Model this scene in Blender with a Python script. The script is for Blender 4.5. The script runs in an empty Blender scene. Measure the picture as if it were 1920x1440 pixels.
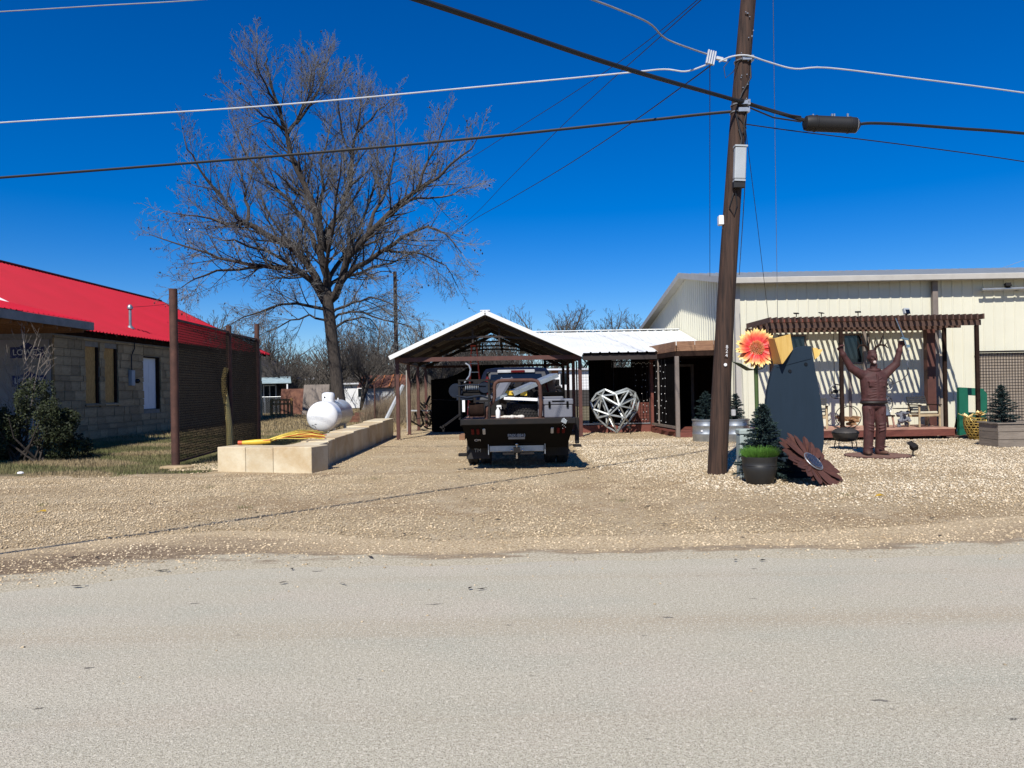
import bpy, bmesh, math, random
import numpy as np
from mathutils import Vector, Matrix, Euler

S = bpy.context.scene
COL = S.collection
rnd = random.Random(7)
R = math.radians

# ------------------------------------------------------------------ camera
F_PX, MIDX, MIDY = 1400.0, 960.0, 720.0          # survey of the photograph: focal length, centre
ROLL, PITCH, EYE = R(1.0), math.atan(6 / 1400), 1.6
_r, _f, _u = Vector((1, 0, 0)), Vector((0, math.cos(PITCH), math.sin(PITCH))), Vector((0, -math.sin(PITCH), math.cos(PITCH)))
CR = math.cos(ROLL) * _r - math.sin(ROLL) * _u
CU = math.sin(ROLL) * _r + math.cos(ROLL) * _u
cam = bpy.data.cameras.new('camera')
cam.sensor_width = 36
cam.lens = 36 * F_PX / 1920
cam.clip_start, cam.clip_end = 0.1, 6000
camo = bpy.data.objects.new('camera', cam)
COL.objects.link(camo)
camo.matrix_world = Matrix(((CR.x, CU.x, -_f.x, 0), (CR.y, CU.y, -_f.y, 0), (CR.z, CU.z, -_f.z, EYE), (0, 0, 0, 1)))
S.camera = camo


def at(px, py, Y):
    """the place at distance Y that was surveyed at this spot of the photograph"""
    d = _f + CR * ((px - MIDX) / F_PX) + CU * ((MIDY - py) / F_PX)
    k = Y / d.y
    return Vector((d.x * k, Y, EYE + d.z * k))


# ------------------------------------------------------------------ world, sun, exposure
SUN_D = Vector((0.29, 0.957, -1.02)).normalized()       # the way the light travels
elev = math.asin(-SUN_D.z)
W = bpy.data.worlds.new('World')
S.world = W
W.use_nodes = True
nt = W.node_tree
bg = nt.nodes['Background']
sky = nt.nodes.new('ShaderNodeTexSky')
sky.sky_type = 'NISHITA'
sky.sun_disc = False
sky.sun_elevation = elev
sky.sun_rotation = math.atan2(-SUN_D.x, -SUN_D.y)
sky.air_density = 1.0
sky.dust_density = 0.0
sky.ozone_density = 10.0
hs = nt.nodes.new('ShaderNodeHueSaturation')
hs.inputs['Hue'].default_value = 0.511
hs.inputs['Saturation'].default_value = 1.3
nt.links.new(sky.outputs[0], hs.inputs['Color'])
nt.links.new(hs.outputs[0], bg.inputs['Color'])
bg.inputs['Strength'].default_value = 0.088
sl = bpy.data.lights.new('sun', 'SUN')
sl.energy = 5.0
sl.angle = R(0.53)
sl.color = (1.0, 0.955, 0.88)
so = bpy.data.objects.new('sun', sl)
COL.objects.link(so)
so.rotation_euler = SUN_D.to_track_quat('-Z', 'Y').to_euler()
so.location = (-10, -30, 40)
S.view_settings.view_transform = 'Standard'
S.view_settings.look = 'None'
S.view_settings.exposure = 0.34
S.view_settings.gamma = 1
S.view_settings.use_curve_mapping = False
S.cycles.max_bounces = 6
S.cycles.transparent_max_bounces = 8


# ------------------------------------------------------------------ mesh helpers
class MB:
    def __init__(s):
        s.v, s.f = [], []

    def add(s, vs, fs):
        b = len(s.v)
        s.v.extend([tuple(v) for v in vs])
        s.f.extend([tuple(b + i for i in f) for f in fs])
        return s

    def box(s, c, d, rot=None):
        x, y, z = d[0] / 2, d[1] / 2, d[2] / 2
        vs = [Vector(p) for p in ((-x, -y, -z), (x, -y, -z), (x, y, -z), (-x, y, -z), (-x, -y, z), (x, -y, z), (x, y, z), (-x, y, z))]
        if rot is not None:
            m = rot if isinstance(rot, Matrix) else Euler(rot).to_matrix()
            vs = [m @ v for v in vs]
        c = Vector(c)
        return s.add([v + c for v in vs], [(0, 3, 2, 1), (4, 5, 6, 7), (0, 1, 5, 4), (1, 2, 6, 5), (2, 3, 7, 6), (3, 0, 4, 7)])

    def b2(s, lo, hi):
        return s.box([(a + b) / 2 for a, b in zip(lo, hi)], [b - a for a, b in zip(lo, hi)])

    def beam(s, a, b, w, h=None, up=(0, 0, 1)):
        """square bar from a to b"""
        a, b = Vector(a), Vector(b)
        h = w if h is None else h
        d = (b - a)
        L = d.length
        d.normalize()
        u = Vector(up)
        if abs(d.dot(u)) > .98:
            u = Vector((0, 1, 0))
        x = d.cross(u).normalized()
        z = x.cross(d).normalized()
        return s.box((a + b) / 2, (w, L, h), Matrix((x, d, z)).transposed())

    def tube(s, pts, r, n=8, cap=True):
        pts = [Vector(p) for p in pts]
        rs = r if isinstance(r, (list, tuple)) else [r] * len(pts)
        rings, prev = [], None
        for i, p in enumerate(pts):
            t = (pts[min(i + 1, len(pts) - 1)] - pts[max(i - 1, 0)]).normalized()
            if prev is None:
                a = Vector((0, 0, 1)) if abs(t.z) < .9 else Vector((1, 0, 0))
                x = t.cross(a).normalized()
            else:
                x = (prev - t * prev.dot(t)).normalized()
            prev = x
            y = t.cross(x)
            rings.append([p + (x * math.cos(k * 2 * math.pi / n) + y * math.sin(k * 2 * math.pi / n)) * rs[i] for k in range(n)])
        vs = [v for rg in rings for v in rg]
        fs = []
        for i in range(len(pts) - 1):
            for k in range(n):
                fs.append((i * n + k, i * n + (k + 1) % n, (i + 1) * n + (k + 1) % n, (i + 1) * n + k))
        if cap:
            fs.append(tuple(range(n - 1, -1, -1)))
            fs.append(tuple((len(pts) - 1) * n + k for k in range(n)))
        return s.add(vs, fs)

    def lathe(s, prof, n=24, c=(0, 0, 0), axis='z', close=True):
        """profile of (radius, height)"""
        c = Vector(c)
        vs, fs = [], []
        for (r, h) in prof:
            for k in range(n):
                a = 2 * math.pi * k / n
                p = (r * math.cos(a), r * math.sin(a), h)
                if axis == 'x':
                    p = (p[2], p[0], p[1])
                elif axis == 'y':
                    p = (p[0], p[2], -p[1])
                vs.append(c + Vector(p))
        m = len(prof)
        for i in range(m - 1):
            for k in range(n):
                fs.append((i * n + k, i * n + (k + 1) % n, (i + 1) * n + (k + 1) % n, (i + 1) * n + k))
        if close:
            fs.append(tuple(range(n - 1, -1, -1)))
            fs.append(tuple((m - 1) * n + k for k in range(n)))
        return s.add(vs, fs)

    def prism(s, poly, vec):
        """extrude a 3D polygon along vec"""
        poly = [Vector(p) for p in poly]
        n = len(poly)
        vec = Vector(vec)
        fs = [tuple(range(n - 1, -1, -1)), tuple(range(n, 2 * n))]
        fs += [(i, (i + 1) % n, n + (i + 1) % n, n + i) for i in range(n)]
        return s.add(poly + [p + vec for p in poly], fs)

    def ball(s, c, r, nu=12, nv=8, rot=None):
        rx, ry, rz = (r, r, r) if not isinstance(r, (tuple, list)) else r
        c = Vector(c)
        vs, fs = [], []
        m = Euler(rot).to_matrix() if rot is not None else None

        def P(x, y, z):
            p = Vector((x, y, z))
            return c + (m @ p if m is not None else p)
        vs.append(P(0, 0, -rz))
        for j in range(1, nv):
            t = math.pi * j / nv - math.pi / 2
            for k in range(nu):
                a = 2 * math.pi * k / nu
                vs.append(P(rx * math.cos(t) * math.cos(a), ry * math.cos(t) * math.sin(a), rz * math.sin(t)))
        vs.append(P(0, 0, rz))
        for k in range(nu):
            fs.append((0, 1 + (k + 1) % nu, 1 + k))
            e = 1 + (nv - 2) * nu
            fs.append((len(vs) - 1, e + k, e + (k + 1) % nu))
        for j in range(nv - 2):
            for k in range(nu):
                a, b = 1 + j * nu + k, 1 + j * nu + (k + 1) % nu
                fs.append((a, b, b + nu, a + nu))
        return s.add(vs, fs)


def link(name, mesh, m, parent=None):
    o = bpy.data.objects.new(name, mesh)
    COL.objects.link(o)
    if m is not None and not mesh.materials:
        mesh.materials.append(m)
    if parent is not None:
        o.parent = parent
    return o


def build(name, mb, m, parent=None, world=False, smooth=False, bevel=0.0, seg=1, angle=40):
    """one mesh object; world=True: the points are in metres of the place, else of the parent"""
    vs = mb.v
    off = Vector((0, 0, 0))
    if world and parent is not None:
        p, off = parent, Vector((0, 0, 0))
        mw = Matrix.Identity(4)
        while p is not None:
            mw = Matrix.LocRotScale(p.location, p.rotation_euler, p.scale) @ mw
            p = p.parent
        inv = mw.inverted()
        vs = [tuple(inv @ Vector(v)) for v in vs]
    me = bpy.data.meshes.new(name)
    me.from_pydata(vs, [], mb.f)
    bm = bmesh.new()
    bm.from_mesh(me)
    bmesh.ops.recalc_face_normals(bm, faces=bm.faces)
    bm.to_mesh(me)
    bm.free()
    if smooth:
        me.polygons.foreach_set('use_smooth', [True] * len(me.polygons))
        if angle < 180:
            me.set_sharp_from_angle(angle=R(angle))
    o = link(name, me, m, parent)
    if bevel > 0:
        b = o.modifiers.new('edge', 'BEVEL')
        b.width = bevel
        b.segments = seg
        b.limit_method = 'ANGLE'
        b.angle_limit = R(50)
    return o


def raw(name, V, Fa, m, parent=None, k=3, smooth=False):
    """fast mesh from numpy arrays of points and k-gons"""
    V = np.asarray(V, np.float32)
    Fa = np.asarray(Fa, np.int32)
    me = bpy.data.meshes.new(name)
    me.vertices.add(len(V))
    me.vertices.foreach_set('co', V.ravel())
    me.loops.add(Fa.size)
    me.loops.foreach_set('vertex_index', Fa.ravel())
    me.polygons.add(len(Fa))
    me.polygons.foreach_set('loop_start', np.arange(0, Fa.size, k, dtype=np.int32))
    me.polygons.foreach_set('loop_total', np.full(len(Fa), k, np.int32))
    if smooth:
        me.polygons.foreach_set('use_smooth', np.ones(len(Fa), bool))
    me.update(calc_edges=True)
    return link(name, me, m, parent)


def tag(o, label=None, cat=None, group=None, kind=None):
    for k, v in (('label', label), ('category', cat), ('group', group), ('kind', kind)):
        if v:
            o[k] = v
    return o


def thing(name, label, cat, loc=(0, 0, 0), rz=0.0, group=None):
    o = bpy.data.objects.new(name, None)
    o.empty_display_size = .2
    COL.objects.link(o)
    o.location = loc
    o.rotation_euler = (0, 0, rz)
    return tag(o, label, cat, group)


def copy_tree(o, loc=None, rz=None, label=None, parent=None, scale=None):
    c = o.copy()
    COL.objects.link(c)
    if parent is not None:
        c.parent = parent
    if loc is not None:
        c.location = loc
    if rz is not None:
        c.rotation_euler = (0, 0, rz)
    if scale is not None:
        c.scale = scale if isinstance(scale, (tuple, list)) else (scale,) * 3
    if label:
        c['label'] = label
    for ch in list(o.children):
        copy_tree(ch, parent=c)
    return c


def text(body, size, m, loc, rot, parent, name='lettering', ext=.002, align='CENTER', sx=1.0):
    cu = bpy.data.curves.new(name, 'FONT')
    cu.body = body
    cu.size = size
    cu.extrude = ext
    cu.align_x = align
    cu.align_y = 'CENTER'
    cu.materials.append(m)
    tmp = bpy.data.objects.new(name, cu)
    me = bpy.data.meshes.new_from_object(tmp)
    me.name = name
    bpy.data.objects.remove(tmp)
    if not me.materials:
        me.materials.append(m)
    o = bpy.data.objects.new(name, me)
    COL.objects.link(o)
    o.location = loc
    o.rotation_euler = rot
    o.scale = (sx, 1, 1)
    o.parent = parent
    return o


# ------------------------------------------------------------------ materials
def mat(name, col, col2=None, rough=.75, metal=0.0, scale=3.0, detail=6, stretch=(1, 1, 1), bump=.0, bscale=40.0, spec=.4,
        lo=.35, hi=.65, island=0.0, obrand=0.0, speck=None, coat=0.0, bstretch=None):
    m = bpy.data.materials.new(name)
    m.use_nodes = True
    n = m.node_tree
    p = n.nodes['Principled BSDF']
    L = n.links.new
    p.inputs['Roughness'].default_value = rough
    p.inputs['Metallic'].default_value = metal
    p.inputs['Specular IOR Level'].default_value = spec
    p.inputs['Coat Weight'].default_value = coat
    tc = n.nodes.new('ShaderNodeTexCoord')
    mp = n.nodes.new('ShaderNodeMapping')
    mp.inputs['Scale'].default_value = stretch
    L(tc.outputs['Object'], mp.inputs['Vector'])
    c1 = tuple(col) + (1,)
    if col2 is None:
        col2 = tuple(c * .72 for c in col)
    ns = n.nodes.new('ShaderNodeTexNoise')
    ns.inputs['Scale'].default_value = scale
    ns.inputs['Detail'].default_value = detail
    ns.inputs['Roughness'].default_value = .65
    L(mp.outputs[0], ns.inputs['Vector'])
    rp = n.nodes.new('ShaderNodeValToRGB')
    rp.color_ramp.elements[0].position = lo
    rp.color_ramp.elements[1].position = hi
    rp.color_ramp.elements[0].color = tuple(col2) + (1,)
    rp.color_ramp.elements[1].color = c1
    L(ns.outputs['Fac'], rp.inputs[0])
    out = rp.outputs[0]
    if speck:
        sc, sl_, scol = speck
        n2 = n.nodes.new('ShaderNodeTexNoise')
        n2.inputs['Scale'].default_value = sc
        n2.inputs['Detail'].default_value = 3
        L(mp.outputs[0], n2.inputs['Vector'])
        r2 = n.nodes.new('ShaderNodeValToRGB')
        r2.color_ramp.elements[0].position = sl_
        r2.color_ramp.elements[1].position = min(1, sl_ + .08)
        L(n2.outputs['Fac'], r2.inputs[0])
        mx = n.nodes.new('ShaderNodeMixRGB')
        mx.inputs[2].default_value = tuple(scol) + (1,)
        L(r2.outputs[0], mx.inputs[0])
        L(out, mx.inputs[1])
        out = mx.outputs[0]
    if island or obrand:
        src = n.nodes.new('ShaderNodeNewGeometry').outputs['Random Per Island'] if island else n.nodes.new('ShaderNodeObjectInfo').outputs['Random']
        amt = island or obrand
        mr = n.nodes.new('ShaderNodeMapRange')
        mr.inputs['To Min'].default_value = 1 - amt
        mr.inputs['To Max'].default_value = 1 + amt
        L(src, mr.inputs['Value'])
        hv = n.nodes.new('ShaderNodeHueSaturation')
        L(mr.outputs[0], hv.inputs['Value'])
        L(out, hv.inputs['Color'])
        out = hv.outputs[0]
    L(out, p.inputs['Base Color'])
    if bump:
        n3 = n.nodes.new('ShaderNodeTexNoise')
        n3.inputs['Scale'].default_value = bscale
        n3.inputs['Detail'].default_value = 4
        if bstretch:
            mp2 = n.nodes.new('ShaderNodeMapping')
            mp2.inputs['Scale'].default_value = bstretch
            L(tc.outputs['Object'], mp2.inputs['Vector'])
            L(mp2.outputs[0], n3.inputs['Vector'])
        else:
            L(mp.outputs[0], n3.inputs['Vector'])
        bp = n.nodes.new('ShaderNodeBump')
        bp.inputs['Strength'].default_value = bump
        bp.inputs['Distance'].default_value = .02
        L(n3.outputs['Fac'], bp.inputs['Height'])
        L(bp.outputs[0], p.inputs['Normal'])
    return m


M = {}
M['red_roof'] = mat('red_roof_paint', (.40, .0035, .021), (.35, .003, .017), rough=.55, scale=.6, spec=.1)
M['red_roof_trim'] = mat('red_trim_paint', (.2, .008, .014), rough=.5)
M['limestone'] = mat('limestone_blocks', (.38, .285, .165), (.27, .195, .105), rough=.9, scale=2.2, bump=.5, bscale=14, obrand=.22)
M['mortar'] = mat('mortar', (.27, .245, .2), rough=.95, scale=6, bump=.3)
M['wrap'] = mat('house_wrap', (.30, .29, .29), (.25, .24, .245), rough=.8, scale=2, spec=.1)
M['navy_print'] = mat('navy_print', (.012, .018, .12), rough=.6)
M['white_print'] = mat('white_print', (.75, .75, .75), rough=.6)
M['osb'] = mat('strand_board', (.55, .32, .1), (.38, .2, .06), rough=.85, scale=16, stretch=(1, 1, .5), bump=.3)
M['white_paint'] = mat('white_paint', (.78, .78, .77), (.7, .7, .69), rough=.5, scale=1.5)
M['grey_fascia'] = mat('grey_fascia', (.24, .235, .225), rough=.7)
M['soffit_wood'] = mat('soffit_wood', (.2, .1, .045), (.12, .055, .025), rough=.8, scale=5, stretch=(6, 1, 6))
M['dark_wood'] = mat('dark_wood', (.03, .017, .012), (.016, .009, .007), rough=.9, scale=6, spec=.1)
M['rust_pipe'] = mat('rusted_pipe', (.1, .046, .033), (.058, .028, .021), rough=.75, scale=5, metal=.2, bump=.25, bscale=60)
M['rust_brown'] = mat('rust_brown_paint', (.095, .036, .026), (.065, .026, .02), rough=.6, scale=5, bump=.1)
M['rust_sheet'] = mat('rusted_sheet', (.17, .075, .045), (.09, .035, .024), rough=.85, scale=3.5, bump=.3)
M['dark_wire'] = mat('dark_wire', (.008, .006, .005), rough=.85, spec=.1)
M['galv'] = mat('galvanised_steel', (.42, .44, .45), (.3, .32, .33), rough=.42, metal=.75, scale=5, bump=.05)
M['galv_bar'] = mat('galvanised_bar', (.38, .4, .39), (.27, .29, .28), rough=.45, metal=.5, scale=8)
M['cream'] = mat('cream_steel', (.62, .6, .475), (.58, .56, .44), rough=.5, scale=.7)
M['stone_trim'] = mat('stone_trim_paint', (.42, .40, .36), (.37, .35, .31), rough=.5)
M['brown_trim'] = mat('brown_trim_paint', (.2, .165, .14), rough=.55)
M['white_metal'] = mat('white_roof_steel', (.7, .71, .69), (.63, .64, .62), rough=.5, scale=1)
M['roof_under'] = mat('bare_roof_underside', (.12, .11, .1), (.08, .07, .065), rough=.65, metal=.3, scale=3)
M['purlin'] = mat('dark_steel_purlin', (.03, .021, .018), rough=.7)
M['deck_wood'] = mat('deck_wood', (.4, .23, .17), (.3, .16, .11), rough=.75, scale=6, stretch=(1, 8, 8), obrand=.12)
M['red_wood'] = mat('red_stained_wood', (.16, .048, .033), (.11, .033, .024), rough=.7, scale=5, stretch=(1, 1, 6), obrand=.1)
M['fascia_wood'] = mat('weathered_fascia_wood', (.28, .155, .085), (.18, .09, .05), rough=.8, scale=4, stretch=(1, 1, 7), bump=.2)
M['slat_wood'] = mat('pergola_wood', (.1, .054, .038), (.06, .033, .025), rough=.8, scale=5, stretch=(8, 1, 8), obrand=.15)
M['taupe'] = mat('taupe_wainscot', (.3, .25, .2), (.27, .22, .17), rough=.7)
M['block_stone'] = mat('cut_limestone_block', (.58, .505, .355), (.40, .275, .135), rough=.88, scale=1.1, bump=.25, bscale=30, obrand=.07, lo=.3, hi=.6)
M['tank_white'] = mat('white_enamel', (.8, .81, .81), (.74, .75, .75), rough=.22, scale=1, coat=.3)
M['black_paint'] = mat('black_paint', (.004, .004, .0045), (.006, .0055, .005), rough=.75, scale=5, spec=.08)
M['black_matt'] = mat('black_matt', (.004, .004, .004), rough=.95, spec=.03)
M['black_steel'] = mat('black_steel', (.011, .011, .0115), (.018, .015, .013), rough=.65, scale=8, metal=.1, spec=.2)
M['pale_post'] = mat('pale_post_paint', (.38, .36, .32), rough=.8)
M['rubber'] = mat('tyre_rubber', (.018, .018, .018), (.028, .026, .024), rough=.85, scale=8, bump=.15)
M['navy_car'] = mat('navy_car_paint', (.003, .0035, .008), rough=.45, coat=.1, spec=.5)
M['glass_dark'] = mat('dark_glass', (.006, .008, .012), rough=.06, spec=.6)
M['red_lens'] = mat('red_lens', (.1, .005, .006), rough=.5, spec=.1)
M['white_lens'] = mat('white_lens', (.45, .45, .44), rough=.3)
M['chrome'] = mat('chrome', (.6, .6, .6), rough=.18, metal=1.0, scale=2)
M['grey_plastic'] = mat('grey_plastic', (.145, .15, .17), (.125, .13, .15), rough=.55, scale=4)
M['slate'] = mat('slate_blue_paint', (.0155, .028, .044), (.0135, .0245, .038), rough=.75, spec=.15, scale=3, stretch=(3, 3, .4))
M['slate_edge'] = mat('raw_plywood_edge', (.09, .085, .08), rough=.8)
M['yellow_ply'] = mat('yellow_painted_ply', (.72, .47, .14), (.62, .38, .09), rough=.65, scale=3, stretch=(5, 5, .6))
M['eye_black'] = mat('eye_black', (.004, .004, .005), rough=.4)
M['flower_red'] = mat('petal_paint', (.62, .07, .035), rough=.5)
M['rust_flower'] = mat('rust_flower_steel', (.1, .038, .027), (.065, .026, .02), rough=.75, scale=5, metal=.2, bump=.15)
M['green_stem'] = mat('green_stem_paint', (.07, .11, .03), (.04, .07, .02), rough=.55)
M['leaf_steel'] = mat('leaf_steel', (.05, .075, .04), (.03, .045, .025), rough=.6)
M['pot_black'] = mat('black_resin_pot', (.017, .017, .017), (.024, .023, .021), rough=.5, scale=6)
M['soil'] = mat('potting_soil', (.035, .024, .016), rough=.95, scale=20, bump=.6)
M['spruce'] = mat('spruce_needles', (.022, .045, .043), (.012, .026, .025), rough=.8, scale=6, island=.45)
M['grass_pot'] = mat('pot_grass', (.09, .2, .025), (.05, .13, .015), rough=.6, scale=9, island=.4)
M['bush'] = mat('evergreen_leaf', (.03, .04, .01), (.011, .016, .005), rough=.7, scale=3, island=.5)
M['bark'] = mat('pecan_bark', (.062, .05, .041), (.026, .021, .018), rough=.95, scale=5, stretch=(3, 3, .7), bump=1.0, bscale=9, bstretch=(3, 3, .6))
M['twig'] = mat('grey_twigs', (.21, .205, .19), (.10, .096, .087), rough=.9, scale=.8, island=.3)
M['husk'] = mat('dry_husks', (.03, .024, .019), rough=.95, island=.4)
M['far_bark'] = mat('distant_bark', (.088, .077, .065), (.045, .039, .033), rough=.95, scale=.6, island=.4)
M['brush'] = mat('dry_brush', (.2, .155, .1), (.11, .08, .055), rough=.95, scale=.5, island=.45)
M['sapling'] = mat('pale_sapling_bark', (.3, .255, .21), (.2, .165, .13), rough=.9)
M['pole_wood'] = mat('creosoted_pole', (.064, .034, .022), (.017, .010, .0075), rough=.85, scale=3.2, stretch=(7, 7, .35), bump=.7, bscale=5, bstretch=(9, 9, .35))
M['far_pole'] = mat('far_pole_wood', (.07, .045, .035), (.04, .026, .022), rough=.9, scale=3, stretch=(7, 7, .4))
M['cable_black'] = mat('black_cable', (.012, .012, .013), rough=.6)
M['cable_white'] = mat('white_cable', (.5, .52, .54), (.4, .42, .44), rough=.6)
M['cable_grey'] = mat('weathered_grey_cable', (.3, .31, .33), rough=.6)
M['box_grey'] = mat('grey_enclosure', (.36, .385, .4), (.32, .345, .36), rough=.5)
M['ped_green'] = mat('pale_green_pedestal', (.32, .37, .35), (.27, .32, .3), rough=.5)
M['yellow_rod'] = mat('yellow_fibreglass', (.76, .6, .13), (.66, .48, .08), rough=.45, obrand=.1)
M['orange_rod'] = mat('orange_fibreglass', (.55, .09, .02), (.45, .06, .015), rough=.45, obrand=.1)
M['yellow_log'] = mat('peeled_log', (.58, .45, .17), (.44, .32, .11), rough=.75, scale=3, stretch=(3, 3, .5), bump=.3)
M['pine'] = mat('raw_pine', (.5, .27, .1), (.4, .2, .07), rough=.8, scale=5)
M['blue_awning'] = mat('faded_metal_awning', (.32, .42, .45), rough=.6)
M['far_white'] = mat('far_white_siding', (.68, .69, .69), (.6, .61, .61), rough=.6, scale=.5)
M['far_orange'] = mat('far_orange_panel', (.45, .17, .06), rough=.7)
M['far_grey'] = mat('far_grey_boards', (.42, .44, .46), (.33, .35, .37), rough=.8, scale=1, stretch=(.3, .3, 4))
M['far_dark'] = mat('far_dark_wall', (.05, .045, .042), rough=.8)
M['statue'] = mat('statue_rust_paint', (.075, .026, .0235), (.04, .0155, .0145), rough=.7, scale=6, bump=.2, bscale=30, spec=.35)
M['statue_belt'] = mat('dark_belt', (.015, .01, .009), rough=.6)
M['statue_pale'] = mat('pale_chin', (.5, .4, .36), rough=.7)
M['statue_boot'] = mat('boot_brown', (.1, .05, .032), (.07, .034, .024), rough=.7)
M['green_letter'] = mat('green_enamel', (.008, .1, .055), (.006, .08, .043), rough=.45)
M['gold'] = mat('gold_wire', (.5, .36, .1), (.36, .24, .06), rough=.35, metal=.5)
M['yellow_petal'] = mat('yellow_petals', (.75, .5, .13), (.7, .56, .3), rough=.6, scale=8)
M['chair_wood'] = mat('chair_wood', (.45, .35, .21), (.36, .27, .15), rough=.65, scale=6)
M['chair_black'] = mat('chair_black_strap', (.02, .02, .02), rough=.7)
M['chair_pale'] = mat('chair_pale_cushion', (.55, .5, .36), rough=.85)
M['planter_wood'] = mat('weathered_planter_boards', (.22, .185, .15), (.15, .125, .1), rough=.85, scale=4, stretch=(1, 1, 8), obrand=.12)
M['plate'] = mat('licence_plate', (.035, .037, .045), rough=.6)
M['bulb'] = mat('glass_bulb', (.7, .7, .68), rough=.15)
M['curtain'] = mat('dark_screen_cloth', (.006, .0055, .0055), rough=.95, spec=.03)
M['ladder_red'] = mat('red_fibreglass', (.5, .07, .05), rough=.5)
M['firewood'] = mat('split_firewood', (.33, .19, .09), (.2, .1, .05), rough=.85, scale=9, obrand=.25)
M['strip_yellow'] = mat('safety_yellow', (.7, .46, .04), rough=.5)
M['rag'] = mat('off_white_rag', (.6, .57, .5), (.48, .45, .38), rough=.9)
M['leather'] = mat('brown_leather', (.17, .095, .05), (.1, .055, .03), rough=.7)
M['litter'] = mat('yellow_litter', (.6, .36, .03), rough=.6)
M['aluminium'] = mat('aluminium', (.40, .43, .43), (.3, .32, .32), rough=.38, metal=.6, scale=6)
M['blue_engine'] = mat('blue_grey_engine', (.016, .022, .036), rough=.7, spec=.1)
M['firepit'] = mat('firepit_steel', (.035, .034, .033), (.055, .048, .042), rough=.6, metal=.3, scale=8)
M['slab_rust'] = mat('rust_disc', (.2, .11, .08), (.13, .07, .05), rough=.85, scale=6)
M['fan'] = mat('fan_steel', (.12, .12, .12), rough=.45, metal=.6)
M['window_dark'] = mat('dark_window_pane', (.012, .018, .022), rough=.08, spec=.6)
M['mulch'] = mat('mulch', (.09, .045, .03), rough=.95, scale=30, bump=.8)
# ------------------------------------------------------------------ ground
def ground_mat(name, base, layers, rough=.95, bump=(.4, 60), bumpd=.02):
    """base colour with noise-driven layers: (colour, scale, low, high, stretch, detail)"""
    m = bpy.data.materials.new(name)
    m.use_nodes = True
    n = m.node_tree
    L = n.links.new
    p = n.nodes['Principled BSDF']
    p.inputs['Roughness'].default_value = rough
    p.inputs['Specular IOR Level'].default_value = .2
    tc = n.nodes.new('ShaderNodeTexCoord')
    rgb = n.nodes.new('ShaderNodeRGB')
    rgb.outputs[0].default_value = tuple(base) + (1,)
    out = rgb.outputs[0]
    for i, (c, sc, lo, hi, st, det) in enumerate(layers):
        mp = n.nodes.new('ShaderNodeMapping')
        mp.inputs['Scale'].default_value = st
        mp.inputs['Location'].default_value = (i * 7.3, i * 3.1, 0)
        L(tc.outputs['Object'], mp.inputs['Vector'])
        ns = n.nodes.new('ShaderNodeTexNoise')
        ns.inputs['Scale'].default_value = sc
        ns.inputs['Detail'].default_value = det
        L(mp.outputs[0], ns.inputs['Vector'])
        rp = n.nodes.new('ShaderNodeValToRGB')
        rp.color_ramp.elements[0].position = lo
        rp.color_ramp.elements[1].position = hi
        L(ns.outputs['Fac'], rp.inputs[0])
        mx = n.nodes.new('ShaderNodeMixRGB')
        mx.inputs[2].default_value = tuple(c) + (1,)
        L(rp.outputs[0], mx.inputs[0])
        L(out, mx.inputs[1])
        out = mx.outputs[0]
    L(out, p.inputs['Base Color'])
    nb = n.nodes.new('ShaderNodeTexNoise')
    nb.inputs['Scale'].default_value = bump[1]
    nb.inputs['Detail'].default_value = 4
    nb.inputs['Roughness'].default_value = .7
    L(tc.outputs['Object'], nb.inputs['Vector'])
    bp = n.nodes.new('ShaderNodeBump')
    bp.inputs['Strength'].default_value = bump[0]
    bp.inputs['Distance'].default_value = bumpd
    L(nb.outputs['Fac'], bp.inputs['Height'])
    L(bp.outputs[0], p.inputs['Normal'])
    return m


one = (1, 1, 1)
M['ground'] = ground_mat('dry_grass_ground', (.16, .13, .075), [((.08, .085, .035), 1.2, .45, .7, one, 5), ((.24, .19, .115), 4, .5, .75, one, 6), ((.06, .045, .03), 25, .5, .75, one, 4)])
M['road'] = ground_mat('pale_chip_seal', (.455, .415, .315), [
    ((.50, .43, .345), .7, .46, .68, (.6, 1, 1), 5), ((.41, .395, .31), 1.3, .48, .7, (.6, 1.2, 1), 5),
    ((.40, .325, .22), .5, .55, .75, (.06, 2.6, 1), 6), ((.51, .47, .365), .8, .55, .75, (.08, 1.6, 1), 5),
    ((.32, .285, .215), 60, .52, .62, one, 5), ((.6, .555, .44), 46, .55, .64, one, 4),
    ((.10, .09, .075), 4.2, .705, .735, (1, 2.2, 1), 6), ((.18, .16, .12), 150, .54, .62, one, 2), ((.66, .62, .51), 190, .57, .65, one, 2),
    ((.27, .2, .13), .45, .69, .75, one, 6)], bump=(.6, 90), bumpd=.014)
M['gravel_base'] = ground_mat('crushed_limestone', (.46, .355, .21), [
    ((.335, .235, .125), .5, .45, .64, (.3, 1.3, 1), 6), ((.55, .45, .3), 1.5, .5, .75, one, 5),
    ((.2, .14, .08), 42, .52, .64, one, 3), ((.58, .5, .37), 55, .56, .66, one, 2), ((.12, .085, .05), 110, .57, .67, one, 2)], bump=(.8, 55), bumpd=.025)
M['mud'] = ground_mat('brown_dirt', (.13, .095, .062), [((.22, .17, .115), 5, .45, .65, (.6, 1, 1), 6), ((.3, .25, .18), 50, .58, .66, one, 2)], bump=(.7, 50))
M['pebble'] = mat('limestone_pebbles', (.565, .46, .31), (.42, .32, .195), rough=.9, scale=1.1, island=.42, spec=.2)
M['pebble_pale'] = mat('pale_limestone_pebbles', (.62, .535, .40), (.5, .415, .29), rough=.9, scale=1.1, island=.3, spec=.2)
M['grass'] = mat('winter_grass', (.19, .165, .075), (.085, .10, .03), rough=.85, scale=.9, island=.4)
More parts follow.
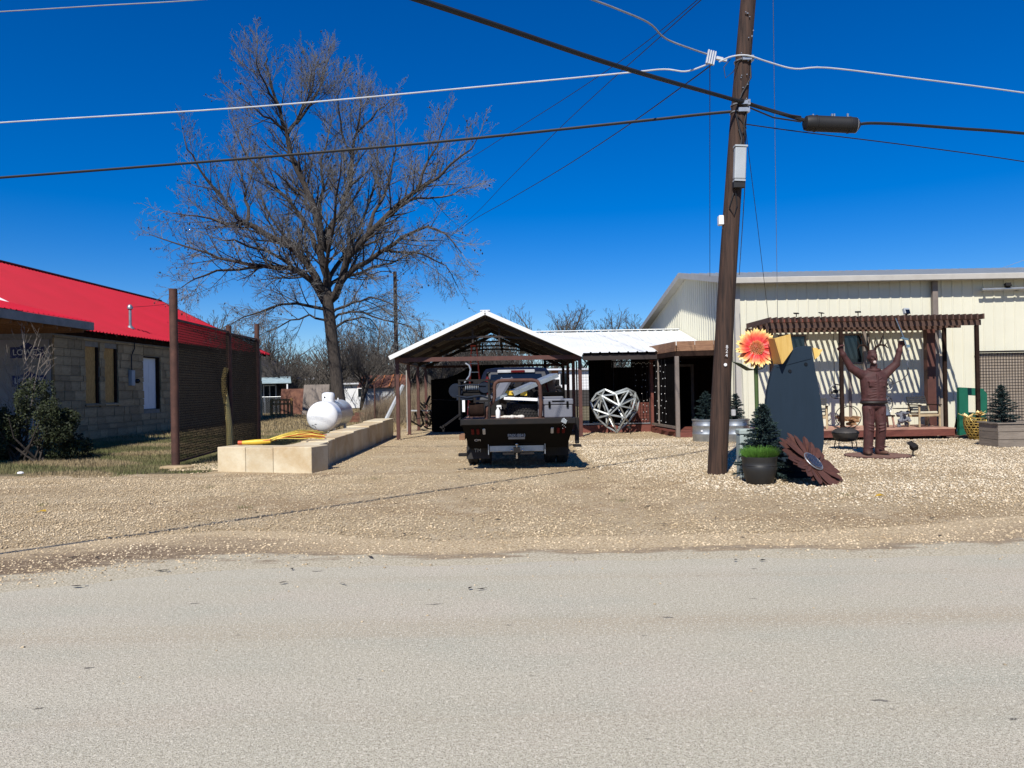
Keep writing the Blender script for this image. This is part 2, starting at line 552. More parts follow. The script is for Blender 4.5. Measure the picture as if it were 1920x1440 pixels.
M['dry_grass'] = mat('dry_grass_tufts', (.32, .25, .14), (.22, .165, .085), rough=.9, scale=.7, island=.35)

b = MB()
b.add([(-1500, -600, -.03), (1500, -600, -.03), (1500, 2500, -.03), (-1500, 2500, -.03)], [(0, 1, 2, 3)])
tag(build('ground', b, M['ground']), kind='structure')


def strip(name, y0f, y1f, x0, x1, nx, z, m, ny=1):
    V, Fc = [], []
    for i in range(nx + 1):
        x = x0 + (x1 - x0) * i / nx
        a, c = y0f(x), y1f(x)
        for j in range(ny + 1):
            V.append((x, a + (c - a) * j / ny, z))
    for i in range(nx):
        for j in range(ny):
            q = i * (ny + 1) + j
            Fc.append((q, q + ny + 1, q + ny + 2, q + 1))
    return tag(raw(name, V, Fc, m, k=4), kind='structure')


def wob(x, s=0.0):
    return .10 * math.sin(1.3 * x + s) + .06 * math.sin(3.7 * x + 2 * s) + .035 * math.sin(9.1 * x + s * 3) + .02 * math.sin(23 * x + s)


def road_edge(x):
    e = 7.25 + .5 * wob(x)
    if x < -2.2:
        e -= min(1.4, (-2.2 - x) * .42)
    if x > 4:
        e += min(.35, (x - 4) * .08)
    return e


strip('road', lambda x: -4.5, road_edge, -60, 60, 1200, .0, M['road'])
strip('gravel_lot', lambda x: road_edge(x) - .5, lambda x: (14.9 + .5 * wob(x, 2)) if x < -6.1 else 21.95 if x > 6.65 else 33.0, -60, 60, 1600, -.006, M['gravel_base'])
def ss(x, a, c):
    t = min(1, max(0, (x - a) / (c - a)))
    return t * t * (3 - 2 * t)


def dirt_l(x):
    return .97 * ss(-x, .8, 4.0) + .03


def dirt_r(x):
    return .5 * ss(x, 1.5, 7) + .03


def shoulder():
    """the broken road edge: seal crumbling into brown dirt, then gravel"""
    nx, ny, x0, x1 = 900, 10, -45.0, 45.0
    V, T, D, Fc = [], [], [], []
    for i in range(nx + 1):
        x = x0 + (x1 - x0) * i / nx
        e, d = road_edge(x), max(dirt_l(x), dirt_r(x))
        for j in range(ny + 1):
            t = j / ny
            V.append((x, e - .55 + (1.15 + 1.3 * d) * t, (-.004, .001, .0035)[min(j, 2)]))
            T.append(t)
            D.append(d)
    for i in range(nx):
        for j in range(ny):
            q = i * (ny + 1) + j
            Fc.append((q, q + ny + 1, q + ny + 2, q + 1))
    m = bpy.data.materials.new('crumbling_road_edge')
    m.use_nodes = True
    n = m.node_tree
    L = n.links.new
    p = n.nodes['Principled BSDF']
    p.inputs['Roughness'].default_value = .95
    p.inputs['Specular IOR Level'].default_value = .15
    tc = n.nodes.new('ShaderNodeTexCoord')

    def noise(sc, st, det=5):
        mp = n.nodes.new('ShaderNodeMapping')
        mp.inputs['Scale'].default_value = st
        L(tc.outputs['Object'], mp.inputs['Vector'])
        k = n.nodes.new('ShaderNodeTexNoise')
        k.inputs['Scale'].default_value = sc
        k.inputs['Detail'].default_value = det
        k.inputs['Roughness'].default_value = .7
        L(mp.outputs[0], k.inputs['Vector'])
        return k.outputs['Fac']

    def math_(op, a, b):
        k = n.nodes.new('ShaderNodeMath')
        k.operation = op
        for q, v in enumerate((a, b)):
            if isinstance(v, (int, float)):
                k.inputs[q].default_value = v
            else:
                L(v, k.inputs[q])
        return k.outputs[0]

    def att(nm):
        k = n.nodes.new('ShaderNodeAttribute')
        k.attribute_name = nm
        return k.outputs['Fac']

    def ramp(f, stops):
        k = n.nodes.new('ShaderNodeValToRGB')
        while len(k.color_ramp.elements) < len(stops):
            k.color_ramp.elements.new(.5)
        for el, (ps, c) in zip(k.color_ramp.elements, stops):
            el.position = ps
            el.color = tuple(c) + (1,)
        L(f, k.inputs[0])
        return k.outputs[0]

    def mix(f, a, b):
        k = n.nodes.new('ShaderNodeMixRGB')
        if isinstance(f, (int, float)):
            k.inputs[0].default_value = f
        else:
            L(f, k.inputs[0])
        for q, v in ((1, a), (2, b)):
            if isinstance(v, tuple):
                k.inputs[q].default_value = v + (1,)
            else:
                L(v, k.inputs[q])
        return k.outputs[0]

    big = noise(2.2, (.45, 1.6, 1))
    f = math_('ADD', att('t'), math_('MULTIPLY', math_('SUBTRACT', big, .5), .85))
    fine = noise(48, (1, 1, 1), 3)
    seal = ramp(fine, [(.38, (.28, .24, .17)), (.5, (.45, .4, .29)), (.62, (.56, .5, .38))])
    grav = ramp(noise(42, (1, 1, 1), 3), [(.36, (.58, .48, .34)), (.5, (.47, .365, .22)), (.64, (.2, .14, .08))])
    dirt = ramp(noise(14, (.7, 1, 1), 6), [(.36, (.12, .085, .055)), (.55, (.215, .155, .1)), (.68, (.36, .285, .19))])
    e1 = ramp(f, [(.33, (0, 0, 0)), (.46, (1, 1, 1))])
    e2 = ramp(f, [(.6, (0, 0, 0)), (.92, (1, 1, 1))])
    base = mix(e1, seal, mix(math_('MULTIPLY', att('d'), 1.0), grav, dirt))
    base = mix(math_('MULTIPLY', ramp(f, [(.3, (0, 0, 0)), (.4, (.7, .7, .7)), (.5, (0, 0, 0))]), 1.0), base, dirt)
    L(mix(e2, base, grav), p.inputs['Base Color'])
    bp = n.nodes.new('ShaderNodeBump')
    bp.inputs['Strength'].default_value = .7
    bp.inputs['Distance'].default_value = .02
    L(noise(55, (1, 1, 1), 4), bp.inputs['Height'])
    L(bp.outputs[0], p.inputs['Normal'])
    o = raw('road_shoulder', V, Fc, m, k=4)
    for nm, dat in (('t', T), ('d', D)):
        at_ = o.data.attributes.new(nm, 'FLOAT', 'POINT')
        at_.data.foreach_set('value', np.array(dat, np.float32))
    tag(o, kind='structure')


shoulder()
nr = np.random.default_rng(11)
OCT_V = np.array([(1, 0, 0), (-1, 0, 0), (0, 1, 0), (0, -1, 0), (0, 0, 1), (0, 0, -1)], np.float32)
OCT_F = np.array([(0, 2, 4), (2, 1, 4), (1, 3, 4), (3, 0, 4), (2, 0, 5), (1, 2, 5), (3, 1, 5), (0, 3, 5)], np.int32)


def pebbles(name, pts, smin, smax, m, z=.0, label=None):
    n = len(pts)
    s = (smin + (smax - smin) * nr.random(n) ** 2.2)[:, None, None]
    v = np.repeat(OCT_V[None], n, 0) * (1 + .55 * (nr.random((n, 6, 1)) - .5)) + .35 * (nr.random((n, 6, 3)) - .5)
    v *= s * np.array([1.15, .95, .62], np.float32)
    a = nr.random(n) * 6.283
    c, si = np.cos(a)[:, None], np.sin(a)[:, None]
    x, y = v[:, :, 0] * c - v[:, :, 1] * si, v[:, :, 0] * si + v[:, :, 1] * c
    v[:, :, 0], v[:, :, 1] = x + pts[:, 0:1], y + pts[:, 1:2]
    v[:, :, 2] += s[:, :, 0] * .22 + z
    f = OCT_F[None] + (np.arange(n) * 6)[:, None, None]
    o = raw(name, v.reshape(-1, 3), f.reshape(-1, 3), m)
    return tag(o, label, kind='stuff')


def scatter(n, x0, x1, y0, y1, keep):
    p = np.stack([x0 + (x1 - x0) * nr.random(n), y0 + (y1 - y0) * nr.random(n)], 1)
    return p[keep(p[:, 0], p[:, 1])]


edge_v = np.vectorize(road_edge)
clump = lambda x, y: .5 + .25 * np.sin(x * .9 + 1.3 * np.sin(y * .8)) + .25 * np.sin(y * 1.7 + x * .35)


def in_lot(x, y):
    view = np.abs(x) < y * .72 + 2.2
    lot = (y > edge_v(x) + .1) & ((x > -6.4) | (y < 15.0 + .4 * np.sin(2 * x)))
    wall = ~((x < -3.8) & (x > -6.2) & (y > 14.55) & (y < 26) & ((x > -4.6) | (y < 15.25)))
    left = ~((x < -4.4) & (y > 15.2))
    return view & lot & wall & left & (nr.random(len(x)) < (.25 + .75 * clump(x, y)) * (1 - .75 * np.exp(-((np.abs(x - .05 + .1 * (y - 12)) - .95) / .38) ** 2))) & ((x < 6.4) | (y < 21.8))


pts = scatter(230000, -13, 15, 6.0, 14.0, in_lot)
pebbles('gravel', pts, .006, .0175, M['pebble'], label='crushed tan limestone gravel of the parking lot')
pts = scatter(95000, -12, 17, 13.5, 27.0, in_lot)
pebbles('gravel', pts, .007, .022, M['pebble'], label='tan gravel in front of the carport and porch')
pts = scatter(105000, 1.6, 17, 9.2, 22.0, lambda x, y: in_lot(x, y) & (nr.random(len(x)) < np.clip((y - 9.2 - .8 * np.sin(x) - np.maximum(0, (4 - x)) * 1.5) / 2.6, 0, 1)))
pebbles('gravel', pts, .008, .027, M['pebble_pale'], label='paler coarser gravel around the garden sculptures')
pts = scatter(17000, -12, 12, 5.2, 8.6, lambda x, y: (np.abs(y - edge_v(x) - .22) < .3 * (1 + 1.6 * nr.random(len(x)) ** 3)))
pebbles('gravel', pts, .004, .017, M['pebble'], z=.002, label='loose stones along the road edge')
pts = scatter(500, -6, 7, 2.6, 7.0, lambda x, y: (y < edge_v(x)) & (nr.random(len(x)) < (y / 7.5) ** 3))
pebbles('gravel', pts, .004, .013, M['pebble'], z=.001, label='scattered chips lying on the road')


def blades(name, pts, h0, h1, w, m, z=-.02, lean=.5, label=None):
    n = len(pts)
    a = nr.random(n) * 6.283
    h = h0 + (h1 - h0) * nr.random(n)
    d = np.stack([np.cos(a), np.sin(a)], 1)
    v = np.zeros((n, 3, 3), np.float32)
    v[:, 0, :2] = pts - d[:, ::-1] * [1, -1] * w / 2
    v[:, 1, :2] = pts + d[:, ::-1] * [1, -1] * w / 2
    v[:, 2, :2] = pts + d * (h * lean * nr.random(n))[:, None]
    v[:, :2, 2] = z
    v[:, 2, 2] = z + h
    o = raw(name, v.reshape(-1, 3), np.arange(n * 3).reshape(-1, 3), m)
    return tag(o, label, kind='stuff')


def yard(x, y):
    view = np.abs(x + .5) < y * .72 + 2.0
    front = (y > 14.75 + .45 * np.sin(1.7 * x) + .3 * np.sin(4.1 * x))
    house = ~((x < -14.9) & (y > 24.5))
    return view & front & house & ((x < -6.1) | ((x < -4.7) & (y > 15.6)))


pts = scatter(230000, -20, -4.7, 14.4, 30, yard)
pts = pts[nr.random(len(pts)) < np.clip(1.25 - (pts[:, 1] - 14) / 22, .25, 1)]
hm = clump(pts[:, 0] * 1.6, pts[:, 1] * 1.4)
blades('grass', pts[hm > .42], .03, .10, .011, M['grass'], label='patchy green and tan winter grass in the yard')
blades('grass', pts[hm <= .42], .03, .09, .011, M['dry_grass'], label='bleached dry grass between the green patches')
pts = scatter(90000, -24, 3, 27, 62, lambda x, y: (np.abs(x) < y * .5 + 2) & ~((x < -14.9) & (y < 46)) & ~((np.abs(x + .75) < 3.6) & (y < 33)))
blades('grass', pts, .05, .16, .03, M['dry_grass'], label='dry grass of the back yard behind the stone wall')

# bits of bark, dead leaves and twigs lying about
pts = scatter(900, -12, 15, 5.5, 21, lambda x, y: (np.abs(x) < y * .72 + 1) & ((x > -6) | (y < 15)) & (nr.random(len(x)) < .35))
n = len(pts)
a = nr.random(n) * 6.283
ln, wd0 = .02 + .06 * nr.random(n) ** 2, .006 + .014 * nr.random(n)
ca, sa = np.cos(a), np.sin(a)
v = np.zeros((n, 4, 3), np.float32)
for q, (s1, s2) in enumerate(((-1, 0), (0, -1), (1, 0), (0, 1))):
    v[:, q, 0] = pts[:, 0] + ca * ln * s1 - sa * wd0 * s2
    v[:, q, 1] = pts[:, 1] + sa * ln * s1 + ca * wd0 * s2
    v[:, q, 2] = .012 + .014 * nr.random(n)
tag(raw('leaf_litter', v.reshape(-1, 3), np.arange(n * 4).reshape(-1, 4), M['husk'], k=4), 'dark scraps of bark and dead leaves strewn on gravel', kind='stuff')
pts = scatter(60, -11, 14, 8.5, 15, lambda x, y: (np.abs(x) < y * .7) & ((x > -6) | (y < 14.5)) & (nr.random(len(x)) < .25))
pts = np.repeat(pts, 40, 0) + nr.normal(size=(len(pts) * 40, 2)) * .06
blades('weeds', pts, .02, .07, .007, M['grass'], z=.0, lean=1.2, label='small weed tufts growing through the gravel')
# ------------------------------------------------------------------ red roofed house
def ribbed(name, p0, u, L, v, Hh, pitch, rh, rw, nrm, m, parent, both=None):
    """sheet metal: ribs run along v, repeat along u, stand rh proud along nrm; Hh: length or function(s)"""
    p0, u, v, nrm = Vector(p0), Vector(u).normalized(), Vector(v).normalized(), Vector(nrm).normalized()
    prof = []
    k = int(L / pitch)
    for i in range(k + 1):
        s = i * pitch
        for ds, h in ((0, 0), (pitch - 2.2 * rw, 0), (pitch - 1.6 * rw, rh), (pitch - .6 * rw, rh)):
            if s + ds < L:
                prof.append((s + ds, h))
    prof.append((L, 0))
    hf = Hh if callable(Hh) else (lambda s: Hh)
    b = MB()
    vs, fs = [], []
    for (s, h) in prof:
        q = p0 + u * s + nrm * h
        vs += [q, q + v * hf(s)]
    for i in range(len(prof) - 1):
        fs.append((2 * i, 2 * i + 2, 2 * i + 3, 2 * i + 1))
    b.add(vs, fs)
    o = build(name, b, m, parent, world=True)
    sd = o.modifiers.new('sheet', 'SOLIDIFY')
    sd.thickness = .004
    sd.offset = -1
    return o


house = thing('stone_house', 'limestone house under a bright red metal roof with boarded windows', 'house', (-14.9, 24.4, 0))
XE, ZE, XR, ZR, YA, YB = -14.45, 3.78, -21.0, 7.12, 23.3, 44.6
dv = Vector((XE - XR, 0, ZE - ZR))
rl = dv.length
nrm = Vector((ZR - ZE, 0, XE - XR)).normalized()
roof = ribbed('roof', (XR, YA, ZR), (0, 1, 0), YB - YA, dv, rl, .228, .045, .045, nrm, M['red_roof'], house)
ribbed('roof', (XR, YA, ZR), (0, 1, 0), YB - YA, (-dv.x, 0, dv.z), rl, .228, .022, .028, (-nrm.x, 0, nrm.z), M['red_roof'], house)
b = MB().beam((XR, YA, ZR + .03), (XR, YB, ZR + .03), .34, .05)
b.beam((XR - .02, YB + .02, ZR), (XE, YB + .02, ZE), .05, .16)
build('ridge_cap', b, M['red_roof_trim'], house, world=True)
b = MB()
n1 = Vector((XE, YA - .03, ZE))
n1 = Vector((XE - 1.0, YA - .03, ZE + 1.0 * (ZR - ZE) / (XE - XR) * 1.0))
b.beam(n1 + Vector((0, 0, .03)), (XR, YA - .03, ZR + .03), .06, .2)
build('rake_trim', b, M['white_paint'], house, world=True)
b = MB()
for i in range(30):
    y = YA + .4 + i * .72
    if y < YB - .3:
        b.beam((XE + .02, y, ZE - .09), (-16.4, y, ZE - .09 + 1.95 * .51), .045, .11)
build('rafter_tail', b, M['dark_wood'], house, world=True)
for o in (house.children):
    if o.name.startswith('rafter_tail'):
        o['kind'] = 'stuff'
# walls behind the facing stones
XW = -14.9
b = MB()
ops = [(26.1, 27.0, 1.28, 3.3), (27.35, 28.25, 1.28, 3.3), (30.2, 31.65, .95, 3.12)]
cuts = [24.3] + [c for o in ops for c in o[:2]] + [44.5]
for i in range(len(cuts) - 1):
    y0, y1 = cuts[i], cuts[i + 1]
    if i % 2 == 0:
        b.b2((XW - .3, y0, 0), (XW - .045, y1, 3.62))
    else:
        o = ops[i // 2]
        b.b2((XW - .3, y0, 0), (XW - .045, y1, o[2]))
        b.b2((XW - .3, y0, o[3]), (XW - .045, y1, 3.62))
b.b2((-27.1, 24.3, 0), (XW - .304, 24.55, 3.62))
b.b2((-27.1, 44.3, 0), (XW - .304, 44.5, 3.62))
b.prism([(-27, 44.4, 3.63), (XW - .31, 44.4, 3.63), (XR, 44.4, ZR - .15)], (0, .1, 0))
b.b2((-27.1, 24.56, 0), (-26.9, 44.29, 3.62))
b.b2((-26.8, 24.7, 3.3), (XW - .35, 44.2, 3.4))
build('frieze', MB().b2((XW - .3, 24.3, 3.625), (XW - .06, 44.5, 3.93)).prism([(-27, 24.35, 3.63), (XW - .31, 24.35, 3.63), (XW - .31, 24.35, 3.92), (XR, 24.35, ZR - .15), (-27, 24.35, 3.92)], (0, .1, 0)), M['dark_wood'], house, world=True)
wall = build('wall', b, M['mortar'], house, world=True)
stone_mesh = []
for k in range(6):
    bmx = bmesh.new()
    bmesh.ops.create_cube(bmx, size=1)
    for v in bmx.verts:
        v.co += Vector([rnd.uniform(-.02, .02) * (6 if i == 0 else 1) * .3 for i in range(3)])
    bmesh.ops.bevel(bmx, geom=bmx.edges[:], offset=.035, segments=1, affect='EDGES')
    me = bpy.data.meshes.new('stone')
    bmx.to_mesh(me)
    bmx.free()
    me.materials.append(M['limestone'])
    stone_mesh.append(me)
far = MB()


def put_stone(y0, y1, z0, z1):
    if y0 > 32.2:
        far.b2((XW - .06, y0, z0), (XW + rnd.uniform(-.012, .015), y1, z1))
        return
    o = bpy.data.objects.new('stone', rnd.choice(stone_mesh))
    COL.objects.link(o)
    o.parent = wall
    t = rnd.uniform(.09, .12)
    o.location = Vector((XW - .05 + t / 2 - .04, (y0 + y1) / 2, (z0 + z1) / 2)) - Vector(house.location)
    o.scale = (t, y1 - y0, z1 - z0)


z = 0.0
while z < 3.55:
    h = min(rnd.choice((.2, .27, .3, .33)), 3.58 - z)
    y = 24.3
    while y < 44.4:
        l = min(rnd.uniform(.35, .85), 44.5 - y)
        segs = [(y, y + l)]
        for (a, c, z0, z1) in ops:
            if z + h > z0 + .02 and z < z1 - .02:
                nsg = []
                for (p, q) in segs:
                    if q <= a or p >= c:
                        nsg.append((p, q))
                    else:
                        if p < a - .05:
                            nsg.append((p, a))
                        if q > c + .05:
                            nsg.append((c, q))
                segs = nsg
        for p, q in segs:
            if q - p > .08:
                put_stone(p + .008, q - .008, z + .008, z + h - .008)
        y += l
    z += h
fo = build('stone', far, M['limestone'], wall, world=True)
fo['kind'] = 'stuff'
for a, c, z0, z1 in ops[:2]:
    w = build('window_board', MB().b2((XW - .14, a + .02, z0), (XW - .1, c - .02, z1)), M['osb'], house, world=True)
    build('window_frame', MB().b2((XW - .095, c - .12, z0), (XW - .03, c - .01, z1)), M['dark_wood'], house, world=True)
    build('window_sill', MB().b2((XW - .16, a - .08, z0 - .1), (XW + .06, c + .08, z0 - .02)), M['limestone'], house, world=True, bevel=.015)
a, c, z0, z1 = ops[2]
d = build('door', MB().b2((XW - .2, a + .05, z0 + .02), (XW - .15, c - .12, z1 - .05)), M['white_paint'], house, world=True)
bb = MB()
for y0 in (a + .2, a + .72):
    for q0, q1 in ((z0 + .25, z0 + .95), (z0 + 1.1, z0 + 1.95)):
        bb.b2((XW - .148, y0, q0), (XW - .14, y0 + .4, q1))
build('door_panel', bb, M['white_paint'], d, world=True)
build('door_frame', MB().b2((XW - .14, c - .11, z0), (XW - .03, c - .01, z1)).b2((XW - .14, a, z1 - .05), (XW - .03, c - .12, z1 + .0)), M['dark_wood'], house, world=True)
# porch in front, with the wrapped wall
pr = math.tan(R(14))
ribbed('porch_roof', (-13.0, 23.25, 3.86), (0, -1, 0), 9.4, (-7, 0, 7 * pr), 7.2, .228, .022, .028, (pr, 0, 1), M['red_roof'], house)
build('porch_fascia', MB().b2((-13.04, 13.9, 3.6), (-12.99, 23.2, 3.84)).b2((-13.6, 23.21, 3.6), (-12.99, 23.26, 3.84)), M['grey_fascia'], house, world=True)
b = MB()
for i in range(14):
    b.b2((-20, 14.2 + i * .66, 3.5), (-13.06, 14.24 + i * .66, 3.62))
build('porch_joist', b, M['soffit_wood'], house, world=True)['kind'] = 'stuff'
build('porch_ceiling', MB().b2((-20, 13.95, 3.63), (-13.06, 23.2, 3.66)), M['soffit_wood'], house, world=True)
build('porch_post', MB().b2((-18.8, 14.3, 0), (-18.65, 14.45, 3.49)), M['soffit_wood'], house, world=True)
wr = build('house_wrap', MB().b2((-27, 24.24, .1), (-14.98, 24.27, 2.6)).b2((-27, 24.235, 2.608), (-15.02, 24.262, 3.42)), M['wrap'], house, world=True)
for (x, zz) in ((-15.72, 3.02), (-15.68, 2.1), (-17.3, 3.02), (-17.25, 2.1)):
    pb = MB().prism([(x - .55, 24.232, zz - .2), (x + .55, 24.232, zz - .2), (x + .55, 24.232, zz + .16), (x + .27, 24.232, zz + .16), (x, 24.232, zz + .32), (x - .27, 24.232, zz + .16), (x - .55, 24.232, zz + .16)], (0, -.003, 0))
    pd = build('printed_badge', pb, M['navy_print'], wr, world=True)
    text("LOWE'S", .27, M['white_print'], Vector((x, 24.228, zz - .02)) - Vector(house.location), (R(90), 0, 0), wr, name='lettering', ext=.001, sx=1.0)
# electric mast on the roof
ms = thing('service_mast', 'grey conduit mast with a weather head standing on the red roof', 'mast', (0, 0, 0))
mp = at(246, 612, 31.0)
mx = XE - .9
mp = Vector((mx, 960 and (mx / ((246 - 960) / 1400)), 0))
mz = ZE + (XE - mx) * (ZR - ZE) / (XE - XR)
ms.location = (mp.x, mp.y, mz)
build('pipe', MB().tube([(0, 0, -.1), (0, 0, .78)], .055, 10), M['galv'], ms, smooth=True)
build('weather_head', MB().lathe([(.05, .74), (.1, .78), (.11, .86), (.06, .95), (.01, .97)], 12), M['galv'], ms, smooth=True)
build('roof_boot', MB().lathe([(.17, -.03), (.12, .05), (.06, .12)], 12), M['galv'], ms, smooth=True)
MAST = Vector((mp.x, mp.y, mz + .85))
mb_ = thing('meter_box', 'grey electric meter box on the stone wall beside the white door', 'meter box', (XW + .02, 29.1, 2.2))
build('enclosure', MB().box((.07, 0, .02), (.14, .26, .6)), M['box_grey'], mb_, bevel=.01)
build('meter', MB().lathe([(.09, 0), (.09, .09), (.06, .13)], 14, (.1, .28, -.1), axis='x'), M['glass_dark'], mb_, smooth=True)
build('conduit', MB().tube([(.06, .02, .32), (.06, .02, .9), (.05, .3, 1.2), (.03, .3, 1.45)], .02, 6), M['cable_black'], mb_, smooth=True)

# ------------------------------------------------------------------ rusty screen of pipe and woven wire
sc = thing('wire_screen', 'tall dark wire screen between three rusted pipe posts', 'screen', (-7.32, 16.2, 0))
PS = [(-7.32, 16.2, 3.86), (-7.72, 20.4, 3.42), (-7.97, 23.4, 3.72)]
for i, (x, y, h) in enumerate(PS):
    o = build('post', MB().tube([(x, y, -.1), (x, y, h)], .088 if i == 0 else .075, 14), M['rust_pipe'], sc, world=True, smooth=True)
for (a, c) in ((PS[0], PS[1]), (PS[1], PS[2])):
    pa, pc = Vector((a[0], a[1], 0)), Vector((c[0], c[1], 0))
    d = (pc - pa)
    L = d.length
    d.normalize()
    build('rail', MB().beam(pa + Vector((0, 0, .1)), pc + Vector((0, 0, .1)), .04), M['rust_pipe'], sc, world=True)
    build('rail', MB().beam(pa + Vector((0, 0, 3.2)), pc + Vector((0, 0, 3.24)), .05), M['rust_pipe'], sc, world=True)
    b = MB()
    n = int(L / .05)
    for i in range(1, n):
        q = pa + d * (L * i / n)
        b.beam(q + Vector((0, 0, .1)), q + Vector((0, 0, 3.2)), .0095)
    for j in range(1, 54):
        zz = .1 + j * 3.1 / 54
        b.beam(pa + Vector((.008, 0, zz)), pc + Vector((.0115, 0, zz)), .009)
    w = build('wire_mesh', b, M['dark_wire'], sc, world=True)
    w['kind'] = 'stuff'
lg = thing('peeled_log', 'crooked yellow peeled log leaning on the wire screen', 'log', (-7.3, 19.6, 0))
pts = [at(x, y, Y) for x, y, Y in ((431, 842, 20.0), (430, 800, 20.02), (426, 765, 20.1), (421, 735, 20.15), (420, 710, 20.2), (424, 690, 20.25))]
pts[0].z = -.02
build('trunk', MB().tube(pts, [.085, .08, .078, .075, .07, .06], 10), M['yellow_log'], lg, world=True, smooth=True)

# ------------------------------------------------------------------ low wall of cut stone blocks
sw = thing('stone_block_wall', 'low L shaped wall of big sawn limestone blocks', 'wall', (-3.9, 14.5, 0))


def block(p, q, r_, s_, z0, z1):
    """four ground corners"""
    b = MB().prism([(x, y, z0) for x, y in (p, q, r_, s_)], (0, 0, z1 - z0))
    o = build('block', b, M['block_stone'], sw, world=True, bevel=.014, seg=2)
    return o


A0, A1 = Vector((-6.0, 15.15)), Vector((-3.92, 14.52))
du = (A1 - A0).normalized()
dn = Vector((-du.y, du.x))
for (t0, t1, h) in ((0, .66, .49), (.668, 1.3, .485), (1.308, 2.17, .505)):
    p, q = A0 + du * t0, A0 + du * t1
    block(p, q, q + dn * .62, p + dn * .62, -.06, h)
ys = [15.2, 15.95, 16.6, 17.7, 18.7, 19.9, 20.8, 22.0, 23.2, 24.4, 25.4]
for i in range(len(ys) - 1):
    y0, y1 = ys[i] + .006, ys[i + 1] - .006
    xf = lambda y: -3.93 - (y - 14.5) * .012 + rnd.uniform(-.008, .008)
    w0 = .62
    block((xf(y0) - w0, y0), (xf(y0), y0), (xf(y1), y1), (xf(y1) - w0, y1), -.06, .5 + .014 * i + rnd.uniform(-.012, .012))

# ------------------------------------------------------------------ carport
cp = thing('carport', 'open gabled carport with a white metal roof on rust brown posts', 'carport', (-.75, 23.6, 0))
CXL, CXR, CPX = -3.62, 2.16, -.80
CY = [23.65, 26.2, 28.8, 31.4]
PZ, EZ, EXL, EXR = 3.97, 2.6, -3.8, 2.2
for y in CY:
    for x in (CXL, CXR):
        o = build('post', MB().b2((x - .055, y - .055, -.05), (x + .055, y + .055, 2.45)), M['rust_brown'], cp, world=True, bevel=.006)
        build('base_plate', MB().b2((x - .09, y - .09, -.01), (x + .09, y + .09, .012)), M['rust_pipe'], o, world=True)
for x in (CXL, CXR):
    build('eave_beam', MB().b2((x - .05, CY[0] - .05, 2.452), (x + .05, CY[-1] + .1, 2.6)), M['rust_brown'], cp, world=True, bevel=.005)
sl_ = (PZ - EZ) / (CPX - EXL)
for i, y in enumerate(CY):
    rz0 = PZ - .18
    for sx, x in ((-1, CXL), (1, CXR)):
        build('rafter', MB().beam((CPX, y, rz0), (x, y, rz0 - abs(x - CPX) * sl_), .08, .13), M['purlin'], cp, world=True)
    if i in (0, 3):
        build('tie_beam', MB().b2((CXL - .06, y - .075, 2.455), (CXR + .06, y - .052, 2.59)) if i == 0 else MB().b2((CXL + .06, y - .05, 2.46), (CXR - .06, y + .05, 2.56)), M['rust_brown'], cp, world=True)
    for x in (CPX - .42, CPX + .42):
        build('strut', MB().beam((x, y, PZ - .3 - .42 * sl_), (x, y, PZ - .95), .05), M['purlin'], cp, world=True)
    build('collar_tie', MB().beam((CPX - 1.3, y, PZ - .24 - 1.3 * sl_), (CPX - .4, y, PZ - .9 + .14), .06).beam((CPX + 1.3, y, PZ - .24 - 1.3 * sl_), (CPX + .4, y, PZ - .9 + .14), .06).beam((CPX - .4, y, PZ - .9 + .14), (CPX + .4, y, PZ - .9 + .14), .06), M['purlin'], cp, world=True)
for sx, xe in ((-1, EXL), (1, EXR)):
    for t in (.12, .38, .64, .9):
        x = CPX + (xe - CPX) * t
        zz = PZ - abs(x - CPX) * sl_ - .08
        build('purlin', MB().beam((x, CY[0] - .3, zz), (x, CY[-1] + .3, zz), .05, .09), M['purlin'], cp, world=True)
    d = Vector((xe - CPX, 0, -abs(xe - CPX) * sl_))
    nn = Vector((sx * sl_, 0, 1)).normalized()
    o = ribbed('roof_panel', (CPX, CY[0] - .45, PZ), (0, 1, 0), CY[-1] - CY[0] + .9, d, d.length, .305, .028, .035, nn, M['white_metal'], cp)
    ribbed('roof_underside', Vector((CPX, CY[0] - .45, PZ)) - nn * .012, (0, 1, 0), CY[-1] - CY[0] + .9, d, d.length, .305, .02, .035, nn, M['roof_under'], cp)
    build('rake_trim', MB().beam(Vector((CPX, CY[0] - .47, PZ - .03)), Vector((CPX, CY[0] - .47, PZ - .03)) + d, .03, .13), M['white_metal'], cp, world=True)
build('ridge_cap', MB().beam((CPX, CY[0] - .48, PZ + .03), (CPX, CY[-1] + .48, PZ + .03), .3, .03), M['white_metal'], cp, world=True)

# ------------------------------------------------------------------ breezeway shed between carport and steel building
bz = thing('breezeway', 'low walkway shed under a white ribbed metal roof', 'shed', (4.2, 25.5, 0))
ev, rg = Vector((2.3, 24.35, 2.68)), Vector((0.2, 29.3, 3.72))
dvv = Vector((0, rg.y - ev.y, rg.z - ev.z))
nb_ = Vector((0, -dvv.z, dvv.y)).normalized()


def left_cut(s):
    return 1.0


ribbed('roof_panel', (2.32, ev.y, ev.z), (1, 0, 0), 4.28, dvv, dvv.length, .305, .03, .035, nb_, M['white_metal'], bz)
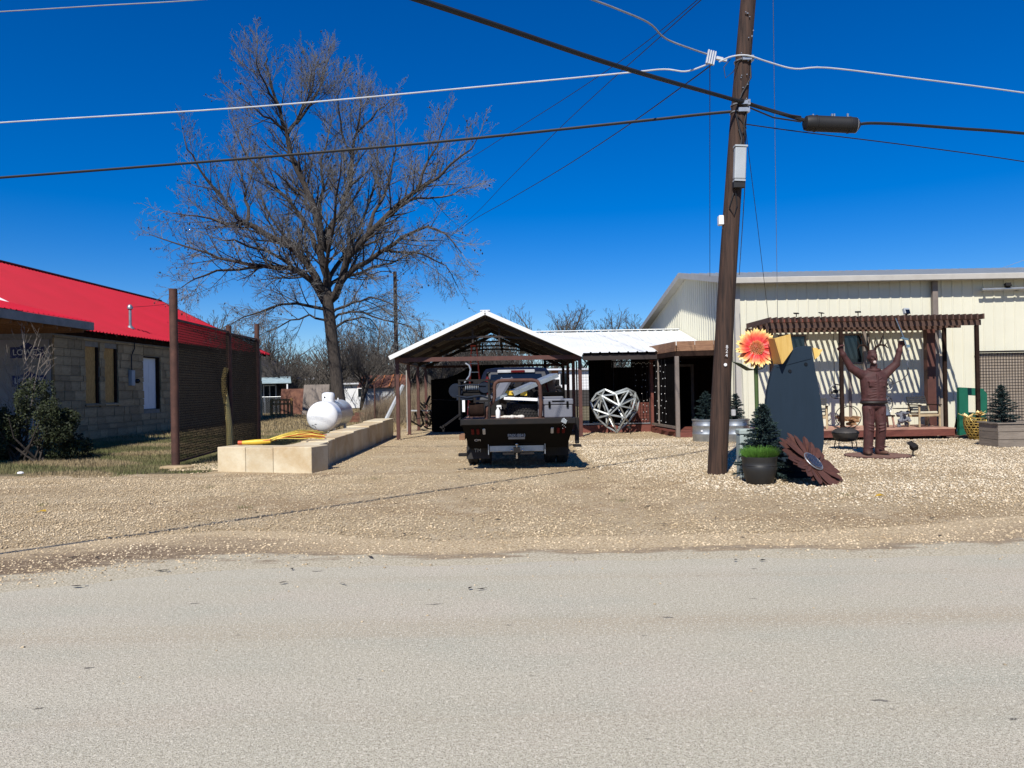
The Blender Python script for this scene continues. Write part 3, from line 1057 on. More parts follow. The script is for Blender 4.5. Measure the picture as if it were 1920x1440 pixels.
# the part running on over the carport slope
b = MB().add([(2.318, ev.y, ev.z), (2.318, rg.y, rg.z), (.35, rg.y, rg.z)], [(0, 1, 2)])
for i in range(1, 6):
    x = 2.318 - .305 * i
    t = (2.318 - x) / (2.318 - .35)
    q0 = Vector((x, ev.y + dvv.y * t, ev.z + dvv.z * t)) + nb_ * .014
    b.beam(q0, Vector((x, rg.y, rg.z)) + nb_ * .014, .04, .028, up=nb_)
build('roof_valley', b, M['white_metal'], bz, world=True)
ribbed('roof_panel', (.35, rg.y, rg.z), (1, 0, 0), 6.25, (0, 3.2, -.68), 3.27, .305, .03, .035, (0, .68, 3.2), M['white_metal'], bz)
build('ridge_cap', MB().box((3.47, rg.y, rg.z + .045), (6.2, .32, .03)), M['white_metal'], bz, world=True)
build('eave_beam', MB().b2((2.34, 24.45, 2.44), (6.5, 24.53, 2.62)), M['purlin'], bz, world=True)
build('column', MB().b2((4.74, 25.5, 0), (4.98, 25.72, 2.45)), M['red_wood'], bz, world=True, bevel=.01)
build('post', MB().b2((3.08, 29.9, 0), (3.2, 30.02, 2.9)), M['purlin'], bz, world=True)
build('post', MB().b2((1.35, 31.5, 0), (1.47, 31.6, 2.9)), M['purlin'], bz, world=True)
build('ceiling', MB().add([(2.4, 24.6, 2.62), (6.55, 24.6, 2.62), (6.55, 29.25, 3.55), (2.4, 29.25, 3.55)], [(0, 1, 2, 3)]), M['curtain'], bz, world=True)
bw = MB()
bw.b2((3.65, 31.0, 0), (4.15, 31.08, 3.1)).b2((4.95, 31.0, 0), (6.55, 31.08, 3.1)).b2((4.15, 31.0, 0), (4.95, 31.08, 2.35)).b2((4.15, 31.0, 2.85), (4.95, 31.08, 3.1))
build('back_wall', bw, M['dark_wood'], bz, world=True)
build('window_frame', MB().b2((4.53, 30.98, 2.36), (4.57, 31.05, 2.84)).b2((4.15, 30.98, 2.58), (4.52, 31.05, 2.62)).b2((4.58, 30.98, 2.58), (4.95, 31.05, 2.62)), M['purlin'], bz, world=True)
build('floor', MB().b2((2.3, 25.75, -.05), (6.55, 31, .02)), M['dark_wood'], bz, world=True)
for k, (x0, x1) in enumerate(((2.25, 3.45), (3.5, 4.7))):
    b = MB()
    for i in range(int((x1 - x0) / .1) + 1):
        b.beam((x0 + i * .1, 25.68, .3), (x0 + i * .1, 25.68, 2.42), .008)
    for j in range(22):
        b.beam((x0, 25.673, .3 + j * .1), (x1, 25.673, .3 + j * .1), .008)
    build('mesh_panel', b, M['dark_wire'], bz, world=True)['kind'] = 'stuff'
    build('mesh_frame', MB().b2((x0 - .045, 25.66, .22), (x0 - .005, 25.71, 2.45)).b2((x1 + .005, 25.66, .22), (x1 + .035, 25.71, 2.45)), M['purlin'], bz, world=True)
build('kick_board', MB().b2((2.3, 25.58, -.02), (4.73, 25.64, .24)), M['red_wood'], bz, world=True)
build('kick_board', MB().b2((4.1, 25.73, .26), (4.72, 25.78, 1.0)), M['red_wood'], bz, world=True)
build('rail', MB().b2((2.3, 25.6, .27), (4.72, 25.64, .31)), M['galv'], bz, world=True)
build('curtain', MB().b2((3.0, 28.9, .2), (3.6, 28.94, 2.9)), M['curtain'], bz, world=True)

# ------------------------------------------------------------------ long steel building
st = thing('steel_building', 'long cream ribbed steel building with a low gable', 'building', (6.65, 22, 0))
BX, BY0, BY1, BR, BZ = 6.65, 22.0, 36.4, 28.0, 4.6
RZ, BZ2 = 5.68, 4.3
zt = lambda y: BZ + (RZ - BZ) * (y - BY0) / (BR - BY0) if y < BR else RZ + (BZ2 - RZ) * (y - BR) / (BY1 - BR)
front = ribbed('front_wall', (BX, BY0, 0), (1, 0, 0), 26, (0, 0, 1), BZ, .305, .02, .03, (0, -1, 0), M['cream'], st)
gable = ribbed('gable_wall', (BX, BY0 + .005, 0), (0, 1, 0), BY1 - BY0, (0, 0, 1), lambda s: zt(BY0 + s) - .02, .305, .04, .07, (-1, 0, 0), M['cream'], st)
b = MB()
for y0, y1, z0, z1 in ((BY0 - .32, BR, BZ - .02, RZ), (BR, BY1 + .3, RZ, BZ2)):
    b.add([(BX - .3, y0, z0), (BX + 26, y0, z0), (BX + 26, y1, z1), (BX - .3, y1, z1), (BX - .3, y0, z0 + .05), (BX + 26, y0, z0 + .05), (BX + 26, y1, z1 + .05), (BX - .3, y1, z1 + .05)],
          [(0, 3, 2, 1), (4, 5, 6, 7), (0, 1, 5, 4), (1, 2, 6, 5), (2, 3, 7, 6), (3, 0, 4, 7)])
build('roof', b, M['box_grey'], st, world=True)
b = MB()
for i in range(84):
    b.beam((BX - .15 + i * .305, BY0 - .32, BZ + .05), (BX - .15 + i * .305, BR, RZ + .065), .05, .04)
build('roof_rib', b, M['box_grey'], st, world=True)['kind'] = 'stuff'
build('gutter', MB().b2((BX - .32, BY0 - .45, BZ - .12), (BX + 26, BY0 - .33, BZ + .06)), M['stone_trim'], st, world=True, bevel=.02)
b = MB().beam((BX - .32, BY0 - .4, BZ - .01), (BX - .32, BR, RZ + .0), .04, .2).beam((BX - .32, BR, RZ), (BX - .32, BY1 + .3, BZ2), .04, .2)
build('rake_trim', b, M['stone_trim'], st, world=True)
b = MB().beam((BX - .17, BY0 - .05, BZ - .06), (BX - .17, BR, RZ - .08), .27, .012).beam((BX - .17, BR, RZ - .08), (BX - .17, BY1 + .3, BZ2 - .08), .27, .012)
build('soffit', b, M['stone_trim'], st, world=True)
build('corner_trim', MB().b2((BX - .05, BY0 - .05, 0), (BX + .1, BY0 - .036, BZ - .06)).b2((BX - .052, BY0 - .035, 0), (BX - .038, BY0 + .12, BZ - .06)), M['stone_trim'], st, world=True)
build('downspout', MB().b2((12.36, 21.84, .1), (12.52, 21.95, BZ - .1)), M['brown_trim'], st, world=True, bevel=.01)
build('wall_trim', MB().b2((9.9, 21.93, .3), (9.98, 21.962, 2.1)), M['brown_trim'], st, world=True)
build('back_wall', MB().b2((BX + .02, BY1 - .05, 0), (BX + 26, BY1, BZ2 - .05)), M['cream'], st, world=True)
for x0, x1 in ((7.9, 8.62), (9.79, 10.47)):
    w = build('window', MB().b2((x0, 21.94, 2.16), (x1, 21.96, 2.95)), M['window_dark'], st, world=True)
    build('window_frame', MB().b2((x0 - .05, 21.925, 2.1), (x0, 21.965, 3.0)).b2((x1, 21.925, 2.1), (x1 + .05, 21.965, 3.0)).b2((x0, 21.925, 2.95), (x1, 21.965, 3.0)).b2((x0, 21.925, 2.1), (x1, 21.965, 2.16)), M['brown_trim'], w, world=True)
for x0, x1 in ((12.56, 12.76), (13.62, 20.0)):
    build('wainscot', MB().b2((x0, 21.9, 0), (x1, 21.955, 2.36)), M['taupe'], st, world=True)
wp = thing('wire_fence', 'wire grid fence with a black top bar along the taupe wall', 'fence', (16, 21.8, 0))
b = MB()
for i in range(66):
    b.beam((13.62 + i * .085, 21.83, .02), (13.62 + i * .085, 21.83, 2.36), .009)
for j in range(28):
    b.beam((13.6, 21.822, .03 + j * .085), (19.2, 21.822, .03 + j * .085), .009)
build('wire_grid', b, M['dark_wire'], wp, world=True)['kind'] = 'stuff'
build('top_bar', MB().b2((13.58, 21.8, 2.37), (19.3, 21.86, 2.42)), M['black_steel'], wp, world=True)
rl_ = thing('sign_rail', 'grey pipe rail with a small floodlight high on the cream wall', 'rail', (14.6, 21.8, 4.2))
build('pipe', MB().tube([(13.72, 21.72, 4.2), (16.5, 21.72, 4.24)], .045, 10), M['galv'], rl_, world=True, smooth=True)
b = MB()
for x in (13.9, 14.9, 15.9):
    b.b2((x - .03, 21.76, 4.17), (x + .03, 21.96, 4.25))
build('bracket', b, M['galv'], rl_, world=True)['kind'] = 'stuff'
build('floodlight', MB().box((14.45, 21.68, 4.32), (.16, .1, .1), (R(-20), 0, 0)).b2((14.44, 21.7, 4.24), (14.46, 21.74, 4.29)), M['black_steel'], rl_, world=True)

# ------------------------------------------------------------------ entry porch
ep = thing('entry_porch', 'dark entry porch with a flat weathered wood canopy', 'porch', (5.6, 24, 0))
pa, pb_, pc = Vector((4.72, 25.35)), Vector((5.0, 22.62)), Vector((6.6, 22.3))
poly = [pa, pb_, pc, Vector((6.6, 26.3)), Vector((4.72, 26.3))]
build('canopy', MB().prism([(p.x, p.y, 2.66) for p in poly], (0, 0, .12)), M['dark_wood'], ep, world=True)
for (a, c) in ((pa, pb_), (pb_, pc)):
    d = (c - a)
    nfb = 3
    nrm2 = Vector((d.y, -d.x)).normalized()
    if nrm2.y > 0:
        nrm2 = -nrm2
    for i in range(nfb):
        q0, q1 = a + d * (i / nfb + .003), a + d * ((i + 1) / nfb - .003)
        q0, q1 = q0 + nrm2 * .03, q1 + nrm2 * .03
        build('fascia_board', MB().beam((q0.x, q0.y, 2.75), (q1.x, q1.y, 2.75), .035, .3), M['fascia_wood'], ep, world=True, bevel=.005)
build('lower_beam', MB().beam((pa.x, pa.y, 2.52), (pb_.x, pb_.y, 2.52), .09, .14).beam((pb_.x, pb_.y, 2.52), (pc.x, pc.y, 2.52), .09, .14), M['dark_wood'], ep, world=True)
build('post', MB().b2((pb_.x - .06, pb_.y - .06, 0), (pb_.x + .06, pb_.y + .06, 2.45)), M['brown_trim'], ep, world=True, bevel=.008)
for i in range(5):
    t0, t1 = i / 5, (i + 1) / 5
    build('floor_board', MB().prism([(pa.x + (6.55 - pa.x) * 0, 26.2 - 3.5 * t0, .15), (6.58, 26.2 - 3.85 * t0, .15), (6.58, 26.2 - 3.85 * t1 + .02, .15), (pa.x + .28 * t1, 26.2 - 3.5 * t1 + .02, .15)], (0, 0, .05)), M['red_wood'], ep, world=True)
build('skirt', MB().beam((pa.x, 25.3, .06), (pb_.x, pb_.y + .06, .06), .04, .18).beam((pb_.x + .03, pb_.y - .02, .06), (pc.x, pc.y + .1, .06), .04, .18), M['red_wood'], ep, world=True)
build('screen', MB().beam((pa.x + .06, 25.2, 1.35), (pb_.x + .02, 22.85, 1.35), .02, 2.1), M['curtain'], ep, world=True)
build('screen_frame', MB().beam((pa.x + .02, 25.3, .28), (pb_.x - .02, 22.75, .28), .06, .08).beam((pa.x + .08, 24.5, .32), (pa.x + .08, 24.5, 2.44), .05), M['brown_trim'], ep, world=True)
build('back_wall', MB().b2((4.74, 26.2, .2), (6.6, 26.26, 2.65)), M['dark_wood'], ep, world=True)
dr = build('door', MB().b2((5.55, 26.13, .22), (6.25, 26.17, 2.2)), M['black_matt'], ep, world=True)
build('door_frame', MB().b2((5.44, 26.1, .2), (5.54, 26.19, 2.3)).b2((6.26, 26.1, .2), (6.36, 26.19, 2.3)).b2((5.54, 26.1, 2.21), (6.26, 26.19, 2.3)), M['brown_trim'], ep, world=True)
build('side_panel', MB().b2((6.54, 22.5, .2), (6.59, 26.18, 2.5)), M['dark_wood'], ep, world=True)

# string lights
sg = thing('string_lights', 'strings of small clear bulbs hanging in the dark walkway', 'lights', (4.6, 25.4, 2.4))
b, wires = MB(), MB()
for i in range(30):
    x = 3.95 + i * .05
    zz = 2.36 - .05 * math.sin(i * .9) ** 2
    b.ball((x, 25.3 - max(0, i - 15) * .1, zz), .016, 6, 4)
for (x, y) in ((4.2, 25.5), (4.45, 25.5), (4.6, 25.5), (4.66, 24.2), (4.75, 23.7), (4.8, 23.4)):
    for k in range(9):
        b.ball((x + rnd.uniform(-.05, .05), y, 2.2 - k * .22 + rnd.uniform(-.05, .05)), .014, 6, 4)
    wires.tube([(x, y, 2.4), (x, y, .4)], .004, 4)
wires.tube([(3.9, 25.32, 2.4), (4.7, 25.32, 2.38), (4.72, 23.9, 2.4)], .006, 5)
build('bulb', b, M['bulb'], sg, world=True, smooth=True)['kind'] = 'stuff'
build('cable', wires, M['cable_black'], sg, world=True)

# ------------------------------------------------------------------ pergola with deck
pg = thing('pergola', 'dark stained pergola of close set slats along the cream wall', 'pergola', (9.7, 20.2, 0))
PX0, PX1, PZT = 6.9, 12.56, 3.34
ns = 36
for i in range(ns):
    x = PX0 + (PX1 - PX0) * i / (ns - 1)
    build('slat', MB().b2((x - .02, 19.82, PZT - .14), (x + .02, 21.84, PZT)), M['slat_wood'], pg, world=True, bevel=.004)
for y in (20.05, 20.95, 21.8):
    build('beam', MB().b2((PX0 - .05, y - .025, PZT - .29), (PX1 + .05, y + .025, PZT - .144)), M['slat_wood'], pg, world=True)
b = MB()
for i in range(ns - 1):
    x = PX0 + (PX1 - PX0) * (i + .5) / (ns - 1)
    b.b2((x - .055, 20.03, PZT - .13), (x + .055, 20.07, PZT - .05))
    b.b2((x - .055, 20.93, PZT - .13), (x + .055, 20.97, PZT - .05))
build('spacer_block', b, M['red_wood'], pg, world=True)['kind'] = 'stuff'
for x, y in ((6.98, 20.05), (8.85, 20.05), (12.5, 20.05), (12.15, 20.95), (10.3, 21.78)):
    build('post', MB().b2((x - .045, y - .045, 0.0), (x + .045, y + .045, PZT - .292)), M['brown_trim'] if y > 21 else M['dark_wood'], pg, world=True, bevel=.006)
build('column', MB().b2((11.86, 21.3, .3), (12.1, 21.5, PZT - .292)), M['rust_brown'], pg, world=True)
dk = thing('deck', 'low wooden deck with a red brown skirt board under the pergola', 'deck', (9.2, 20.2, 0))
for i in range(13):
    y = 20.15 + i * .137
    build('board', MB().b2((6.7, y, .265), (11.95, y + .13, .3)), M['deck_wood'], dk, world=True, bevel=.004)
build('skirt_board', MB().b2((6.7, 20.16, .09), (11.93, 20.2, .262)), M['red_wood'], dk, world=True)
build('skirt_board', MB().b2((11.9, 20.21, .06), (11.94, 21.9, .262)), M['red_wood'], dk, world=True)
b = MB()
for x in (6.9, 8.2, 9.5, 10.8, 11.7):
    for y in (20.3, 21.6):
        b.b2((x - .05, y - .05, -.02), (x + .05, y + .05, .26))
build('footing', b, M['dark_wood'], dk, world=True)['kind'] = 'stuff'
solar = thing('solar_light', 'small black solar light on the pergola slats, leftmost of four', 'light', (7.63, 19.95, PZT))
build('stem', MB().tube([(0, 0, 0), (0, 0, .08)], .012, 6), M['black_steel'], solar)
build('solar_panel', MB().box((0, 0, .1), (.13, .09, .02), (R(20), 0, 0)), M['black_steel'], solar)
solar['group'] = 'small lights on the pergola'
copy_tree(solar, (8.3, 19.95, PZT), .4, 'small black solar light on the pergola slats, second from the house corner')
copy_tree(solar, (9.28, 19.95, PZT), -.3, 'small black solar light on the pergola slats, third from the house corner', scale=1.1)
fl = thing('flood_light', 'square grey floodlight standing on the right half of the pergola slats', 'light', (10.65, 20.1, PZT), 0, 'small lights on the pergola')
build('lamp_box', MB().box((0, 0, .12), (.17, .1, .16), (R(-18), 0, R(14))), M['box_grey'], fl, bevel=.012)
build('lens', MB().box((.012, -.06, .105), (.13, .012, .12), (R(-18), 0, R(14))), M['glass_dark'], fl)
build('bracket', MB().b2((-.02, -.02, 0), (.02, .02, .06)), M['black_steel'], fl)
# ------------------------------------------------------------------ bare trees
class Wood:
    """collects tapered tubes; thick wood and fine twigs apart"""

    def __init__(s, seed, rmin=.0045):
        s.rmin = rmin
        s.r = random.Random(seed)
        s.big = MB()
        s.tw, s.tf = [], []
        s.tips = []

    def twig(s, p, q, r0, r1):
        d = (q - p)
        if d.length < 1e-4:
            return
        d.normalize()
        a = d.cross(Vector((.3, .9, .2))).normalized()
        c = d.cross(a)
        b = len(s.tw)
        for k in range(3):
            o = a * math.cos(k * 2.094) + c * math.sin(k * 2.094)
            s.tw.append(p + o * r0)
        for k in range(3):
            o = a * math.cos(k * 2.094) + c * math.sin(k * 2.094)
            s.tw.append(q + o * r1)
        for k in range(3):
            j = (k + 1) % 3
            s.tf.append((b + k, b + j, b + 3 + j, b + 3 + k))

    def limb(s, pts, r0, r1, sides=8):
        n = len(pts)
        s.big.tube(pts, [r0 + (r1 - r0) * i / (n - 1) for i in range(n)], sides)

    def rough(s, d, k):
        r = s.r
        v = d + Vector((r.uniform(-k, k), r.uniform(-k, k), r.uniform(-k, k)))
        return v.normalized()

    def grow(s, p, d, L, r0, level, up, dens, tipup=.5):
        """a branch of length L with side branches down to twigs"""
        r = s.r
        seg = 5 if level >= 2 else 4 if level == 1 else 2
        pts, rad = [p], [r0]
        q, dd = p, d
        for i in range(seg):
            dd = s.rough(dd + Vector((0, 0, up * .22)), .16 if level else .2)
            q = q + dd * (L / seg)
            pts.append(q)
            rad.append(max(s.rmin * .6, r0 * (1 - .75 * (i + 1) / seg)))
        if r0 > .022:
            s.big.tube(pts, rad, 6 if r0 > .05 else 5)
        else:
            for i in range(seg):
                s.twig(pts[i], pts[i + 1], rad[i], rad[i + 1])
        s.tips.append(q)
        if level == 0:
            return
        n = max(2, int(dens[level] * L))
        for i in range(n):
            t = .18 + .8 * (i + r.random() * .8) / n
            k = min(seg - 1, int(t * seg))
            f = t * seg - k
            a = pts[k].lerp(pts[k + 1], f)
            td = (pts[k + 1] - pts[k]).normalized()
            side = td.cross(Vector((r.uniform(-1, 1), r.uniform(-1, 1), r.uniform(-1, 1)))).normalized()
            nd = (td * .75 + side * r.uniform(.55, .95) + Vector((0, 0, .22 * up))).normalized()
            s.grow(a, nd, L * r.uniform(.32, .52) * (1.1 - .5 * t), max(s.rmin, rad[k] * .52), level - 1, up, dens, tipup)

    def along(s, pts, r0, r1, step, length, level, up, dens, t0=.15):
        """side branches along a hand-set limb"""
        r = s.r
        tot = sum((pts[i + 1] - pts[i]).length for i in range(len(pts) - 1))
        done, nxt = 0, tot * t0
        for i in range(len(pts) - 1):
            a, b = pts[i], pts[i + 1]
            L = (b - a).length
            while nxt < done + L:
                f = (nxt - done) / L
                t = nxt / tot
                td = (b - a).normalized()
                side = td.cross(Vector((r.uniform(-1, 1), r.uniform(-1, 1), r.uniform(-1, 1)))).normalized()
                nd = (td * .8 + side * .85 + Vector((0, 0, .25 * up))).normalized()
                rr = r0 + (r1 - r0) * t
                s.grow(a.lerp(b, f), nd, length * r.uniform(.6, 1.15) * (1.05 - .55 * t), min(.09, rr * .42), level, up, dens)
                nxt += step * r.uniform(.6, 1.4)
            done += L

    def finish(s, root, m_big, m_tw, husks=None, smooth=True, nhusk=0):
        build('trunk', s.big, m_big, root, world=True, smooth=smooth, angle=180)
        off = Vector(root.location)
        V = np.array([tuple(v - off) for v in s.tw], np.float32)
        cr = raw('crown', V, np.array(s.tf, np.int32), m_tw, root, k=4)
        if husks:
            r = s.r
            tips = r.sample(s.tips, min(nhusk, len(s.tips)))
            P, Fc = [], []
            for t in tips:
                b = len(P)
                z = r.uniform(.028, .055)
                for v in OCT_V:
                    P.append(t - off + Vector((v[0] * z * r.uniform(.6, 1.1), v[1] * z, v[2] * z * 1.3 - z)))
                Fc += [tuple(b + i for i in f) for f in OCT_F.tolist()]
            raw('husk', np.array([tuple(p) for p in P], np.float32), np.array(Fc, np.int32), husks, root)['kind'] = 'stuff'
        return cr


TY = 40.0
tree = thing('pecan_tree', 'big bare pecan tree with spreading limbs behind the white tank', 'tree', (-9.35, TY, 0))
wd = Wood(5, .0092)


def px_limb(px, y0, y1):
    n = len(px)
    return [at(x, y, TY + y0 + (y1 - y0) * i / (n - 1)) for i, (x, y) in enumerate(px)]


trunk = px_limb([(640, 795), (636, 765), (633, 730), (629, 690), (624, 650), (619, 605), (614, 565), (611, 540)], 0, 0)
wd.big.tube(trunk, [.54, .39, .34, .315, .31, .305, .3, .27], 14)
fork = trunk[-1]
LIMBS = [
    ([(612, 545), (607, 500), (602, 455), (590, 390), (570, 345), (545, 290), (538, 250), (525, 205), (508, 160), (498, 120), (494, 95)], 0, -1.5, .27, .02, 1.0),
    ([(538, 252), (556, 228), (574, 192), (588, 150), (598, 112)], -.9, .5, .11, .02, 1.0),
    ([(609, 470), (618, 430), (640, 402), (657, 348), (661, 290), (669, 248), (677, 198), (673, 150)], 0, 3.2, .2, .02, 1.0),
    ([(603, 440), (600, 415), (607, 352), (602, 298), (616, 250), (625, 205)], 0, 5, .14, .02, 1.0),
    ([(628, 556), (652, 482), (690, 440), (740, 390), (782, 357), (823, 332), (865, 292), (896, 258)], 0, -2.5, .25, .02, .7),
    ([(782, 357), (792, 325), (819, 275), (838, 222)], -1.3, 1, .1, .02, .9),
    ([(690, 440), (700, 400), (730, 340), (742, 280), (738, 215)], -.8, 2.5, .12, .02, .9),
    ([(623, 560), (648, 519), (690, 490), (740, 457), (765, 440), (800, 425), (838, 440), (866, 475)], 0, -4, .19, .02, .2),
    ([(719, 470), (752, 473), (794, 477), (836, 498), (858, 538)], -1.6, 1.5, .08, .015, -.2),
    ([(608, 556), (573, 490), (548, 465), (498, 440), (461, 419), (440, 402), (419, 373), (390, 340), (361, 290), (346, 262)], 0, -3.5, .24, .02, .7),
    ([(461, 419), (466, 390), (461, 357), (452, 323), (440, 282)], -1.8, .8, .1, .02, .9),
    ([(607, 566), (582, 523), (540, 502), (490, 498), (440, 490), (386, 473), (332, 457), (285, 441)], 0, 1.5, .2, .02, .25),
    ([(490, 498), (407, 507), (365, 523), (336, 542)], .6, -3, .08, .015, -.1),
    ([(600, 478), (585, 440), (569, 412), (540, 373), (500, 340), (470, 300), (450, 265), (432, 225)], 0, 4, .16, .02, .8),
    ([(600, 578), (557, 569), (507, 577), (457, 594), (422, 612)], 0, -3.5, .11, .015, -.2),
    ([(630, 580), (665, 565), (694, 557), (732, 569), (760, 600)], 0, -3, .09, .015, -.1),
    ([(632, 612), (665, 598), (694, 598), (712, 622)], 0, 2, .09, .015, -.1),
    ([(536, 246), (508, 222), (480, 205), (452, 185)], -.9, -2.5, .08, .02, .8),
    ([(528, 212), (505, 175), (488, 140), (482, 98)], -1.1, -3.5, .07, .02, 1.0),
    ([(556, 232), (585, 190), (606, 150), (618, 108)], -.6, 2.5, .08, .02, 1.0),
    ([(661, 292), (640, 245), (634, 200), (640, 165)], 1.5, 0, .07, .02, 1.0),
    ([(668, 250), (698, 222), (720, 200), (735, 185)], 2, 4, .07, .02, .9),
    ([(740, 392), (770, 375), (800, 372), (850, 365), (885, 350)], -1, 2, .09, .02, .5),
    ([(461, 420), (420, 420), (370, 405), (325, 400)], -1.8, -4, .08, .02, .4),
    ([(608, 600), (580, 590), (545, 600), (500, 622), (470, 640)], 0, 2.5, .08, .015, -.3),
    ([(634, 590), (680, 585), (720, 600), (770, 612), (800, 640)], 0, -2, .08, .015, -.3),
    ([(612, 545), (630, 500), (660, 455), (690, 385), (708, 320), (712, 250)], 0, 6.5, .17, .02, .9),
    ([(612, 545), (580, 500), (530, 440), (495, 385), (478, 350)], 0, 7, .16, .02, .7),
    ([(612, 545), (640, 520), (700, 500), (760, 480), (800, 460)], 0, 6.5, .15, .02, .4),
    ([(612, 540), (616, 470), (630, 370), (640, 300)], 0, -6, .17, .02, .9),
    ([(610, 548), (560, 510), (500, 470), (440, 450), (400, 445)], 0, -6.5, .15, .02, .4),
]
DENS = {1: 9.0, 2: 4.6}
for px, y0, y1, r0, r1, up in LIMBS:
    # a little waviness between the surveyed joints
    P = px_limb(px, y0, y1)
    if abs(px[0][0] - 622) < 40 and px[0][1] > 500:
        k = min(range(len(trunk)), key=lambda q: abs(trunk[q].z - (P[0].z - .25)))
        a0, a1 = trunk[max(0, k - 1)], trunk[min(len(trunk) - 1, k + 1)]
        tz = min(max((P[0].z - .3 - a0.z) / max(.01, a1.z - a0.z), 0), 1)
        P = [a0.lerp(a1, tz)] + P
    up *= .62
    fine = [P[0]]
    for i in range(len(P) - 1):
        mid = P[i].lerp(P[i + 1], .5) + Vector((wd.r.uniform(-.12, .12), wd.r.uniform(-.15, .15), wd.r.uniform(-.12, .12)))
        fine += [mid, P[i + 1]]
    r0 *= .98
    wd.limb(fine, r0, r1, 9)
    wd.along(fine, r0, r1, .33, 3.1, 2, up, DENS, t0=.2)
    wd.grow(fine[-1], (fine[-1] - fine[-2]).normalized(), 1.5, r1, 2, up, DENS)
wd.finish(tree, M['bark'], M['twig'], M['husk'], nhusk=1700)
print('TREE twigs', len(wd.tf), 'big', len(wd.big.f))


def small_tree(name, label, loc, seed, h, spread, nl, m_b, m_t, group, dens={1: 5.5, 2: 3.6}, level=2, multi=1):
    root = thing(name, label, 'tree', (0, 0, 0), 0, group)
    w = Wood(seed, .013)
    r = w.r
    for m_ in range(multi):
        lean = Vector((r.uniform(-.12, .12), r.uniform(-.12, .12), 1)).normalized()
        if multi > 1:
            lean = Vector((r.uniform(-.4, .4), r.uniform(-.4, .4), 1)).normalized()
        th = h * r.uniform(.3, .42)
        pts = [Vector((0, 0, -.05)), lean * th * .5 + Vector((r.uniform(-.1, .1), 0, 0)), lean * th]
        r0 = h * .022 / (multi ** .5)
        w.limb(pts, r0, r0 * .75, 8)
        for i in range(nl):
            a = 6.283 * i / nl + r.uniform(-.4, .4)
            el = r.uniform(.5, 1.3)
            d = Vector((math.cos(a) * math.cos(el), math.sin(a) * math.cos(el), math.sin(el)))
            start = pts[1].lerp(pts[2], r.uniform(.3, 1))
            P = [start]
            L = h * r.uniform(.42, .62)
            for k in range(4):
                d = w.rough(d + Vector((0, 0, .15)), .22)
                d = Vector((d.x * spread, d.y * spread, d.z)).normalized()
                P.append(P[-1] + d * L / 4)
            w.limb(P, r0 * .55, r0 * .1, 6)
            w.along(P, r0 * .55, r0 * .1, h * .03, h * .22, level, .6, dens, t0=.15)
    w.finish(root, m_b, m_t)
    root.location = loc
    return root


G1 = 'bare trees behind the back yard'
protos = [
    small_tree('bare_tree', 'round bare tree rising above the peak of the carport roof', (-3.4, 62, 0), 21, 8.6, 1.0, 7, M['far_bark'], M['far_bark'], G1),
    small_tree('bare_tree', 'bushy bare tree straight behind the white tank', (-14.2, 60, 0), 22, 8.4, 1.2, 8, M['far_bark'], M['far_bark'], G1),
    small_tree('bare_tree', 'bare tree with several stems beside the rust roofed shed', (-11.6, 57, 0), 23, 7.4, 1.1, 5, M['far_bark'], M['far_bark'], G1, multi=3),
]
more = [
    (2, (-16.2, 54, 0), 2.8, .8, 'low forked bare tree between the pine frames and the pecan trunk'),
    (1, (-24.0, 66, 0), 3.3, 1.0, 'bare tree just past the gable end of the red roof'),
    (0, (-12.6, 70, 0), 5.5, 1.1, 'tallest bare tree directly behind the pecan trunk'),
    (1, (-4.0, 70, 0), .9, 1.05, 'bare tree left of the carport roof peak'),
    (0, (4.6, 72, 0), .6, 1.32, 'bare tree above the white walkway roof, nearest the carport'),
    (2, (7.6, 72, 0), 1.4, 1.42, 'bare tree above the middle of the white walkway roof'),
    (1, (10.2, 74, 0), 2.2, 1.34, 'bare tree above the white walkway roof, second from the steel building'),
    (0, (13.6, 76, 0), 3.0, 1.22, 'bare tree top just before the gable of the steel building'),
    (1, (-18.2, 58, 0), 4.0, .95, 'bare tree behind the stacked pallet frame'),
    (2, (-21.5, 62, 0), 5.0, 1.15, 'bare tree behind the far end of the red roof'),
    (0, (-26.5, 64, 0), .4, 1.2, 'thin bare tree rising behind the middle of the red roof'),
    (1, (-9.2, 66, 0), 1.1, 1.0, 'bare tree to the right of the pecan trunk'),
    (0, (-7.0, 63, 0), 2.5, 1.0, 'bare tree behind the thin street light pole'),
    (2, (-1.2, 66, 0), 3.5, .95, 'bare tree seen under the carport roof over the truck cab'),
    (1, (2.2, 68, 0), 4.4, .9, 'bare tree seen under the right side of the carport roof'),
    (2, (-5.2, 56, 0), 5.2, .85, 'bushy bare tree seen between the left carport posts'),
]
for k, loc, rz, s, lab in more:
    copy_tree(protos[k], loc, rz, lab, scale=(s * 1.08, s * 1.08, s))

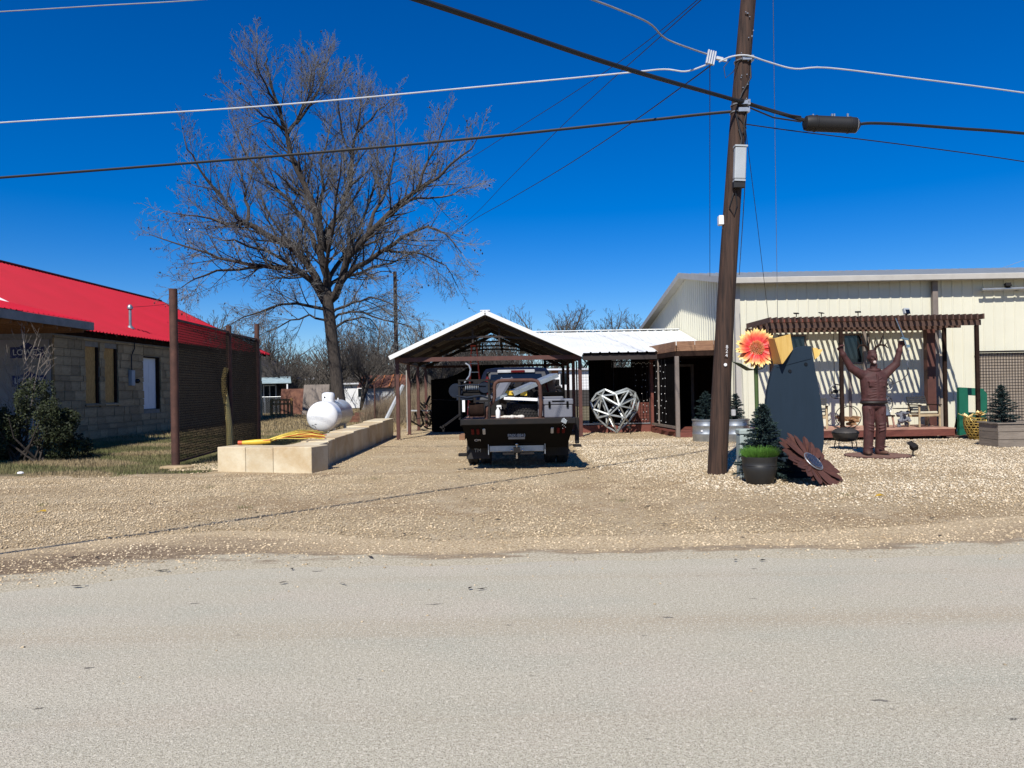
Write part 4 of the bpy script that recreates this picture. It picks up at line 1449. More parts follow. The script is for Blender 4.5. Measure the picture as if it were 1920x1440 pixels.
# brushy thicket: one mass
parts_ = []
for (nb, x0, x1, y0, y1, hmax, wd_) in ((52000, -36, 26, 66, 84, 3.6, .03), (62000, -30, 1, 66, 78, 7.2, .03), (16000, 4, 20, 70, 84, 5.0, .03)):
    bx = x0 + (x1 - x0) * nr.random(nb)
    by = y0 + (y1 - y0) * nr.random(nb)
    hgt = hmax * (.78 + .22 * np.sin(bx * .51 + y0) + .16 * np.sin(bx * 1.23 + 2)) * (.3 + .7 * nr.random(nb))
    zb = hgt * (nr.random(nb) ** 1.4)
    a = nr.random(nb) * 6.283
    ln = .5 + 1.0 * nr.random(nb)
    v = np.zeros((nb, 3, 3), np.float32)
    v[:, 0] = np.stack([bx - wd_, by, zb], 1)
    v[:, 1] = np.stack([bx + wd_, by + .02, zb], 1)
    v[:, 2] = np.stack([bx + np.cos(a) * ln * .6, by + np.sin(a) * ln * .5, zb + ln * .8], 1)
    parts_.append(v)
v = np.concatenate(parts_)
tag(raw('thicket', v.reshape(-1, 3), np.arange(len(v) * 3).reshape(-1, 3), M['far_bark']), 'grey brown thicket of bare brush along the back of the yards', 'thicket', kind='stuff')
nb = 9000
bx = -7.2 + 5.2 * nr.random(nb)
by = 35 + 5 * nr.random(nb)
a = nr.random(nb) * 6.283
ln = .5 + 1.5 * nr.random(nb) * np.clip(1.2 - np.abs(bx + 4.6) / 3, .2, 1)
v = np.zeros((nb, 3, 3), np.float32)
v[:, 0] = np.stack([bx - .009, by, -.02 + 0 * bx], 1)
v[:, 1] = np.stack([bx + .009, by, -.02 + 0 * bx], 1)
v[:, 2] = np.stack([bx + np.cos(a) * ln * .3, by + np.sin(a) * ln * .3, ln], 1)
tag(raw('dry_weeds', v.reshape(-1, 3), np.arange(nb * 3).reshape(-1, 3), M['brush']), 'tall tan dry weeds behind the carport posts', 'weeds', kind='stuff')


# ------------------------------------------------------------------ bush and sapling by the house
def leaf_cloud(balls, n, size, seed, aspect=.5):
    g = np.random.default_rng(seed)
    vol = np.array([b[3] * b[4] * b[5] for b in balls]) ** .8
    k = g.choice(len(balls), n, p=vol / vol.sum())
    B = np.array(balls)[k]
    d = g.normal(size=(n, 3))
    d /= np.linalg.norm(d, axis=1)[:, None]
    rr = (.45 + .6 * g.random(n) ** .6)[:, None]
    c = B[:, :3] + d * B[:, 3:6] * rr
    c = c[c[:, 2] > .02]
    n = len(c)
    t = g.normal(size=(n, 3))
    t[:, 2] += .3
    t /= np.linalg.norm(t, axis=1)[:, None]
    u = np.cross(t, g.normal(size=(n, 3)))
    u /= np.linalg.norm(u, axis=1)[:, None]
    s = (size * (.6 + .8 * g.random(n)))[:, None]
    v = np.stack([c - t * s, c + u * s * aspect, c + t * s, c - u * s * aspect], 1)
    return v.reshape(-1, 3), np.arange(n * 4).reshape(-1, 4)


bu = thing('evergreen_bush', 'dense dark evergreen bush before the wrapped house wall', 'bush', (-11.9, 18.2, 0))
g_ = random.Random(4)
balls = []
for k in range(46):
    x = g_.uniform(-2.1, 1.1)
    top = 1.05 + .75 * math.exp(-((x - .4) / .45) ** 2) + .12 * math.sin(x * 7)
    if x > .75:
        top -= (x - .75) * 1.0
    z = g_.uniform(.12, max(.2, top))
    s = g_.uniform(.2, .38)
    balls.append((x, g_.uniform(-.6, .6) * (1 - .4 * z), z, s, s, s * g_.uniform(.7, 1.4)))
for k in range(26):
    x = g_.uniform(-2.0, 1.15)
    top = 1.05 + .75 * math.exp(-((x - .4) / .45) ** 2)
    balls.append((x, g_.uniform(-.5, .3), top + g_.uniform(-.1, .12), .07, .07, .26))
V, Fq = leaf_cloud(balls, 44000, .032, 3)
raw('foliage', V, Fq, M['bush'], bu, k=4)['kind'] = 'stuff'
b = MB()
for i in range(14):
    a = rnd.uniform(0, 6.28)
    b.tube([(rnd.uniform(-.5, .5), 0, 0), (math.cos(a) * .5, math.sin(a) * .4, .6), (math.cos(a) * .9, math.sin(a) * .6, 1.1)], [.03, .02, .008], 5)
build('stem', b, M['bark'], bu)['kind'] = 'stuff'
sp = thing('bare_sapling', 'pale bare sapling with thin stems standing in the evergreen bush', 'sapling', (0, 0, 0))
w = Wood(77, .006)
for i in range(6):
    d = Vector((w.r.uniform(-.22, .3), w.r.uniform(-.2, .2), 1)).normalized()
    w.grow(Vector((w.r.uniform(-.2, .2), w.r.uniform(-.1, .1), 0)), d, w.r.uniform(2.3, 3.1), .024, 2, .7, {1: 6, 2: 3.2})
w.finish(sp, M['sapling'], M['sapling'])
sp.location = (-12.75, 19.2, 0)
# ------------------------------------------------------------------ utility pole and lines
up_ = thing('utility_pole', 'dark creosoted wooden utility pole leaning over the gravel', 'utility pole', (3.62, 13.3, 0))
UB, UT = Vector((3.62, 13.3, -.05)), Vector((4.46, 13.3, 9.6))
UP = lambda z: UB.lerp(UT, (z - UB.z) / (UT.z - UB.z))
pts, rr = [], []
for i in range(15):
    t = i / 14
    p = UB.lerp(UT, t)
    p.x += -.06 * math.sin(t * math.pi)
    pts.append(p)
    rr.append(.172 - .045 * t + rnd.uniform(-.002, .002))
build('post', MB().tube(pts, rr, 18), M['pole_wood'], up_, world=True, smooth=True)
UX = lambda z: UP(z) + Vector((-.06 * math.sin((z + .05) / 9.65 * math.pi), 0, 0))


def on_pole(z, dx=0, dy=-.17):
    q = UX(z)
    return Vector((q.x + dx, q.y + dy, z))


num = build('number_tag', MB().box(on_pole(2.16, .0, -.176), (.055, .006, .2)), M['pole_wood'], up_, world=True)
for i, ch in enumerate('824'):
    q = on_pole(2.24 - i * .075, .01, -.182) - Vector(up_.location)
    text(ch, .085, M['white_print'], q, (R(90), 0, 0), up_, name='number', ext=.003)
build('round_tag', MB().lathe([(.028, 0), (.028, -.012)], 14, on_pole(1.93, .0, -.172), axis='y'), M['white_print'], up_, world=True)
b = MB()
for z in (7.33, 6.55, 6.42):
    b.tube([on_pole(z, .15 * math.cos(a), .15 * math.sin(a) + 0) for a in [k * 6.283 / 12 for k in range(13)]], .014, 6)
    b.box(on_pole(z, .02, -.16), (.16, .05, .07)).box(on_pole(z + .01, .12, -.13), (.05, .06, .09))
build('band', b, M['galv'], up_, world=True)['kind'] = 'stuff'
b = MB()
b.tube([on_pole(7.3, .1, -.1), on_pole(7.0, .13, -.12), on_pole(6.7, -.02, -.17), on_pole(6.4, -.1, -.14), on_pole(6.1, -.02, -.17), on_pole(5.95, .05, -.16)], .014, 6)
b.tube([on_pole(6.4, .1, -.12), on_pole(6.15, .06, -.17), on_pole(5.95, .1, -.15)], .012, 6)
b.tube([on_pole(6.3, -.05, -.16), on_pole(6.1, .12, -.13), on_pole(6.0, .03, -.17)], .01, 6)
b.tube([on_pole(4.95, -.03, -.16), on_pole(4.7, -.09, -.15), on_pole(4.55, .0, -.17), on_pole(4.75, .04, -.17), on_pole(4.95, .0, -.17)], .01, 6)
b.tube([on_pole(7.3, -.1, -.12), on_pole(7.1, -.2, -.13), on_pole(7.0, -.32, -.12), on_pole(7.2, -.36, -.1), on_pole(7.35, -.25, -.1)], .008, 5)
build('drip_loop', b, M['cable_black'], up_, world=True, smooth=True)['kind'] = 'stuff'
b = MB()
for i in range(16):
    z = rnd.uniform(6.6, 8.3)
    b.box(on_pole(z, rnd.uniform(-.09, .1), -.152), (.014, .03, .014))
build('staple', b, M['galv'], up_, world=True)['kind'] = 'stuff'
bx_ = thing('terminal_box', 'pale grey cable terminal box strapped high on the leaning pole', 'box', on_pole(5.45, .02, -.2))
build('case', MB().box((0, -.02, .0), (.2, .12, .56), (0, R(3), 0)), M['box_grey'], bx_, bevel=.02, seg=2)
build('cap', MB().box((.018, -.02, .3), (.22, .14, .03), (0, R(3), 0)).box((-.016, -.02, -.3), (.19, .12, .03), (0, R(3), 0)), M['box_grey'], bx_)
build('bottom_plug', MB().box((-.02, -.01, -.37), (.2, .1, .1)), M['cable_black'], bx_)
build('tail', MB().tube([(.03, 0, .31), (.06, .02, .45), (.02, .04, .62)], .02, 6), M['cable_black'], bx_, smooth=True)
wb = thing('white_box', 'small white plastic box on the side of the leaning pole', 'box', on_pole(4.5, -.19, -.02))
build('case', MB().box((0, 0, 0), (.09, .12, .17)), M['white_paint'], wb, bevel=.012)
build('lead', MB().tube([(.03, 0, -.08), (.05, -.02, -.5), (.03, -.02, -1.4)], .006, 5), M['cable_grey'], wb)
cn = thing('cable_connector', 'cluster of white cable clamps beside the top of the pole', 'connector', (0, 0, 0))
cq = at(1333, 106, 13.25)
cn.location = cq
b = MB()
for k in range(4):
    b.box((-.06 + k * .04, 0, .0 - k * .012), (.025, .05, .24), (0, R(12), 0))
b.box((.15, 0, -.04), (.12, .05, .05), (0, R(14), 0)).box((.24, 0, -.07), (.08, .04, .04), (0, R(10), 0))
build('clamp', b, M['cable_white'], cn)['kind'] = 'stuff'


def wire(name, label, pts, r, m, sag=0.0, n=40, wob_=0):
    """pts: world points; smooth line through them"""
    P = []
    for i in range(len(pts) - 1):
        p0 = pts[max(i - 1, 0)]
        p1, p2 = pts[i], pts[i + 1]
        p3 = pts[min(i + 2, len(pts) - 1)]
        k = max(3, int(n / (len(pts) - 1)))
        for j in range(k):
            t = j / k
            q = .5 * ((2 * p1) + (p2 - p0) * t + (2 * p0 - 5 * p1 + 4 * p2 - p3) * t * t + (3 * p1 - p0 - 3 * p2 + p3) * t ** 3)
            P.append(q)
    P.append(pts[-1])
    o = thing(name, label, 'cable', pts[0])
    build('strand', MB().tube(P, r, 7), m, o, world=True, smooth=True)
    return o


wire('overhead_cable', 'white cable sagging from the pole connector to the left across the tree',
     [at(-420, 262, 15.4), at(0, 230, 14.9), at(480, 200, 14.3), at(960, 157, 13.8), at(1180, 136, 13.5), at(1245, 130, 13.45), at(1285, 134, 13.4), at(1318, 124, 13.3), at(1333, 117, 13.25)], .0145, M['cable_white'])
wire('overhead_cable', 'thick black cable running from the pole to the left below the white one',
     [at(-420, 362, 16.2), at(0, 333, 15.6), at(450, 298, 14.9), at(820, 266, 14.3), at(1180, 229, 13.6), at(1310, 215, 13.4), UX(6.44) + Vector((-.14, -.02, 0))], .026, M['cable_black'])
_a, _c = UX(6.55) + Vector((-.05, -.2, 0)), at(780, -2, 8.2)
w3 = wire('overhead_cable', 'thickest black cable crossing over the road to the leaning pole',
          [_c + (_c - _a) * 2.2 + Vector((0, 0, .5)), _c + (_c - _a) * .9, _c, _c.lerp(_a, .5) - Vector((0, 0, .05)), _a, at(1516, 228, 13.37)], .034, M['cable_black'], n=60)
b = MB()
P0 = [UX(6.55) + Vector((-.05, -.2, .05)), at(1450, 211, 13.3), at(1502, 219, 13.35)]
b.tube(P0, .016, 6).tube([p - Vector((0, 0, .09)) for p in P0], .014, 6)
build('lashed_wire', b, M['cable_black'], w3, world=True, smooth=True)
wire('overhead_cable', 'black cable leaving the splice case to the right',
     [at(1606, 234, 13.4), at(1630, 231, 13.42), at(1690, 233, 13.5), at(1800, 241, 13.7), at(1920, 250, 13.9), at(2300, 285, 14.6)], .027, M['cable_black'])
spc = thing('splice_case', 'fat black cylindrical splice case hanging on the black cable', 'splice case', at(1558, 233, 13.38))
b = MB().lathe([(.05, -.5), (.125, -.46), (.14, -.4), (.14, -.3), (.15, -.29), (.15, -.27), (.14, -.26), (.14, .3), (.15, .31), (.15, .33), (.14, .34), (.135, .44), (.09, .49), (.04, .52)], 16, axis='x')
o = build('case', b, M['cable_black'], spc, smooth=True)
o.rotation_euler = (0, R(3.5), 0)
b = MB()
for x in (-.32, .02, .06, .3):
    b.box((x, 0, .155), (.025, .03, .06))
build('hanger', b, M['galv'], spc)['kind'] = 'stuff'
build('end_ring', MB().tube([(.44, .13 * math.cos(a), .13 * math.sin(a) - .03) for a in [k * 6.283 / 14 for k in range(15)]], .008, 5), M['cable_grey'], spc)
wire('overhead_cable', 'grey twisted cable rising from the connector over the road',
     [at(1328, 102, 13.25), at(1312, 97, 13.2), at(1262, 79, 12.9), at(1240, 66, 12.7), at(1215, 42, 12.4), at(1150, 14, 11.7), at(1060, -22, 10.8), at(800, -150, 8.5)], .015, M['cable_grey'])
wire('overhead_cable', 'white cable leaving the pole to the right edge of the sky',
     [at(1348, 116, 13.2), at(1372, 106, 13.15), at(1402, 104, 13.1), at(1440, 116, 13.2), at(1490, 129, 13.3), at(1550, 127, 13.4), at(1700, 145, 13.8), at(1920, 174, 14.4), at(2300, 230, 15.4)], .014, M['cable_white'])
wire('overhead_cable', 'thin black cable sloping down to the right below the splice case',
     [UX(6.2) + Vector((.13, -.05, 0)), at(1500, 247, 13.6), at(1700, 272, 14.3), at(1920, 303, 15.2), at(2300, 365, 16.5)], .01, M['cable_black'])
FPT = at(745, 512, 46)
HOUSE_TO = at(367, 551, 36)
wire('overhead_cable', 'thin service drop from the pole top to the mast on the red roof',
     [UX(9.3), at(1305, 2, 14.4), at(1228, 66, 16.2), at(1150, 124, 18.0), at(1060, 184, 20.2), at(960, 247, 22.8), at(856, 312, 25.5), at(640, 437, 30), HOUSE_TO * .5 + at(367, 551, 33) * .5, at(318, 569, 32.5), MAST], .0085, M['cable_black'], n=80)
wire('overhead_cable', 'thin wire from the pole top down to the far street light pole, upper one',
     [UX(9.25), at(1312, 2, 14.6), at(1230, 76, 17), at(1140, 156, 20.5), at(1050, 240, 25), at(950, 340, 31.5), at(870, 420, 38), FPT + Vector((0, 0, -.15))], .01, M['cable_black'], n=80)
wire('overhead_cable', 'thin wire from the connector down to the far street light pole, lower one',
     [at(1338, 118, 13.3), at(1300, 147, 14.2), at(1170, 240, 18.5), at(1050, 318, 24.5), at(950, 377, 31), at(865, 428, 38.5), FPT + Vector((0, 0, -.3))], .012, M['cable_black'], n=80)
wire('overhead_cable', 'grey line crossing the upper left corner of the sky',
     [at(-300, 40, 17), at(0, 22, 16.4), at(180, 11, 16), at(420, -4, 15.6), at(900, -50, 14.8)], .012, M['cable_grey'])
wire('guy_wire', 'thin dark drop wire hanging from the connector down to the metal roof', [at(1331, 118, 13.3), at(1331, 300, 17), at(1331, 518, 22)], .008, M['cable_black'])
wire('guy_wire', 'thin pale guy wire just right of the leaning pole', [at(1449, -40, 14.4), at(1453, 250, 16.8), at(1458, 602, 20.0)], .006, M['cable_grey'])
wire('guy_wire', 'thin slanting guy wire from the pole to the pergola roof', [UX(6.15) + Vector((.14, 0, 0)), at(1420, 420, 15.8), at(1441, 597, 20.0)], .006, M['cable_black'])
wire('guy_wire', 'dark wire running down close beside the pole to the building eave', [UX(6.2) + Vector((.14, .02, 0)), at(1397, 340, 14.5), at(1386, 515, 21.0)], .009, M['cable_black'])
wire('guy_wire', 'short thin wire in the sky over the right end of the steel roof', [at(1880, 502, 24), at(1930, 484, 26), at(2100, 420, 30)], .007, M['cable_grey'])

fp = thing('street_light', 'thin dark far pole with a curved lamp arm beside the pecan tree', 'street light', (0, 0, 0))
fb = at(745, 782, 46)
fp.location = (fb.x, 46, 0)
build('post', MB().tube([(0, 0, -.1), (0, 0, FPT.z + .1)], [.15, .11], 10), M['far_pole'], fp, smooth=True)
build('arm', MB().tube([(0, 0, FPT.z - .1), (-.3, 0, FPT.z + .12), (-.9, 0, FPT.z + .12), (-1.3, 0, FPT.z - .02)], .035, 6), M['galv'], fp, smooth=True)
build('lamp', MB().ball((-1.42, 0, FPT.z - .1), (.16, .12, .1), 10, 6).tube([(-1.42, 0, FPT.z - .1), (-1.42, 0, FPT.z - .28)], .08, 8), M['white_lens'], fp, smooth=True)

# ------------------------------------------------------------------ propane tank
pt = thing('propane_tank', 'big white horizontal propane tank with a domed lid', 'propane tank', (-6.36, 25.0, 0))
prof = [(.01, -.26)]
for i in range(1, 9):
    a = math.pi / 2 * i / 8
    prof.append((.52 * math.sin(a), -.26 * math.cos(a)))
prof += [(.52, .9), (.522, .905), (.522, .93), (.52, .935), (.52, 2.2), (.52, 4.2)]
for i in range(1, 9):
    a = math.pi / 2 * i / 8
    prof.append((.52 * math.cos(a) + .001, 4.2 + .26 * math.sin(a)))
shell = build('shell', MB().lathe(prof, 40, (0, 0, .72), axis='y'), M['tank_white'], pt, smooth=True, angle=30)
build('dome', MB().lathe([(.22, 0), (.225, .12), (.225, .24), (.2, .3), (.12, .335), (.01, .34)], 24, (.0, 1.35, 1.2)), M['tank_white'], pt, smooth=True)
build('dome_hole', MB().lathe([(.03, 0), (.03, -.012)], 10, (-.09, 1.35 - .205, 1.36), axis='y'), M['black_matt'], pt)
build('lifting_lug', MB().box((0, .25, 1.26), (.03, .14, .09)).box((0, 3.9, 1.26), (.03, .14, .09)), M['tank_white'], pt)['kind'] = 'stuff'
for y in (.6, 3.5):
    for x in (-.3, .3):
        build('leg', MB().box((x, y, .16), (.08, .3, .34)), M['tank_white'], pt, bevel=.008)
b = MB()
for i in range(7):
    x, z = -.33 + i * .02 + rnd.uniform(-.02, .02), .47 + rnd.uniform(-.05, .07)
    y = -.26 * math.sqrt(max(0, 1 - ((x) ** 2 + (z - .72) ** 2) / .27)) - .004
    b.beam((x, y, z), (x + rnd.uniform(.03, .07), y, z - rnd.uniform(.02, .06)), .01, .008)
build('scratch', b, M['dark_wood'], pt)['kind'] = 'stuff'
pt.rotation_euler = (0, 0, R(5.5))

# rods lying on the wall
rb = thing('rod_bundle', 'bundle of yellow and orange fibreglass rods lying on the block wall', 'rods', (-4.9, 15.2, .5))
for i in range(34):
    col = 'yellow_rod' if i % 4 else 'orange_rod'
    s = rnd.uniform(-1, 1)
    k = rnd.random()
    tie = Vector((-5.08 + rnd.uniform(-.03, .03), 15.56 + s * .04, .55 + rnd.uniform(0, .05)))
    end = Vector((-4.02, 15.9, .535)).lerp(Vector((-4.72, 18.0, .62)), k) + Vector((rnd.uniform(-.08, .08), rnd.uniform(-.2, .2), rnd.uniform(0, .05)))
    mid = tie.lerp(end, .5) + Vector((rnd.uniform(-.08, .08), rnd.uniform(-.08, .08), rnd.uniform(.0, .13)))
    P = [tie - Vector((.35, .03, .03)), tie, tie.lerp(mid, .5) + Vector((0, 0, .02)), mid, mid.lerp(end, .5) + Vector((0, 0, .02)), end]
    build('rod', MB().tube(P, .011, 5), M[col], rb, world=True, smooth=True)
build('wrapping', MB().tube([(-5.62, 15.5, .545), (-5.35, 15.52, .555), (-5.05, 15.57, .565)], [.04, .055, .05], 10), M['strip_yellow'], rb, world=True, smooth=True)
build('end_cap', MB().tube([(-5.7, 15.49, .545), (-5.62, 15.5, .545)], .045, 10), M['orange_rod'], rb, world=True, smooth=True)

# ------------------------------------------------------------------ far yard
pf = thing('pallet_frame', 'stack of raw pine frames standing in the far yard', 'pallet', (0, 0, 0))
q = at(527, 770, 46)
pf.location = (q.x, 46, 0)
for k in range(2):
    for zz in (.1, .75, 1.0):
        build('rail', MB().box((0, k * .22, zz + .06), (1.3, .06, .1)), M['pine'], pf)
    for x in (-.62, .62):
        build('stile', MB().box((x, k * .22, .58), (.09, .08, 1.16)), M['pine'], pf)
    for x in (-.35, -.1, .15, .38):
        build('slat', MB().box((x, k * .22 + .05, .55), (.05, .02, .9)), M['pine'], pf)


def lean_sheet(label, x, y, w, h, m, tilt, ribs=False):
    o = thing('metal_sheet', label, 'sheet', (x, y, 0))
    b = MB()
    n = int(w / .2)
    for i in range(n):
        b.add([(-w / 2 + w * i / n, 0, 0), (-w / 2 + w * (i + .5) / n, -.03 if ribs else 0, 0), (-w / 2 + w * (i + 1) / n, 0, 0), (-w / 2 + w * i / n + tilt * .0, h * .3, h), (-w / 2 + w * (i + .5) / n, h * .3 - (.03 if ribs else 0), h), (-w / 2 + w * (i + 1) / n, h * .3, h)], [(0, 1, 4, 3), (1, 2, 5, 4)])
    s_ = build('panel', b, m, o)
    md = s_.modifiers.new('sheet', 'SOLIDIFY')
    md.thickness = .02
    build('prop', MB().beam((0, h * .31, h * .95), (0, h * .8, 0), .06), M['dark_wood'], o)
    return o


lean_sheet('flat rusted steel sheet leaning behind the pine frames', at(550, 760, 50).x, 50, 1.9, 1.75, M['rust_sheet'], 0)
lean_sheet('rusted ribbed sheet leaning left of the pecan trunk', at(590, 760, 49).x, 49, 1.7, 2.0, M['dry_wood'] if 'dry_wood' in M else M['brown_trim'], .1, True)
for i, (px0, px1, Y, lab) in enumerate(((655, 735, 36, 'long stack of rusty beams lying behind the block wall'), (590, 625, 44, 'short rusty beams lying left of the white tank'))):
    o = thing('steel_stack', lab, 'beams', (at((px0 + px1) / 2, 770, Y).x, Y, 0))
    L = (px1 - px0) * Y / 1400
    for k in range(7):
        zz = .12 + .16 * (k // 3)
        yy = (k % 3) * .3
        build('beam', MB().box((rnd.uniform(-.2, .2), yy, zz), (L * rnd.uniform(.8, 1.1), .12, .14), (0, 0, R(rnd.uniform(-5, 5)))), M['rust_sheet'], o)
fpst = thing('fence_post', 'thin dark steel post standing behind the block wall', 'post', (at(703, 770, 35).x, 35, 0))
build('shaft', MB().tube([(0, 0, -.05), (0, 0, 1.75)], .04, 8), M['rust_pipe'], fpst)
build('cap', MB().ball((0, 0, 1.75), .055, 8, 6), M['rust_pipe'], fpst)
lp = thing('leaning_post', 'weathered grey wooden post leaning beside the carport', 'post', (-4.7, 28.5, 0))
build('shaft', MB().beam((-4.75, 27.6, .35), (-4.1, 28.1, 1.75), .12, .1), M['far_grey'], lp, world=True, bevel=.01)
build('crossbar', MB().beam((-4.0, 29.35, .75), (-2.9, 29.5, .72), .05), M['far_grey'], lp, world=True)
build('upright', MB().tube([(-3.95, 28.0, 0), (-3.95, 28.0, 2.3)], .025, 8), M['pale_post'], lp, world=True)


def far_house(label, name, cat, px, Y, w, d, h, roof_h, m_wall, m_roof, windows=(), porch=None, ridge_x=True):
    o = thing(name, label, cat, (at(px, 760, Y).x, Y, 0))
    build('wall', MB().b2((-w / 2, 0, 0), (w / 2, d, h)), m_wall, o)
    e = .35
    if ridge_x:
        b = MB().prism([(-w / 2 - e, -e, h - .02), (-w / 2 - e, d / 2, h + roof_h), (-w / 2 - e, d + e, h - .02), (-w / 2 - e, d / 2, h + .0)], (w + 2 * e, 0, 0))
        b = MB().prism([(-w / 2 - e, -e, h + .004), (-w / 2 - e, d / 2, h + roof_h), (-w / 2 - e, d + e, h + .004)], (w + 2 * e, 0, 0))
    else:
        b = MB().prism([(-w / 2 - e, -e, h + .004), (0, -e, h + roof_h), (w / 2 + e, -e, h + .004)], (0, d + 2 * e, 0))
    build('roof', b, m_roof, o)
    for (x, z0, ww, hh) in windows:
        wn = build('window', MB().b2((x - ww / 2, -.03, z0), (x + ww / 2, -.005, z0 + hh)), M['window_dark'], o)
        build('window_frame', MB().b2((x - ww / 2 - .08, -.05, z0 - .08), (x - ww / 2, -.004, z0 + hh + .08)).b2((x + ww / 2, -.05, z0 - .08), (x + ww / 2 + .08, -.004, z0 + hh + .08)).b2((x - ww / 2, -.05, z0 + hh), (x + ww / 2, -.004, z0 + hh + .08)).b2((x - .03, -.05, z0), (x + .03, -.032, z0 + hh)), M['white_paint'], wn)
    return o


fh = far_house('dark gabled house with a pale metal awning past the red roof', 'far_house', 'house', 478, 54, 3.4, 5, 2.5, 1.5, M['far_dark'], M['far_dark'], [(1.1, .9, .8, 1.1), (.1, .9, .7, 1.1)], ridge_x=False)
build('awning', MB().prism([(-.5, -2.2, 2.15), (3.3, -2.2, 2.15), (2.6, 0, 2.62), (-.5, 0, 2.62)], (0, 0, .06)), M['blue_awning'], fh)
for x in (0.3, 3.0):
    build('awning_post', MB().box((x, -2.1, 1.08), (.09, .09, 2.15)), M['white_paint'], fh)
sh = far_house('small grey board shed under a rusted tin roof', 'tin_roof_shed', 'shed', 716, 58, 3.0, 4, 1.75, 1.0, M['far_grey'], M['rust_sheet'])
b = MB()
for i in range(5):
    b.beam((-1.4 + i * .68, -.37, 1.82), (-1.4 + i * .68, 1.98, 2.78), .09, .05)
build('roof_strip', b, M['far_orange'], sh)['kind'] = 'stuff'
for k in range(5):
    build('board', MB().box((0, -.02, .2 + k * .33), (2.95, .03, .3)), M['far_grey'], sh)
far_house('long pale trailer seen left of the pecan trunk', 'trailer_home', 'trailer', 585, 70, 8.5, 3, 2.6, .25, M['far_white'], M['far_white'], [(-2, 1.2, .9, .7), (2.2, 1.2, .9, .7)])
far_house('white trailer seen right of the pecan trunk', 'trailer_home', 'trailer', 672, 66, 3.6, 3, 2.1, .2, M['far_white'], M['far_white'], [(.4, 1.0, .8, .7)])
mh = far_house('white trailer home with an orange end seen through the walkway', 'trailer_home', 'trailer', 1112, 60, 6.6, 3.4, 2.9, .18, M['far_white'], M['far_white'], [(-2.35, 1.75, .5, .9), (1.2, 1.75, .7, .9)])
build('end_panel', MB().b2((-3.3, -.02, 2.45), (-2.75, -.006, 2.88)), M['far_orange'], mh)
build('skirting', MB().b2((-3.28, -.02, 0), (3.28, -.006, 1.3)), M['far_dark'], mh)
fc = thing('chain_link_fence', 'sagging chain link fence at the far yard past the screen', 'fence', (at(505, 760, 52).x, 52, 0))
b = MB()
for i in range(5):
    build('post', MB().tube([(-1.5 + i * 1.2, 0, 0), (-1.5 + i * 1.2, 0, 1.25)], .03, 6), M['galv'], fc)
build('top_rail', MB().tube([(-1.5, 0, 1.22), (3.3, 0, 1.22)], .022, 6), M['galv'], fc)
b = MB()
for i in range(40):
    x = -1.5 + i * .12
    b.beam((x, 0, 0), (x + 1.2 if x + 1.2 < 3.3 else 3.3, 0, 1.2), .008).beam((x, .01, 1.2), (x + 1.2 if x + 1.2 < 3.3 else 3.3, .01, 0), .008)
build('wire_mesh', b, M['galv'], fc)['kind'] = 'stuff'
bp_ = thing('brush_pile', 'tangled pile of cut branches beside the end of the wire screen', 'brush pile', (-7.6, 30.5, 0))
w = Wood(9, .01)
for i in range(22):
    d = Vector((w.r.uniform(-1, 1), w.r.uniform(-1, 1), w.r.uniform(.1, .8))).normalized()
    w.grow(Vector((w.r.uniform(-.8, .4), w.r.uniform(-.6, .6), .05)), d, w.r.uniform(.8, 1.6), .03, 1, .2, {1: 5})
V = np.array([tuple(v) for v in w.tw], np.float32)
raw('branch', V, np.array(w.tf, np.int32), M['far_bark'], bp_, k=4)['kind'] = 'stuff'
build('stick', w.big, M['far_bark'], bp_)['kind'] = 'stuff'
# ------------------------------------------------------------------ flatbed truck
tk = thing('flatbed_truck', 'black flatbed work truck parked tail to the road with a navy cab', 'truck', (0.1, 14.0, 0))
HW = 1.05
build('deck', MB().b2((-HW, .02, .94), (HW, 2.95, 1.0)), M['slab_rust'], tk, bevel=.006)
build('deck_rail', MB().b2((-HW - .03, -.03, .9), (HW + .03, .015, 1.01)), M['black_steel'], tk, bevel=.012)
for s in (-1, 1):
    build('side_rail', MB().b2((s * (HW + .03), .02, .88) if s > 0 else (-HW - .03, .02, .88), (s * HW + .0, 2.95, 1.005) if s < 0 else (HW + .0301, 2.95, 1.005)) if False else MB().box((s * (HW + .018), 1.485, .945), (.034, 2.93, .12)), M['black_steel'], tk, bevel=.006)
y_at = lambda z: (.9 - z) / .48 * .55
skp = [(0, .9), (.55, .42)]
build('rear_skirt', MB().add([(-HW, .0, .9), (HW, .0, .9), (HW - .1, .55, .42), (-HW + .1, .55, .42), (-HW, .06, .9), (HW, .06, .9), (HW - .1, .6, .44), (-HW + .1, .6, .44)],
      [(0, 1, 2, 3), (7, 6, 5, 4), (0, 4, 5, 1), (3, 2, 6, 7), (0, 3, 7, 4), (1, 5, 6, 2)]), M['black_paint'], tk)
for s in (-1, 1):
    build('side_skirt', MB().prism([(s * HW, .03, .88), (s * (HW - .1), .58, .42), (s * (HW - .1), 1.15, .42), (s * HW, 1.25, .88)], (-s * .04, 0, 0)), M['black_paint'], tk)
    build('side_skirt', MB().prism([(s * HW, 2.3, .88), (s * (HW - .06), 2.32, .5), (s * (HW - .06), 2.9, .5), (s * HW, 2.9, .88)], (-s * .4, 0, 0)), M['black_paint'], tk)
    for k, (dx, mm) in enumerate(((.86, 'red_lens'), (.76, 'red_lens'), (.645, 'white_lens'))):
        zc = .77
        yc = y_at(zc)
        o = build('tail_light', MB().box((s * dx, yc - .012, zc), (.055, .03, .17), (R(48.9), 0, 0)), M[mm], tk, bevel=.012)
th = math.atan2(.55, .48)
text('CM', .085, M['white_print'], (-.78, y_at(.6) - .008, .592), (R(90) + th, 0, 0), tk)
